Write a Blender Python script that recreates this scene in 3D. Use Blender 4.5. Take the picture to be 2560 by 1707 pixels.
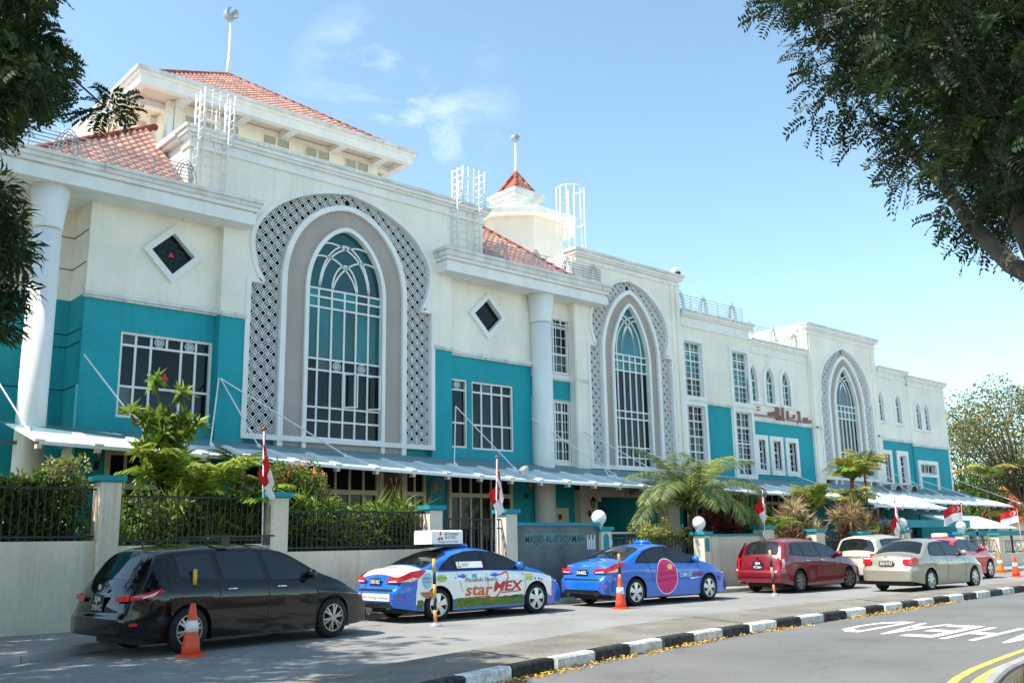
import bpy, bmesh, math, random
import numpy as np
from mathutils import Vector, Matrix
from mathutils.geometry import tessellate_polygon
R = math.radians
random.seed(7); rng = np.random.default_rng(7)
scene = bpy.context.scene
COL = scene.collection
for o in list(bpy.data.objects): bpy.data.objects.remove(o)

# ---------------------------------------------------------------- camera
# world: X runs along the facade to the right, Y into the building, Z up; metres
EYE = Vector((0, 0, 1.6))
YAW, PITCH, ROLL = R(48.0), R(11.95), R(1.0)
fh = Vector((math.cos(YAW), math.sin(YAW), 0)); rh = Vector((math.sin(YAW), -math.cos(YAW), 0)); up = Vector((0, 0, 1))
fw = fh*math.cos(PITCH)+up*math.sin(PITCH); uu = up*math.cos(PITCH)-fh*math.sin(PITCH)
cr, cu = rh*math.cos(ROLL)-uu*math.sin(ROLL), uu*math.cos(ROLL)+rh*math.sin(ROLL)
cam_d = bpy.data.cameras.new('camera'); cam = bpy.data.objects.new('camera', cam_d); COL.objects.link(cam)
cam_d.sensor_width = 36; cam_d.lens = 2380/2560*36; cam_d.clip_start = .1; cam_d.clip_end = 3000
m = Matrix((cr, cu, -fw)).transposed().to_4x4(); m.translation = EYE; cam.matrix_world = m
scene.camera = cam

# ---------------------------------------------------------------- sky and sun
SUN = Vector((-.64, .27, 1.0)).normalized()      # towards the sun: behind the facade, from the left
elev = math.asin(SUN.z); az = math.atan2(SUN.x, SUN.y)
w = bpy.data.worlds.new('World'); scene.world = w; w.use_nodes = True
nt = w.node_tree; nt.nodes.clear()
def N(t, **k):
    n = nt.nodes.new(t)
    for a, b in k.items(): setattr(n, a, b)
    return n
sky = N('ShaderNodeTexSky', sky_type='NISHITA', sun_disc=False, sun_elevation=elev, sun_rotation=az, air_density=.82, dust_density=.4, ozone_density=.9, altitude=10)
tc = N('ShaderNodeTexCoord'); mp = N('ShaderNodeMapping'); mp.inputs['Scale'].default_value = (4.2, 4.2, 9.5); mp.inputs['Location'].default_value = (1.35, .4, .8)
n1 = N('ShaderNodeTexNoise'); n1.inputs['Scale'].default_value = 1.6; n1.inputs['Detail'].default_value = 9; n1.inputs['Roughness'].default_value = .62; n1.inputs['Distortion'].default_value = .5
rp = N('ShaderNodeValToRGB'); rp.color_ramp.elements[0].position = .46; rp.color_ramp.elements[1].position = .80
rp.color_ramp.elements[1].color = (.6, .6, .6, 1)
mx = N('ShaderNodeMix', data_type='RGBA'); mx.inputs['B'].default_value = (6.6, 7.0, 7.4, 1)
hs = N('ShaderNodeHueSaturation'); hs.inputs['Saturation'].default_value = .93
bg = N('ShaderNodeBackground'); bg.inputs['Strength'].default_value = .145
wo = N('ShaderNodeOutputWorld')
L = nt.links.new
L(tc.outputs['Generated'], mp.inputs['Vector']); L(mp.outputs[0], n1.inputs['Vector']); L(n1.outputs['Fac'], rp.inputs[0])
tn = N('ShaderNodeMix', data_type='RGBA', blend_type='MULTIPLY'); tn.inputs['Factor'].default_value = 1; tn.inputs['B'].default_value = (.93, 1.05, .96, 1)
L(sky.outputs[0], hs.inputs['Color']); L(hs.outputs[0], tn.inputs['A']); L(tn.outputs['Result'], mx.inputs['A']); CD = (fw+cr*((1000-1280)/2380)-cu*((285-853.5)/2380)).normalized()      # the one bank of thin cloud
dt = N('ShaderNodeVectorMath', operation='DISTANCE'); dt.inputs[1].default_value = CD; L(tc.outputs['Generated'], dt.inputs[0])
fr_ = N('ShaderNodeMapRange'); fr_.inputs['From Min'].default_value = .02; fr_.inputs['From Max'].default_value = .125; fr_.inputs['To Min'].default_value = 1; fr_.inputs['To Max'].default_value = .0; L(dt.outputs['Value'], fr_.inputs['Value'])
mu = N('ShaderNodeMath', operation='MULTIPLY'); L(rp.outputs[0], mu.inputs[0]); L(fr_.outputs[0], mu.inputs[1]); L(mu.outputs[0], mx.inputs['Factor']); L(mx.outputs['Result'], bg.inputs['Color']); L(bg.outputs[0], wo.inputs[0])
sd = bpy.data.lights.new('sun', 'SUN'); sun = bpy.data.objects.new('sun', sd); COL.objects.link(sun)
sd.energy = 3.8; sd.angle = R(.5); sd.color = (1, .955, .88)
sun.rotation_euler = (-SUN).to_track_quat('-Z', 'Y').to_euler(); sun.location = SUN*80
scene.view_settings.view_transform = 'Standard'; scene.view_settings.look = 'None'
scene.view_settings.gamma = 1; scene.view_settings.exposure = 1.2; scene.view_settings.use_curve_mapping = False

# ---------------------------------------------------------------- materials
MT = {}
def mat(name, col, rough=.7, var=.12, scale=2.0, bump=0, bscale=40, spec=.3, metal=0, coat=0, streak=0, island=0, transl=0, grime=0, gscale=0, orand=0, drip=0, stain=0, crack=0):
    if name in MT: return MT[name]
    m = bpy.data.materials.new(name); m.use_nodes = True; t = m.node_tree; t.nodes.clear(); l = t.links.new
    def n(k, **kw):
        q = t.nodes.new(k)
        for a, b in kw.items(): setattr(q, a, b)
        return q
    out = n('ShaderNodeOutputMaterial'); b = n('ShaderNodeBsdfPrincipled')
    b.inputs['Roughness'].default_value = rough; b.inputs['Metallic'].default_value = metal; b.inputs['Specular IOR Level'].default_value = spec
    b.inputs['Coat Weight'].default_value = coat; b.inputs['Coat Roughness'].default_value = .03
    tcn = n('ShaderNodeTexCoord'); pos = n('ShaderNodeNewGeometry')
    src = pos.outputs['Position']
    cur = None
    def mixmul(prev, facsock, lo, hi):
        mr = n('ShaderNodeMapRange'); mr.inputs['To Min'].default_value = lo; mr.inputs['To Max'].default_value = hi
        mr.inputs['From Min'].default_value = .3; mr.inputs['From Max'].default_value = .7; l(facsock, mr.inputs['Value'])
        x = n('ShaderNodeMix', data_type='RGBA', blend_type='MULTIPLY'); x.inputs['Factor'].default_value = 1
        if prev is None: x.inputs['A'].default_value = (*col, 1)
        else: l(prev, x.inputs['A'])
        l(mr.outputs[0], x.inputs['B']); return x.outputs['Result']
    if var:
        z = n('ShaderNodeTexNoise'); z.inputs['Scale'].default_value = scale; z.inputs['Detail'].default_value = 6; l(src, z.inputs['Vector'])
        cur = mixmul(cur, z.outputs['Fac'], 1-var, 1+var*.6)
    if streak:
        mpn = n('ShaderNodeMapping'); mpn.inputs['Scale'].default_value = (1.7, 1.7, .16); l(src, mpn.inputs['Vector'])
        z = n('ShaderNodeTexNoise'); z.inputs['Scale'].default_value = 1.2; z.inputs['Detail'].default_value = 8; z.inputs['Roughness'].default_value = .7; l(mpn.outputs[0], z.inputs['Vector'])
        cur = mixmul(cur, z.outputs['Fac'], 1-streak, 1.0+streak*.25)
    def thresh(prev, sock, a, b_, amt):
        mr = n('ShaderNodeMapRange'); mr.inputs['From Min'].default_value = a; mr.inputs['From Max'].default_value = b_; mr.inputs['To Min'].default_value = 1; mr.inputs['To Max'].default_value = 1-amt; l(sock, mr.inputs['Value'])
        x = n('ShaderNodeMix', data_type='RGBA', blend_type='MULTIPLY'); x.inputs['Factor'].default_value = 1
        if prev is None: x.inputs['A'].default_value = (*col, 1)
        else: l(prev, x.inputs['A'])
        l(mr.outputs[0], x.inputs['B']); return x.outputs['Result']
    if drip:     # sparse run-off streaks
        mpn = n('ShaderNodeMapping'); mpn.inputs['Scale'].default_value = (7, 7, .22); l(src, mpn.inputs['Vector'])
        z = n('ShaderNodeTexNoise'); z.inputs['Scale'].default_value = 1.; z.inputs['Detail'].default_value = 4; l(mpn.outputs[0], z.inputs['Vector'])
        cur = thresh(cur, z.outputs['Fac'], .58, .74, drip)
    if stain:    # oil and damp patches
        z = n('ShaderNodeTexNoise'); z.inputs['Scale'].default_value = .8; z.inputs['Detail'].default_value = 7; z.inputs['Roughness'].default_value = .65; l(src, z.inputs['Vector'])
        cur = thresh(cur, z.outputs['Fac'], .54, .70, stain)
    if crack:
        z = n('ShaderNodeTexNoise'); z.inputs['Scale'].default_value = 1.6; z.inputs['Detail'].default_value = 4; l(src, z.inputs['Vector'])
        va = n('ShaderNodeVectorMath', operation='ADD'); l(src, va.inputs[0]); l(z.outputs['Color'], va.inputs[1])
        vo = n('ShaderNodeTexVoronoi', feature='DISTANCE_TO_EDGE'); vo.inputs['Scale'].default_value = .38; l(va.outputs[0], vo.inputs['Vector'])
        cur = thresh(cur, vo.outputs['Distance'], .009, .003, crack)
    if grime:
        z = n('ShaderNodeTexNoise'); z.inputs['Scale'].default_value = gscale or bscale*2.2; z.inputs['Detail'].default_value = 5; l(src, z.inputs['Vector'])
        cur = mixmul(cur, z.outputs['Fac'], 1-grime, 1+grime)
    if island:
        mr = n('ShaderNodeMapRange'); mr.inputs['To Min'].default_value = 1-island; mr.inputs['To Max'].default_value = 1+island
        l(pos.outputs['Random Per Island'], mr.inputs['Value'])
        x = n('ShaderNodeMix', data_type='RGBA', blend_type='MULTIPLY'); x.inputs['Factor'].default_value = 1
        if cur is None: x.inputs['A'].default_value = (*col, 1)
        else: l(cur, x.inputs['A'])
        l(mr.outputs[0], x.inputs['B']); cur = x.outputs['Result']
    if orand:
        oi = n('ShaderNodeObjectInfo'); mr = n('ShaderNodeMapRange'); mr.inputs['To Min'].default_value = 1-orand; mr.inputs['To Max'].default_value = 1+orand*1.6; l(oi.outputs['Random'], mr.inputs['Value'])
        x = n('ShaderNodeMix', data_type='RGBA', blend_type='MULTIPLY'); x.inputs['Factor'].default_value = 1
        if cur is None: x.inputs['A'].default_value = (*col, 1)
        else: l(cur, x.inputs['A'])
        l(mr.outputs[0], x.inputs['B']); cur = x.outputs['Result']
    if cur is None: b.inputs['Base Color'].default_value = (*col, 1)
    else: l(cur, b.inputs['Base Color'])
    if bump:
        z = n('ShaderNodeTexNoise'); z.inputs['Scale'].default_value = bscale; z.inputs['Detail'].default_value = 4; l(src, z.inputs['Vector'])
        bp = n('ShaderNodeBump'); bp.inputs['Strength'].default_value = bump; bp.inputs['Distance'].default_value = .02
        l(z.outputs['Fac'], bp.inputs['Height']); l(bp.outputs[0], b.inputs['Normal'])
    if transl:
        tr = n('ShaderNodeBsdfTranslucent'); ms = n('ShaderNodeMixShader'); ms.inputs[0].default_value = transl
        if cur is None: tr.inputs['Color'].default_value = (*col, 1)
        else: l(cur, tr.inputs['Color'])
        l(b.outputs[0], ms.inputs[1]); l(tr.outputs[0], ms.inputs[2]); l(ms.outputs[0], out.inputs[0])
    else: l(b.outputs[0], out.inputs[0])
    MT[name] = m; return m
stucco = mat('stucco', (.90, .85, .74), .85, .09, .7, .12, 60, .2, streak=.06, grime=.03, gscale=9, drip=.07)
trim = mat('white_trim', (.87, .86, .82), .7, .06, 1.5, .05, 60, .25, streak=.10)
trimdirty = mat('weathered_trim', (.80, .79, .75), .8, .14, 2.2, .08, 60, .2, streak=.2, drip=.3)
teal = mat('teal_paint', (.020, .335, .385), .75, .10, .7, .1, 60, .25, streak=.08, grime=.04, gscale=8, drip=.13)
teald = mat('teal_cap', (.01, .25, .30), .6, .1, 2, .05, 60, .3)
greyp = mat('taupe_plaster', (.43, .375, .335), .85, .07, .9, .12, 60, .2, streak=.1)
beige = mat('beige_paint', (.72, .63, .49), .8, .08, 1.2, .08, 60, .2, streak=.1)
wallp = mat('perimeter_paint', (.72, .63, .49), .85, .12, .9, .15, 50, .2, streak=.14, grime=.06, gscale=10, drip=.2)
tilem = mat('clay_tile', (.66, .345, .265), .75, .22, 1.3, .1, 30, .25, island=.22, orand=.14)
tiled = mat('ridge_tile', (.30, .085, .06), .8, .3, 2, .1, 30, .2, island=.2)
frame = mat('window_frame_white', (.80, .80, .77), .5, .06, 4, 0, 0, .4)
cream = mat('cream_frame', (.62, .53, .40), .5, .08, 4, 0, 0, .4)
lattm = mat('lattice_white', (.78, .78, .75), .7, .08, 3, 0, 0, .3)
lattb = mat('lattice_backing', (.004, .012, .012), .35, .2, 3, 0, 0, .2)
glass = mat('dark_glass', (.003, .010, .012), .03, .3, .8, 0, 0, .25, orand=.8)
glasst = mat('teal_glass', (.009, .125, .132), .04, .4, .5, 0, 0, .5, orand=.5)  # teal tint, strengthened to stand in for sky reflected in upper panes
glassp = mat('pale_glass', (.055, .075, .07), .05, .4, 2.5, 0, 0, .4, orand=.4, streak=.3)  # paler pane colour, dealt out at random
glassg = mat('shop_glass', (.010, .011, .010), .05, .3, .8, 0, 0, .2)
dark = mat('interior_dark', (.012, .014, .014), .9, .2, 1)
metalw = mat('white_metal', (.80, .80, .79), .45, .06, 3, 0, 0, .4)
metalg = mat('galvanised_rail', (.42, .43, .44), .4, .1, 5, 0, 0, .5, metal=.5)
canb = mat('canopy_shaded_sheet', (.15, .265, .285), .5, .12, 1.1, 0, 0, .4, streak=.05)  # blue-grey back sheet, darkened for the building's shadow over it
canf = mat('canopy_sunlit_sheet', (.55, .66, .66), .45, .08, 1.5, 0, 0, .4)  # front sheet, its sunlit white put into the colour
iron = mat('black_iron', (.015, .017, .02), .5, .2, 6, 0, 0, .4)
asph = mat('asphalt_near', (.158, .156, .148), .9, .16, .45, .35, 90, .25, grime=.2, gscale=45, stain=.14, crack=.16)
asph2 = mat('asphalt_service', (.25, .245, .23), .9, .18, .5, .3, 90, .2, grime=.16, gscale=40, stain=.2, crack=.18)
conc = mat('median_concrete', (.20, .183, .152), .9, .3, 1.2, .4, 70, .2, grime=.3, gscale=22)
pave = mat('pavement_concrete', (.31, .30, .27), .9, .18, .8, .3, 60, .2, grime=.12)
kerbw = mat('kerb_white', (.60, .59, .54), .8, .3, 4, .2, 60, .25, grime=.25, gscale=16, orand=.12)
kerbb = mat('kerb_black', (.035, .035, .036), .8, .5, 4, .2, 60, .25, grime=.6, gscale=16, orand=.3)
kerbg = mat('kerb_grey', (.33, .32, .30), .9, .2, 2, .2, 60, .2, grime=.1)
roadw = mat('road_white', (.70, .70, .66), .8, .2, 2.5, .1, 80, .25, grime=.22, gscale=30)
roady = mat('road_yellow', (.72, .47, .09), .8, .14, 2.5, .1, 80, .25, grime=.1)
soil = mat('ground_earth', (.10, .085, .06), .95, .3, .6, .4, 20, .1); drygr = mat('dry_ground', (.33, .30, .24), .95, .25, .3, .3, 20, .1)
grassm = mat('grass_blade', (.075, .12, .022), .7, .3, 1, 0, 0, .2, island=.35, transl=.3)
bark = mat('bark', (.105, .09, .07), .9, .35, 3, .5, 14, .15)
barkd = mat('bark_dark', (.075, .06, .048), .9, .35, 3, .5, 14, .15)
globe = mat('globe_opal', (.82, .81, .78), .3, .02, 1, 0, 0, .5)
rubber = mat('rubber', (.014, .014, .015), .75, .2, 8, 0, 0, .3)
chrome = mat('chrome', (.75, .75, .76), .15, 0, 1, metal=1)
blackp = mat('black_plastic', (.013, .013, .014), .45, .1, 5, 0, 0, .4)
signg = mat('granite_sign', (.135, .16, .15), .45, .2, 2.5, .05, 60, .35, streak=.35)

# ---------------------------------------------------------------- mesh helpers
class MB:
    def __init__(s): s.v = []; s.f = []
    def add(s, vs, fs):
        o = len(s.v); s.v += [tuple(p) for p in vs]; s.f += [tuple(i+o for i in q) for q in fs]; return s
    def box(s, x0, x1, y0, y1, z0, z1):
        return s.add([(x0,y0,z0),(x1,y0,z0),(x1,y1,z0),(x0,y1,z0),(x0,y0,z1),(x1,y0,z1),(x1,y1,z1),(x0,y1,z1)],
                     [(0,3,2,1),(4,5,6,7),(0,1,5,4),(1,2,6,5),(2,3,7,6),(3,0,4,7)])
    def bar(s, p, q, w, d=None, upv=(0,0,1)):
        p = Vector(p); q = Vector(q); d = w if d is None else d; a = (q-p)
        if a.length < 1e-6: return s
        a.normalize(); u = Vector(upv)
        if abs(a.dot(u)) > .98: u = Vector((0,1,0)) if abs(a.y) < .9 else Vector((1,0,0))
        x = a.cross(u).normalized()*w/2; y = x.cross(a).normalized()*d/2
        vs = [p-x-y, p+x-y, p+x+y, p-x+y, q-x-y, q+x-y, q+x+y, q-x+y]
        return s.add(vs, [(0,3,2,1),(4,5,6,7),(0,1,5,4),(1,2,6,5),(2,3,7,6),(3,0,4,7)])
    def tube(s, pts, r, n=8, cap=True):
        pts = [Vector(p) for p in pts]; rr = r if isinstance(r, (list, tuple)) else [r]*len(pts); o = []; prev = None
        for i, p in enumerate(pts):
            t = (pts[min(i+1, len(pts)-1)]-pts[max(i-1, 0)]).normalized()
            if prev is None: u = t.orthogonal().normalized()
            else: u = (prev-t*prev.dot(t)); u = u.normalized() if u.length > 1e-5 else t.orthogonal().normalized()
            prev = u; v = t.cross(u)
            o += [p+(u*math.cos(2*math.pi*k/n)+v*math.sin(2*math.pi*k/n))*rr[i] for k in range(n)]
        fs = [(i*n+k, i*n+(k+1)%n, (i+1)*n+(k+1)%n, (i+1)*n+k) for i in range(len(pts)-1) for k in range(n)]
        if cap: fs += [tuple(reversed(range(n))), tuple(range((len(pts)-1)*n, len(pts)*n))]
        return s.add(o, fs)
    def lathe(s, prof, n=20, c=(0,0,0)):
        vs = [(c[0]+r*math.cos(2*math.pi*k/n), c[1]+r*math.sin(2*math.pi*k/n), c[2]+z) for r, z in prof for k in range(n)]
        fs = [(i*n+k, i*n+(k+1)%n, (i+1)*n+(k+1)%n, (i+1)*n+k) for i in range(len(prof)-1) for k in range(n)]
        fs += [tuple(reversed(range(n))), tuple(range((len(prof)-1)*n, len(prof)*n))]
        return s.add(vs, fs)
    def prism(s, poly, y0, y1, holes=(), back=False):
        """polygon in (x,z) extruded from y0 (front) to y1, with holes"""
        rings = [list(poly)]+[list(h) for h in holes]
        tri = tessellate_polygon([[Vector((a, b, 0)) for a, b in r] for r in rings])
        flat = [p for r in rings for p in r]; o = len(s.v)
        s.v += [(a, y0, b) for a, b in flat]; s.v += [(a, y1, b) for a, b in flat]; n = len(flat)
        for t in tri:
            a, b, c = [flat[i] for i in t]
            cr_ = (b[0]-a[0])*(c[1]-a[1])-(b[1]-a[1])*(c[0]-a[0])
            if abs(cr_) < 1e-10: continue
            t = t if cr_ > 0 else (t[0], t[2], t[1])
            s.f.append(tuple(i+o for i in t))
            if back: s.f.append(tuple(i+o+n for i in reversed(t)))
        k = 0
        for r in rings:
            m_ = len(r)
            for i in range(m_):
                j = (i+1) % m_; s.f.append((o+k+i, o+k+j, o+n+k+j, o+n+k+i))
            k += m_
        return s
    def strip(s, pts, wd, y0, y1, closed=False):
        """flat band of width wd along a polyline in (x,z), extruded in y"""
        P = [Vector((a, b)) for a, b in pts]; n = len(P); inn = []; out = []
        for i in range(n):
            a = P[(i-1) % n] if closed or i > 0 else P[i]; b = P[(i+1) % n] if closed or i < n-1 else P[i]
            t1 = (P[i]-a); t2 = (b-P[i]); t1 = t1.normalized() if t1.length > 1e-6 else t2.normalized(); t2 = t2.normalized() if t2.length > 1e-6 else t1
            n1_ = Vector((-t1.y, t1.x)); n2_ = Vector((-t2.y, t2.x)); nn = (n1_+n2_); nn = nn.normalized() if nn.length > 1e-6 else n1_
            k = min(1.8, 1/max(.5, nn.dot(n1_))); out.append(P[i]+nn*wd/2*k); inn.append(P[i]-nn*wd/2*k)
        o = len(s.v)
        for q in (out, inn):
            s.v += [(p.x, y0, p.y) for p in q]; s.v += [(p.x, y1, p.y) for p in q]
        def I(r, b, i): return o+r*2*n+b*n+(i % n)
        for i in range(n if closed else n-1):
            s.f += [(I(0,0,i), I(1,0,i), I(1,0,i+1), I(0,0,i+1)), (I(0,0,i), I(0,0,i+1), I(0,1,i+1), I(0,1,i)), (I(1,0,i), I(1,1,i), I(1,1,i+1), I(1,0,i+1))]
        if not closed:
            for i in (0, n-1): s.f.append((I(0,0,i), I(0,1,i), I(1,1,i), I(1,0,i)))
        return s
    def mesh(s, name, smooth=False, fix=True):
        me = bpy.data.meshes.new(name); me.from_pydata([tuple(p) for p in s.v], [], s.f)
        if fix:
            bm = bmesh.new(); bm.from_mesh(me); bmesh.ops.recalc_face_normals(bm, faces=bm.faces); bm.to_mesh(me); bm.free()
        if smooth: me.polygons.foreach_set('use_smooth', [True]*len(me.polygons))
        me.update(); return me
    def build(s, name, m, parent=None, smooth=False, loc=None, fix=True):
        me = s.mesh(name, smooth, fix); me.materials.append(m); return put(name, me, parent, loc)
def put(name, me, parent=None, loc=None, rot=None, scale=None):
    o = bpy.data.objects.new(name, me); COL.objects.link(o)
    if parent: o.parent = parent
    if loc: o.location = loc
    if rot: o.rotation_euler = rot
    if scale: o.scale = scale
    return o
def tag(o, label, cat, group=None):
    o['label'] = label; o['category'] = cat
    if group: o['group'] = group
    return o
def struct(o): o['kind'] = 'structure'; return o
def stuff(o): o['kind'] = 'stuff'; return o
def empty(name, loc=(0,0,0), rz=0):
    o = bpy.data.objects.new(name, None); COL.objects.link(o); o.location = loc; o.rotation_euler = (0, 0, rz); o.empty_display_size = .3; return o
def rect(x0, x1, z0, z1): return [(x0,z0),(x1,z0),(x1,z1),(x0,z1)]
def chaikin(p, it=2, closed=True):
    for _ in range(it):
        q = []; n = len(p)
        for i in range(n if closed else n-1):
            a, b = p[i], p[(i+1) % n]; q += [(a[0]*.75+b[0]*.25, a[1]*.75+b[1]*.25), (a[0]*.25+b[0]*.75, a[1]*.25+b[1]*.75)]
        p = q if closed else [p[0]]+q+[p[-1]]
    return p
def text_geo(txt, size=1, align='LEFT', bold=0, space=1, res=2):
    c = bpy.data.curves.new('txt', 'FONT'); c.body = txt; c.size = size; c.align_x = align; c.offset = bold; c.space_character = space; c.resolution_u = res
    c.fill_mode = 'FRONT' if hasattr(c, 'fill_mode') else c.fill_mode
    o = bpy.data.objects.new('txt', c); COL.objects.link(o); dg = bpy.context.evaluated_depsgraph_get(); me = bpy.data.meshes.new_from_object(o.evaluated_get(dg))
    vs = [tuple(v.co) for v in me.vertices]; fs = [tuple(p.vertices) for p in me.polygons]
    bpy.data.objects.remove(o); bpy.data.curves.remove(c); bpy.data.meshes.remove(me); return vs, fs
def text_width(vs): return (min(v[0] for v in vs), max(v[0] for v in vs))
def ray(u, v): return fw+cr*((u-1280)/2380)-cu*((v-853.5)/2380)

# ================================================================ SETTING: ground, roads, pavements
g = MB(); g.add([(-900,-900,-.06),(900,-900,-.06),(900,900,-.06),(-900,900,-.06)], [(0,1,2,3)])
struct(g.build('ground', drygr))
def smooth_line(pts, step=.6):
    P = [Vector((a, b)) for a, b in pts]; out = []
    for i in range(len(P)-1):
        p0 = P[max(i-1,0)]; p1 = P[i]; p2 = P[i+1]; p3 = P[min(i+2,len(P)-1)]; n = max(2, int((p2-p1).length/step))
        for k in range(n):
            t = k/n; out.append(.5*((2*p1)+(p2-p0)*t+(2*p0-5*p1+4*p2-p3)*t*t+(3*p1-p0-3*p2+p3)*t**3))
    out.append(P[-1]); return out
FRONT = smooth_line([(-30,-6.5),(-12,1.2),(-3,4.9),(2,6.9),(6.5,8.55),(9.6,9.3),(12.5,9.82),(15.3,10.15),(18.7,10.42),(22.4,10.72),(27.4,11.05),(33,11.3),(45,11.6),(70,11.2),(110,9)])   # kerb face of the median
BACK = smooth_line([(-30,-3.5),(-12,4.2),(-2,7.8),(2.5,9.1),(5.6,10.05),(9.1,10.95),(11.4,11.45),(14,11.95),(18.5,12.35),(22.5,12.45),(33,12.6),(45,12.75),(70,12.4),(110,10.2)])   # far edge of the median
KERB = smooth_line([(-30,8.5),(-12,11.2),(0,14.3),(2,14.95),(4.5,15.75),(6.3,16.9),(8.5,17.8),(12,18.55),(16,18.6),(20,18.45),(25,18.1),(31,17.6),(40,17.45),(70,17.2),(110,16)])   # kerb of the pavement
NEARS = smooth_line([(-30,-16),(-5,-2.2),(4,1.9),(8,3.5),(11.3,4.62),(13.2,4.98),(16,5.3),(20,5.6),(28,6.0),(45,6.4),(70,6),(110,4)])   # verge edge
def sheet(a, b, z):
    mb = MB(); n = 160
    def samp(p):
        d = [0]
        for i in range(1, len(p)): d.append(d[-1]+(p[i]-p[i-1]).length)
        xs = np.interp(np.linspace(0, d[-1], n), d, [q.x for q in p]); ys = np.interp(np.linspace(0, d[-1], n), d, [q.y for q in p]); return list(zip(xs, ys))
    A, B = samp(a), samp(b)
    mb.add([(x,y,z) for x,y in A]+[(x,y,z) for x,y in B], [(i,i+1,n+i+1,n+i) for i in range(n-1)]); return mb
struct(sheet(NEARS, FRONT, 0).build('road', asph))
struct(sheet(BACK, KERB, .004).build('service_road', asph2))
def shiftline(p, d):
    o = []
    for i, q in enumerate(p):
        t = (p[min(i+1,len(p)-1)]-p[max(i-1,0)]).normalized(); o.append(q+Vector((-t.y, t.x))*d)
    return o
# the raised median: slabs with open joints between them
med = MB(); KIN = shiftline(FRONT, .16)
mo = sheet(KIN, BACK, .135)
med.v += mo.v; med.f += mo.f
n_ = 160; med.add([(x,y,-.02) for x,y,_ in mo.v[n_:]], []); k0 = n_; k1 = 2*n_
med.f += [(k0+i, k0+i+1, k1+i+1, k1+i) for i in range(n_-1)]
median = struct(med.build('median_pavement', conc))
jm = MB()
for (a, b) in (((8.90,10.85),(8.75,9.5)), ((15.43,11.98),(14.80,10.35)), ((22.19,12.3),(21.0,10.85)), ((4.9,9.8),(5.4,8.45)), ((29,12.4),(28.2,11.35))):
    jm.bar((a[0],a[1],.137),(b[0],b[1],.137),.035,.006)
jm.build('expansion_joint', kerbb, median)
# kerb stones, painted black and white by turns
def kerb_run(line, start, end, length, mats, parent, h=.16, wd=.17, z0=-.02, gap=.012, every=0):
    d = [0]
    for i in range(1, len(line)): d.append(d[-1]+(line[i]-line[i-1]).length)
    xs = [q.x for q in line]; ys = [q.y for q in line]
    s0 = float(np.interp(start, xs, d)); s1 = float(np.interp(end, xs, d)); k = 0; s = s0
    def at(t): return Vector((float(np.interp(t, d, xs)), float(np.interp(t, d, ys))))
    while s < s1:
        e = s+length; k += 1
        a, b = at(s+gap), at(e-gap); mid = at((s+e)/2); t = (b-a).normalized(); nn = Vector((-t.y, t.x)); mb = MB(); ch = .025; hj = h+random.uniform(-.004,.004)
        prof = [(0,z0),(0,hj-ch),(ch,hj),(wd,hj),(wd,z0)]; vs = []
        for p in (a, mid, b): vs += [(p.x+nn.x*o, p.y+nn.y*o, z) for o, z in prof]
        fs = [(r*5+i, r*5+i+1, (r+1)*5+i+1, (r+1)*5+i) for r in range(2) for i in range(4)]+[(0,1,2,3,4),(10,11,12,13,14)]
        mb.add(vs, fs); mb.build('kerb_stone', mats[k % len(mats)], parent); s = e
        if every and k % every == 0: s += .06
kerb_run(FRONT, 3.5, 62, .93, [kerbb, kerbw], median, every=3)
# pavement behind the parked cars
pv = MB(); KB = shiftline(KERB, .15); WL = [Vector((x, 19.15)) for x in np.linspace(-30, 110, 60)]
WL = smooth_line([(-30,15.5),(-12,18),(0,19.15),(20,19.15),(50,19.15),(80,19),(110,18)])
po = sheet(KB, WL, .13); pv.v += po.v; pv.f += po.f
pavem = struct(pv.build('pavement', pave))
kerb_run(KERB, -2, 60, .95, [kerbg], pavem, h=.135, wd=.15)
# garden ground behind the perimeter wall
gd = MB(); gd.add([(-20,19.4,.1),(70,19.4,.1),(70,25,.1),(-20,25,.1)], [(0,1,2,3)]); struct(gd.build('garden_ground', soil))
# verge with grass at the near right
vg = sheet(shiftline(NEARS, -6), NEARS, .05); verge = struct(vg.build('verge', soil))
kb = MB()
kerb_run(NEARS, 6, 30, .9, [kerbg], verge, h=.1, wd=.12)
def leaf_mesh(name, C, D, Nn, Ln, Wd, m, bend=.0):
    """many diamond-shaped leaves: base C, direction D, normal Nn, length Ln, width Wd (arrays)"""
    C = np.asarray(C, float); n = len(C); D = np.asarray(D, float); D /= np.linalg.norm(D, axis=1)[:,None]+1e-9
    S = np.cross(D, Nn); S /= np.linalg.norm(S, axis=1)[:,None]+1e-9; Nn = np.cross(S, D)
    Ln = np.broadcast_to(Ln, n)[:,None]; Wd = np.broadcast_to(Wd, n)[:,None]
    V = np.empty((n,4,3)); V[:,0] = C; V[:,1] = C+D*Ln*.45+S*Wd*.5+Nn*Ln*.06; V[:,2] = C+D*Ln-Nn*Ln*bend; V[:,3] = C+D*Ln*.45-S*Wd*.5+Nn*Ln*.06
    me = bpy.data.meshes.new(name); me.vertices.add(n*4); me.vertices.foreach_set('co', V.ravel()); me.loops.add(n*4)
    me.loops.foreach_set('vertex_index', np.arange(n*4)); me.polygons.add(n); me.polygons.foreach_set('loop_start', np.arange(n)*4)
    me.update(); me.validate(); me.materials.append(m); return me
n = 9000; tx = rng.uniform(9, 24, n); ty = np.interp(tx, [p.x for p in NEARS], [p.y for p in NEARS])-rng.uniform(.13, 2.6, n)
stuff(put('grass', leaf_mesh('grass', np.c_[tx, ty, np.full(n,.04)], np.c_[rng.normal(0,.35,n), rng.normal(0,.35,n), np.ones(n)], rng.normal(0,1,(n,3)), rng.uniform(.04,.11,n), .012, grassm)))
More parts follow.
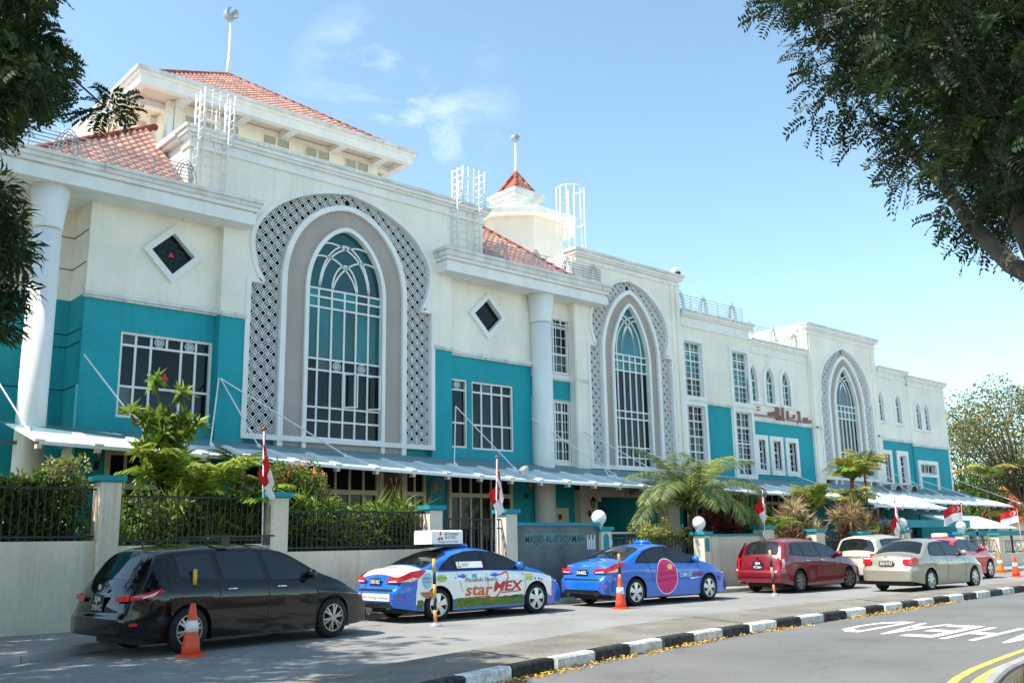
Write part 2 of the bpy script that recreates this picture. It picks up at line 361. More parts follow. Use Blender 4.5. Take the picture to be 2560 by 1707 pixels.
o = bpy.data.objects['grass']; tag(o, 'short green grass on the verge beside the double yellow lines', 'grass')
# painted words and lines on the near road
def road_text(txt, ox, oy, ang, height, width):
    vs, fs = text_geo(txt, 1, bold=.012, space=1.25); x0, x1 = text_width(vs); hh = max(v[1] for v in vs); mb = MB(); c, s = math.cos(ang), math.sin(ang)
    # letter tops point along -X (towards an oncoming driver), the word runs from the camera side to the kerb
    mb.add([(ox+c*(-(v[1]/hh)*height)-s*((v[0]-x0)/(x1-x0)*width), oy+s*(-(v[1]/hh)*height)+c*((v[0]-x0)/(x1-x0)*width), .004) for v in vs], fs)
    return mb
rd = bpy.data.objects['road']
for ch, y0, dx in (('A',6.15,.0),('H',6.88,.05),('E',7.58,.12),('A',8.20,.2),('D',8.93,.25)):
    road_text(ch, 17.95+dx, y0, R(4), 2.42, .56).build('painted_letter', roadw, rd, fix=False)
for d in (.22, .45):
    a = shiftline(NEARS, d); b = shiftline(NEARS, d+.1); sheet(a, b, .004).build('yellow_line', roady, rd)
# fallen yellow petals against the kerb
n = 2600; px_ = rng.uniform(5, 25, n); py_ = np.interp(px_, [p.x for p in FRONT], [p.y for p in FRONT])-np.abs(rng.normal(0,.09,n))-.01
keep = (np.sin(px_*1.7)+np.sin(px_*.61+1)+rng.normal(0,.6,n)) > -.5; px_, py_ = px_[keep], py_[keep]; n = len(px_)
petm = mat('fallen_petals', (.62, .34, .03), .8, 0, 1, island=.3)
o = stuff(put('fallen_petals', leaf_mesh('petals', np.c_[px_, py_, rng.uniform(.006,.03,n)], np.c_[rng.normal(0,1,n), rng.normal(0,1,n), rng.normal(0,.3,n)], np.c_[rng.normal(0,.4,n),rng.normal(0,.4,n),np.ones(n)], rng.uniform(.03,.06,n), .03, petm)))
tag(o, 'yellow fallen petals gathered along the black and white kerb', 'petals')

# ================================================================ THE MOSQUE
mosque = empty('mosque_building', (30, 25, 0))
tag(mosque, 'long white and teal mosque with tall lattice-framed arched windows and red tiled roofs', 'mosque')
MI = Matrix.Translation((-30, -25, 0))
class P(MB):
    """mesh written in world metres, linked as a part of the mosque (whose origin is at 30,25,0)"""
    def part(s, name, m, parent=None, smooth=False, fix=True):
        par = parent or mosque
        s.v = [(x-30, y-25, z) for x, y, z in s.v]
        o = s.build(name, m, par, smooth, fix=fix); return o
def pane(poly, y, m, parent, name='pane'):
    mb = P(); mb.prism(poly, y, y+.012); return mb.part(name, m, parent, fix=False)
def arch_pts(c, hw, zs, za, p=2., q=.6, n=14):
    left = []
    for i in range(n+1):
        s = math.sin(i/n*math.pi/2); left.append((c-hw*max(0, 1-s**p)**q, zs+(za-zs)*s))
    return left+[(2*c-x, z) for x, z in reversed(left[:-1])]
def arch_hw(z, hw, zs, za, p, q):
    if z <= zs: return hw
    if z >= za: return 0.
    return hw*(1-((z-zs)/(za-zs))**p)**q
GY = 25.0
# --- main wall volumes behind the face (sides, roofs)
body = P()
body.box(7.85, 11.4, 25.62, 40, 4.2, 10.7); body.box(1.0, 7.9, 26.52, 40, 4.2, 10.7)
body.box(11.4, 19.75, 25.6, 30, 4.2, 12.4); body.box(19.8, 26, 25.6, 40, 4.2, 10.6)
body.box(26, 32.28, 25.6, 40, 4.2, 12.3); body.box(32.28, 42.5, 25.6, 40, 4.2, 10.3)
body.box(42.5, 49.38, 25.6, 38, 4.2, 11.8); body.box(49.4, 57.5, 25.6, 38, 0, 10.2)
body.box(57.4, 57.6, 25.02, 38, 0, 10.3)
body.part('main_block', stucco)
# --- front walls
def wall(name, poly, y, m, holes=(), th=.3):
    mb = P(); mb.prism(poly, y, y+th, holes); return mb.part(name, m)
BAY = 25.3
dia1 = [(10.05,10.33),(9.36,9.67),(10.05,8.98),(10.74,9.67)]
wall('wall', rect(7.83,11.4,8.2,10.75), BAY, stucco, [dia1])
wall('teal_wall', rect(7.83,11.4,4.2,8.2), BAY, teal, [rect(8.8,11.36,5.0,7.3)])
wall('wall', rect(1.0,7.9,8.2,10.75), 26.5, stucco); wall('teal_wall', rect(1.0,7.9,3,8.2), 26.5, teal)
sd_ = P(); sd_.box(7.81,7.86,BAY+.002,26.5,8.2,10.75); sd_.part('return_wall', stucco)
sd_ = P(); sd_.box(7.81,7.86,BAY+.002,26.5,4.2,8.2); sd_.part('teal_return_wall', teal)
gr = P()
for z in (9.95, 9.05, 7.25, 6.9, 5.75):
    gr.box(5.0,7.8,26.485,26.51,z,z+.018); gr.box(7.795,7.83,BAY+.1,26.5,z,z+.018)
gr.part('plaster_groove', dark)
# band between white and teal
def band(x0, x1, z, y, h=.13, pr=.1, m=None):
    mb = P(); mb.box(x0,x1,y-pr,y+.02,z,z+h*.62); mb.box(x0,x1,y-pr*.6,y+.02,z-h*.38,z-.002); return mb.part('string_course', m or trimdirty)
band(7.75,11.4,8.14,BAY,.16,.14); band(11.41,12.18,8.10,GY); band(18.98,19.74,8.06,GY); band(19.76,23.9,8.02,BAY,.16,.14)
# arch tables: half width of the lattice surround by height
A1 = dict(c=15.58, z=[4.7,9.27,9.275,9.32,9.65,10.1,10.5,10.86,11.2,11.6,12.0,12.35,12.58,12.72], w=[3.35,3.35,2.95,2.95,3.14,3.25,3.3,3.24,3.05,2.75,2.25,1.55,.85,0], g=(2.2,9.4,12.17,2.2,.55), wn=(1.4,9.35,11.47,2.,.6), zb=4.75)
A2 = dict(c=29.07, z=[4.4,9.17,9.175,9.25,9.7,10.2,10.65,11.2,11.7,12.0,12.16], w=[2.57,2.57,2.2,2.2,2.38,2.42,2.3,1.95,1.35,.75,0], g=(1.7,8.9,11.63,2.,.68), wn=(1.12,8.75,11.1,1.9,.76), zb=4.45)
A3 = dict(c=45.95, z=[4.5,8.5,8.505,8.6,9.1,9.56,10.0,10.4,10.8,11.15,11.4], w=[2.68,2.68,2.55,2.52,2.55,2.48,2.28,1.95,1.42,.8,0], g=(1.74,8.3,10.86,2.,.7), wn=(1.15,8.2,10.32,1.9,.78), zb=4.55)
def outer(A, z0=None):
    zs = [z for z in A['z']]; ws = A['w']; pts = [(z, w_) for z, w_ in zip(zs, ws)]
    if z0 is not None: pts = [(z0, float(np.interp(z0, zs, ws)))]+[p for p in pts if p[0] > z0]
    # smooth the bulge
    head = [p for p in pts if p[0] <= 9.33 and p[1] >= pts[0][1]-1e-6] if A is A1 else [p for p in pts if p[1] >= pts[0][1]-1e-6 and p[0] <= A['z'][1]]
    tail = chaikin([p for p in pts if p not in head], 2, closed=False)
    pts = head+tail
    left = [(A['c']-w_, z) for z, w_ in pts]; right = [(2*A['c']-x, z) for x, z in reversed(left[:-1])]
    return left+right
def block(A, x0, x1, zt, zlow, name='wall'):
    o = outer(A, zlow); poly = [(x0, zlow)]+o+[(x1, zlow), (x1, zt), (x0, zt)]
    return wall(name, poly, GY, stucco, th=.55)
block(A1, 11.4, 19.75, 12.9, 8.1); block(A2, 25.74, 32.3, 12.45, 4.3); block(A3, 42.5, 49.4, 11.75, 4.0)
wall('teal_wall', rect(11.4,12.235,4.2,8.1), GY, teal, th=.35); wall('teal_wall', rect(18.925,19.75,4.2,8.1), GY, teal, th=.35)
wall('teal_wall', rect(12.235,18.925,4.2,4.62), GY+.25, teal, th=.35)
dia2 = [(21.6,10.28),(20.88,9.58),(21.6,8.88),(22.32,9.58)]
wall('wall', rect(19.75,23.7,8.08,10.66), BAY, stucco, [dia2])
wall('teal_wall', rect(19.75,23.7,4.2,8.08), BAY, teal, [rect(19.78,20.66,4.8,7.17), rect(20.86,22.8,4.78,7.15)])
wall('wall', rect(23.7,25.74,7.62,10.7), 25.3, stucco, [rect(24.5,25.68,7.85,10.0)])
wall('teal_wall', rect(23.7,25.74,6.85,7.62), 25.3, teal); wall('wall', rect(23.7,25.74,4.2,6.85), 25.3, stucco, [rect(24.5,25.68,4.52,6.8)])
band(24.3,25.74,7.62,25.3,.12,.12); band(25.75,26.48,7.62,GY,.12,.06)
# right-hand ranges
win1, win2 = rect(32.42,33.78,7.62,10.1), rect(35.87,37.25,7.6,10.08); win1b, win2b = rect(32.42,33.78,4.6,7.3), rect(35.87,37.3,4.35,7.3)
wall('wall', rect(32.28,37.45,7.45,11.1), GY+.04, stucco, [win1, win2]); wall('wall', rect(32.28,33.95,4.2,7.45), GY+.04, stucco, [win1b])
wall('teal_wall', rect(33.95,35.7,4.2,7.45), GY+.04, teal); wall('wall', rect(35.7,37.45,4.2,7.45), GY+.04, stucco, [win2b])
lanc = [(37.68,.3),(39.05,.34),(40.42,.34)]
def lancet(c, hw, z0, zs, za): return [(c-hw,z0)]+arch_pts(c,hw,zs,za,2.,.62,8)+[(c+hw,z0)]
lz = (7.85,8.85,9.5)
wall('wall', rect(37.45,42.5,7.02,10.45), GY+.12, stucco, [lancet(c,h,*lz) for c, h in lanc])
trio = [(37.72,38.28),(38.9,39.55),(40.2,40.88)]
wall('teal_wall', rect(37.45,42.5,4.0,7.02), GY+.12, teal, [rect(a,b,4.7,6.08) for a, b in trio])
lanc4 = [(49.72,.26),(51.68,.3)]; lanc5 = [(53.95,.3),(55.0,.3)]
wall('wall', rect(49.4,52.95,6.82,10.4), GY+.1, stucco, [lancet(c,h,7.8,8.75,9.35) for c, h in lanc4])
wall('wall', rect(52.95,57.55,6.68,10.2), GY+.04, stucco, [lancet(c,h,7.6,8.55,9.1) for c, h in lanc5])
wall('teal_wall', rect(49.4,52.95,2.5,6.82), GY+.1, teal, [rect(49.55,50.15,4.45,5.98), rect(51.1,52.1,4.45,6.0)])
wall('teal_wall', rect(52.95,57.55,0,6.68), GY+.04, teal, [rect(53.35,55.5,5.08,5.62)])
band(32.3,33.95,7.42,GY+.04,.14,.08); band(33.95,35.7,7.42,GY+.04,.14,.1); band(35.7,37.45,7.4,GY+.04,.14,.08); band(37.46,42.5,6.98,GY+.12,.15,.1)
band(42.52,43.25,6.92,GY,.15,.06); band(48.65,49.38,6.86,GY,.15,.06); band(49.41,52.9,6.78,GY+.1,.14,.1); band(52.9,57.62,6.64,GY+.04,.15,.12)
# --- cornices
def cornice(x0, x1, zb, zt, yf, yb, cap=trimdirty, lp=1, rp_=1):
    mb = P(); h = zt-zb
    mb.box(x0-.05*lp,x1+.05*rp_,yf-.06,yb,zb,zb+.1)
    mb.box(x0-.0*lp,x1,yf-.012,yb-.02,zb+.1,zt-.3)
    mb.box(x0-.10*lp,x1+.10*rp_,yf-.11,yb,zt-.3,zt-.22); mb.box(x0-.17*lp,x1+.17*rp_,yf-.18,yb+.01,zt-.22,zt-.1)
    o = mb.part('cornice', trim); mb = P(); mb.box(x0-.23*lp,x1+.23*rp_,yf-.24,yb+.02,zt-.1,zt); mb.part('coping', cap); return o
cornice(10.25,21.2,12.85,13.46,GY,25.5); 
for b_ in ((10.25,10.55,25.52,30.5,12,13.2),(19.75,21.2,25.03,25.5,10.7,12.85),(20.9,21.2,25.5,31,10.7,13.2),(10.25,11.4,25.03,25.5,10.7,12.85)): P().box(*b_).part('parapet_return', stucco)
P().box(10.1,10.65,25.53,30.6,13.16,13.3).box(10.0,10.72,25.53,30.7,13.302,13.46).part('parapet_coping', trim); P().box(20.8,21.35,25.53,31,13.2,13.46).part('parapet_coping', trim)
cornice(25.95,32.3,12.4,12.9,GY,25.5); cornice(32.45,37.5,10.7,11.46,GY+.04,25.5,lp=0); cornice(37.75,42.4,10.15,10.83,GY+.12,25.5,lp=0,rp_=0)
cornice(42.5,49.4,11.72,12.25,GY,25.5); cornice(49.6,52.8,10.25,10.83,GY+.1,25.5,lp=0); cornice(53.0,57.58,10.05,10.62,GY+.04,25.5)
for b_ in ((42.4,42.62,25.5,32,11.7,12.25),(32.2,32.4,25.5,33,11,12.78),(25.9,26.2,25.5,33,11,12.83)): P().box(*b_).part('parapet_return', trim)
for x in (31.72,32.05,48.85,42.62): P().box(x,x+.22,GY-.06,GY+.02,4.4,12.38 if x < 40 else 11.7).part('pilaster', stucco)
P().box(25.78,25.98,GY-.03,GY+.02,4.4,10.7).part('pilaster', stucco)
# --- projecting eaves
def eave(x0, x1, yf, yb, zb, zt):
    mb = P(); mb.box(x0,x1,yf,yb,zb,zb+.34); mb.box(x0+.05,x1-.05,yf+.05,yb,zb+.34,zb+.40); mb.box(x0-.05,x1+.05,yf-.05,yb,zb+.40,zb+.52); e = mb.part('eave', trim)
    mb = P(); mb.box(x0-.11,x1+.11,yf-.11,yb,zb+.52,zt-.1); mb.part('eave_moulding', trimdirty, e)
    mb = P(); mb.box(x0-.16,x1+.16,yf-.16,yb,zt-.1,zt); mb.part('eave_coping', trimdirty, e); return e
eave(4.75,12.1,24.45,29.5,10.72,11.46); eave(19.1,27.1,24.42,29.5,10.66,11.46)
# --- round columns
for c, r_, zb in (((6.7,25.05),.34,0), ((24.0,25.02),.385,0)):
    mb = P(); mb.lathe([(r_,zb),(r_,9.58)], 36, (c[0],c[1],0)); col = mb.part('column', trim, smooth=True)
    mb = P(); mb.lathe([(r_+.012,9.6),(r_+.03,9.66),(r_+.012,9.7),(r_+.14,10.72)], 36, (c[0],c[1],0)); mb.part('column_capital', trim, col, smooth=True)
    mb = P(); mb.lathe([(r_-.02,9.575),(r_-.02,9.605)], 36, (c[0],c[1],0)); mb.part('shadow_gap', dark, col)
# --- lattice screens and arched windows
def lattice(A, y, t, s=.41, wd=.027):
    c = A['c']; gz = A['g']
    def inside(x, z):
        if z < A['zb']+.03 or z > A['z'][-1]: return False
        o = float(np.interp(z, A['z'], A['w']))-.04; i_ = arch_hw(z, gz[0], gz[1], gz[2], gz[3], gz[4])+.08
        return i_ < abs(x-c) < o
    segs = []; h = s/2; a = .265*s; n = int(4/h)+2; m_ = int(9/h)+2
    for i in range(-n, n+1):
        for j in range(0, m_):
            x, z = c+i*h, A['zb']+j*h
            if (i+j) % 2 == 0:   # open diamond
                q = [(x+a,z),(x,z+a),(x-a,z),(x,z-a)]; segs += [(q[k], q[(k+1) % 4]) for k in range(4)]
            else:                # eight-rayed star between the diamonds
                e = h-a
                segs += [((x-e,z),(x+e,z)), ((x,z-e),(x,z+e)), ((x-h*.5,z-h*.5),(x+h*.5,z+h*.5)), ((x-h*.5,z+h*.5),(x+h*.5,z-h*.5))]
    mb = P()
    for p, q in segs:
        ip, iq = inside(*p), inside(*q)
        if not ip and not iq: continue
        if ip != iq:
            if not ip: p, q = q, p
            lo, hi = 0., 1.
            for _ in range(6):
                md = (lo+hi)/2
                if inside(p[0]+(q[0]-p[0])*md, p[1]+(q[1]-p[1])*md): lo = md
                else: hi = md
            q = (p[0]+(q[0]-p[0])*lo, p[1]+(q[1]-p[1])*lo)
        mb.bar((p[0],y,p[1]), (q[0],y,q[1]), wd, t, (0,1,0))
    return mb.part('lattice_screen', lattm, fix=False)
def arched_bay(A, cols, rows, gm_top, gm_low, ztsplit, arcs, s):
    c = A['c']; o = outer(A); zb = A['zb']; g_ = A['g']; wn = A['wn']
    mb = P(); mb.prism(o, GY+.34, GY+.4); mb.part('lattice_backing', lattb, fix=False)
    lattice(A, GY+.13, .028, s)
    # white surrounds
    mb = P(); mb.strip(o, .15, GY-.04, GY+.3); mb.box(c-A['w'][0]-.07, c+A['w'][0]+.07, GY-.05, GY+.3, zb-.13, zb+.02); mb.part('arch_surround', trim)
    go = [(c-g_[0], zb-.35)]+arch_pts(c,*g_)+[(c+g_[0], zb-.35)]
    mb = P(); mb.strip(go, .17, GY-.02, GY+.32); mb.part('inner_surround', trim)
    wo_ = [(c-wn[0], zb-.03)]+arch_pts(c,*wn)+[(c+wn[0], zb-.03)]
    mb = P(); mb.prism(go, GY+.09, GY+.33, [wo_]); mb.part('plaster_panel', greyp)
    mb = P(); mb.strip([(c-wn[0],zb-.35)]+wo_[1:-1]+[(c+wn[0],zb-.35)], .13, GY+.0, GY+.28); mb.box(c-wn[0]-.05,c+wn[0]+.05,GY+.01,GY+.3,zb-.05,zb+.05); wf = mb.part('arched_window', trim)
    zt = rows[-1]; fr = P(); xs = [c-wn[0]]+[c+k*wn[0] for k in cols]+[c+wn[0]]; zs = [zb+.05]+rows; bw = .055
    for x in xs[1:-1]: fr.box(x-bw/2,x+bw/2,GY+.15,GY+.23,zb,zt)
    for z in rows: fr.box(c-wn[0],c+wn[0],GY+.148,GY+.232,z-bw/2,z+bw/2)
    for a in arcs: fr.strip(a, .05, GY+.16, GY+.22)
    fr.part('glazing_bars', frame, wf)
    for i in range(len(xs)-1):
        for j in range(len(zs)-1):
            gm = gm_top if zs[j] >= ztsplit else gm_low  # upper teal and lower dark tones stand in for sky and tree reflections
            mb = P(); tl = random.uniform(-.011,.011); x0, x1, z0, z1 = xs[i], xs[i+1], zs[j], zs[j+1]
            mb.add([(x0,GY+.2+tl,z0),(x1,GY+.2-tl,z0),(x1,GY+.2-tl,z1),(x0,GY+.2+tl,z1)], [(0,1,2,3)]); mb.part('pane', gm if random.random() > .13 or gm is glasst else glassp, wf, fix=False)
    top = [(x, z) for x, z in [(c-wn[0], zt)]+[p for p in arch_pts(c,*wn) if p[1] > zt]+[(c+wn[0], zt)]]
    pane(top, GY+.2, gm_top, wf); return wf
def arcset(c, hw, zs, za, spec):
    out = []
    for cx, h, zt in spec: out.append(arch_pts(c+cx*hw, h*hw, zs, zt, 2., .56, 10))
    return out
c, hw = 15.58, 1.4
arc1 = arcset(c, hw, 9.42, 0, [(0,.33,10.3),(0,.655,10.95)])
arc1 += [[(c+sx*x_, z_) for x_, z_ in chaikin([(-1.33,10.32),(-.95,10.52),(-.3,10.45),(.25,9.95),(.33*hw,9.42)], 2, False)] for sx in (1,-1)]
arc1 += [[(c+sx*x_, z_) for x_, z_ in chaikin([(-.99,10.86),(-.45,11.0),(.3,10.75),(.75,10.2),(.655*hw,9.42)], 2, False)] for sx in (1,-1)]
w1 = arched_bay(A1, [-.665,-.33,0,.31,.635], [5.31,5.72,6.86,7.21,8.83,9.16,9.42], glasst, glass, 7.2, arc1, .40)
c, hw = 29.07, 1.12
def lanc_arcs(c, hw, zs, za):
    o = arcset(c, hw, zs, 0, [(0,.36,zs+(za-zs)*.60)])
    for sx in (1,-1):
        o.append([(c+sx*x_*hw, zs+(za-zs)*t_) for x_, t_ in chaikin([(-.68,0),(-.62,.35),(-.3,.62),(.05,.75),(.35,.80)], 2, False)])
        o.append([(c+sx*x_*hw, zs+(za-zs)*t_) for x_, t_ in chaikin([(-.36,0.02),(-.3,.35),(-.05,.58),(.3,.72),(.55,.70)], 2, False)])
    return o
arched_bay(A2, [-.66,-.33,0,.33,.66], [4.84,5.25,6.40,6.69,8.33,8.73,8.99], glasst, glass, 8.3, lanc_arcs(c,hw,8.99,11.1), .35)
c, hw = 45.95, 1.15
arched_bay(A3, [-.66,-.33,0,.33,.66], [4.9,5.51,5.87,7.62,7.99,8.29], glasst, glass, 7.6, lanc_arcs(c,hw,8.29,10.3), .39)
# opened casements and round vent fans of the great window
for x in (15.62,16.46):
    mb = P(); mb.strip(rect(0,.4,5.78,6.82), .045, -.02, .02, closed=True); a = R(-38); mb.v = [(x+p*math.cos(a)-q*math.sin(a), 25.14+p*math.sin(a)+q*math.cos(a), r) for p, q, r in mb.v]; mb.part('open_casement', frame, w1)
def vent_fan(x, z, y, par, r=.14):
    mb = P(); n = 18
    mb.strip([(x+r*math.cos(2*math.pi*k/n), z+r*math.sin(2*math.pi*k/n)) for k in range(n)], .035, y-.05, y, closed=True)
    mb.strip([(x+r*.45*math.cos(2*math.pi*k/n), z+r*.45*math.sin(2*math.pi*k/n)) for k in range(n)], .06, y-.045, y, closed=True)
    for k in range(3): a = 2.1*k; mb.bar((x,y-.02,z),(x+r*math.cos(a),y-.02,z+r*math.sin(a)),.03,.01,(0,1,0))
    mb.part('vent_fan', metalg, par, fix=False)
vent_fan(15.33,7.03,25.19,w1,.13); vent_fan(16.23,7.03,25.19,w1,.13)
redm = mat('rescue_red', (.62, .04, .03), .5, .1, 5)
def rescue(x, z, y, par, r=.12):
    mb = P(); mb.prism([(x-r,z-r*.7),(x+r,z-r*.7),(x,z+r)], y-.012, y-.004); mb.part('rescue_triangle', redm, par, fix=False)
# --- rectangular windows
def window(x0, x1, z0, z1, y, cols, rows, gm, fm=frame, fw_=.09, bw=.06, surround=None, grid=None, sur_w=.14, split=None, gm2=None, glass_split=True):
    mb = P(); mb.strip(rect(x0,x1,z0,z1), fw_, y-.06, y+.08, closed=True); w_ = mb.part('window', fm)
    fr = P(); xs = [x0]+[x0+(x1-x0)*k for k in cols]+[x1]; zs = [z0]+[z0+(z1-z0)*k for k in rows]+[z1]
    for x in xs[1:-1]: fr.box(x-bw/2,x+bw/2,y-.02,y+.05,z0,z1)
    for z in zs[1:-1]: fr.box(x0,x1,y-.022,y+.052,z-bw/2,z+bw/2)
    if grid:
        for k in range(1, grid[0]): x = x0+(x1-x0)*k/grid[0]; fr.box(x-.011,x+.011,y+.0,y+.045,z0,z1)
        for k in range(1, grid[1]): z = z0+(z1-z0)*k/grid[1]; fr.box(x0,x1,y+.001,y+.044,z-.011,z+.011)
    if fr.v: fr.part('glazing_bars', fm, w_)
    if glass_split:
        for i in range(len(xs)-1):
            for j in range(len(zs)-1):
                g1 = gm2 if (split is not None and zs[j] < split) else gm
                mb = P(); tl = random.uniform(-.011,.011); mb.add([(xs[i],y+.03+tl,zs[j]),(xs[i+1],y+.03-tl,zs[j]),(xs[i+1],y+.03-tl,zs[j+1]),(xs[i],y+.03+tl,zs[j+1])], [(0,1,2,3)]); mb.part('pane', g1 if random.random() > .2 or g1 is not glass else glassp, w_, fix=False)
    else: pane(rect(x0,x1,z0,z1), y+.03, gm, w_)
    if surround:
        mb = P(); mb.strip(rect(x0-sur_w/2,x1+sur_w/2,z0-sur_w/2,z1+sur_w/2), sur_w, surround-.07, surround+.1, closed=True); mb.part('window_surround', trim, w_)
    return w_
w_ = window(8.82,11.34,5.03,7.28,BAY+.1,[.165,.33,.665,.83],[.36,.855],glass); rescue(10.08,6.2,BAY+.13,w_)
vent_fan(9.87,7.12,BAY+.13,w_,.12); vent_fan(10.72,7.1,BAY+.13,w_,.12)
fr_ = P(); fr_.box(10.05,10.11,BAY+.08,BAY+.15,6.96,7.28); fr_.part('glazing_bars', frame, w_)
w_ = window(19.8,20.64,4.82,7.15,BAY+.1,[],[.36,.85],glass); vent_fan(20.25,6.98,BAY+.13,w_,.12)
window(20.88,22.78,4.8,7.13,BAY+.1,[.25,.5,.75],[.36,.85],glass)
for dd, red in ((dia1,True),(dia2,False)):
    mb = P(); cx = sum(p[0] for p in dd)/4; cz = sum(p[1] for p in dd)/4
    mb.strip([(cx+(x-cx)*1.06,cz+(z-cz)*1.06) for x, z in dd], .17, BAY-.1, BAY+.12, closed=True); w_ = mb.part('diamond_window', trim); pane(dd, BAY+.1, glass, w_)
    if red:
        rescue(cx,cz,BAY+.1,w_,.09); mb = P()
        for k in range(8): a = k*math.pi/4+.2; mb.strip([(cx+.28*math.cos(a)+.1*math.cos(b), cz+.28*math.sin(a)+.1*math.sin(b)) for b in np.linspace(0,5.6,8)], .014, BAY+.085, BAY+.095)
        mb.part('leaded_ornament', mat('lead',(.05,.06,.06),.5), w_, fix=False)
window(24.52,25.66,7.88,9.98,25.36,[.36],[.35,.86],glass,grid=(4,6),glass_split=True); window(24.52,25.66,4.56,6.78,25.36,[.36,.68],[.36,.82],glass,grid=(6,6))
aw = P()
for a, b in ((24.55,25.1),(25.12,25.62)): aw.strip([(a,9.72),(b,9.72),(b,9.95),(a,9.95)], .03, 25.1, 25.14, closed=True)
aw.part('open_top_light', frame)
window(32.48,33.72,7.66,10.05,25.16,[.5],[.33,.66,.83],glasst,grid=(4,9),surround=GY+.04,sur_w=.17,split=8.3,gm2=glass)
window(32.48,33.72,4.62,7.26,25.16,[.5],[.25,.5,.75],glass,grid=(4,8),surround=GY+.04,sur_w=.17)
window(35.95,37.18,7.66,10.02,25.16,[.5],[.33,.66,.83],glasst,grid=(4,9),surround=GY+.04,sur_w=.17)
window(35.95,37.2,4.4,7.24,25.16,[.5],[.25,.5,.75],glass,grid=(4,9),surround=GY+.04,sur_w=.17)
def lancet_window(c, hw, z0, zs, za, y, sill=True):
    o = lancet(c,hw,z0,zs,za); mb = P(); mb.strip(o, .06, y+.05, y+.13); mb.box(c-hw,c+hw,y+.05,y+.13,z0,z0+.05); w_ = mb.part('lancet_window', frame); pane(o, y+.1, glasst, w_)
    fr = P(); fr.box(c-.03,c+.03,y+.06,y+.12,z0,zs); fr.box(c-hw,c+hw,y+.058,y+.122,zs-.03,zs+.03)
    for k in (1,2): z = z0+(zs-z0)*k/3; fr.box(c-hw,c+hw,y+.07,y+.118,z-.012,z+.012)
    fr.bar((c,y+.09,zs),(c-hw*.5,y+.09,zs+(za-zs)*.6),.02,.03,(0,1,0)); fr.bar((c,y+.09,zs),(c+hw*.5,y+.09,zs+(za-zs)*.6),.02,.03,(0,1,0)); fr.part('glazing_bars', frame, w_)
    mb = P(); mb.strip([(c-hw-.1,z0-.02)]+arch_pts(c,hw+.1,zs,za+.16,2.,.62,8)+[(c+hw+.1,z0-.02)], .2, y-.06, y+.03)
    mb.box(c-hw-.24,c+hw+.24,y-.12,y+.05,z0-.14,z0-.022); mb.part('window_surround', trim, w_)
for c_, h_ in lanc: lancet_window(c_,h_,*lz,GY+.12)
for c_, h_ in lanc4: lancet_window(c_,h_,7.8,8.75,9.35,GY+.1)
for c_, h_ in lanc5: lancet_window(c_,h_,7.6,8.55,9.1,GY+.04)
for a, b in trio: window(a,b,4.7,6.08,25.25,[.5],[.62],glass,grid=(2,5),surround=GY+.12,sur_w=.22)
window(49.55,50.15,4.45,5.98,25.22,[.5],[.62],glass,grid=(2,5),surround=GY+.1,sur_w=.24); window(51.2,52.0,4.45,5.98,25.22,[.5],[.62],glass,grid=(2,5),surround=GY+.1,sur_w=.26)
window(53.45,55.4,5.1,5.6,25.2,[.5,.75],[],glass); mb = P(); mb.strip([(53.35,3.1),(53.35,5.7),(55.55,5.7),(55.55,3.1)], .22, GY-.06, GY+.1); mb.box(53.4,55.5,GY-.05,GY+.08,4.88,5.05); mb.part('blind_door_surround', trim)
# --- ground floor under the canopy
gf = P(); gf.box(7.85,19.75,25.31,25.5,0,4.25); gf.box(19.75,25.8,25.31,25.5,0,4.25); gf.part('ground_floor_wall', teal)
gf = P(); gf.box(25.8,26.7,25.0,25.6,0,4.3); gf.box(30.9,31.6,25.0,25.6,0,4.3); gf.box(25.8,37.4,25.03,25.5,3.5,4.3); gf.box(26.62,31,24.92,25.4,3.28,3.52); gf.box(26.62,26.85,24.93,25.4,3.08,3.279); gf.part('entrance_pier', beige); gf = P(); gf.box(31.6,49,25.5,25.7,0,4.2); gf.part('ground_floor_wall', teal)
gf = P(); gf.box(26.7,37.4,28.4,28.5,0,4.2); gf.box(30.4,30.9,25.6,28.4,0,3.5); gf.part('entrance_inner_wall', teal)
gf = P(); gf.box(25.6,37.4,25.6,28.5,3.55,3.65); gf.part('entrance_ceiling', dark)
gf = P(); gf.box(17.05,17.83,25.15,25.4,0,4.2); gf.part('brown_pier', mat('brown_plaster',(.21,.13,.09),.85,.08,1,.1,60,.2))
for a_, b_ in ((16.93,17.07),(17.81,17.95),(12.15,12.35)): P().box(a_,b_,25.08,25.4,0,4.2).part('cream_post', beige)
def shopfront(x0, x1, n, zt=3.2):
    w_ = window(x0,x1,.15,4.05,25.2,[k/n for k in range(1,n)],[(zt-.15)/3.9],glassg,cream,.1,.07)
    mb = P(); mb.box(x0,x1,25.12,25.24,zt-.07,zt+.07); mb.part('transom', cream, w_)
shopfront(32.5,36.5,8); shopfront(37.6,42,8); shopfront(8.65,11.35,6); shopfront(12.4,16.9,9); shopfront(17.97,18.72,2); shopfront(19.78,22.5,6)  # first two are dark glazing added to deepen the shade under the canopy
dr = P(); dr.box(24.42,25.4,25.24,25.31,.1,2.84); d_ = dr.part('door', beige); mb = P(); mb.box(24.86,25.02,25.22,25.24,2.42,2.6); mb.part('door_grille', blackp, d_)
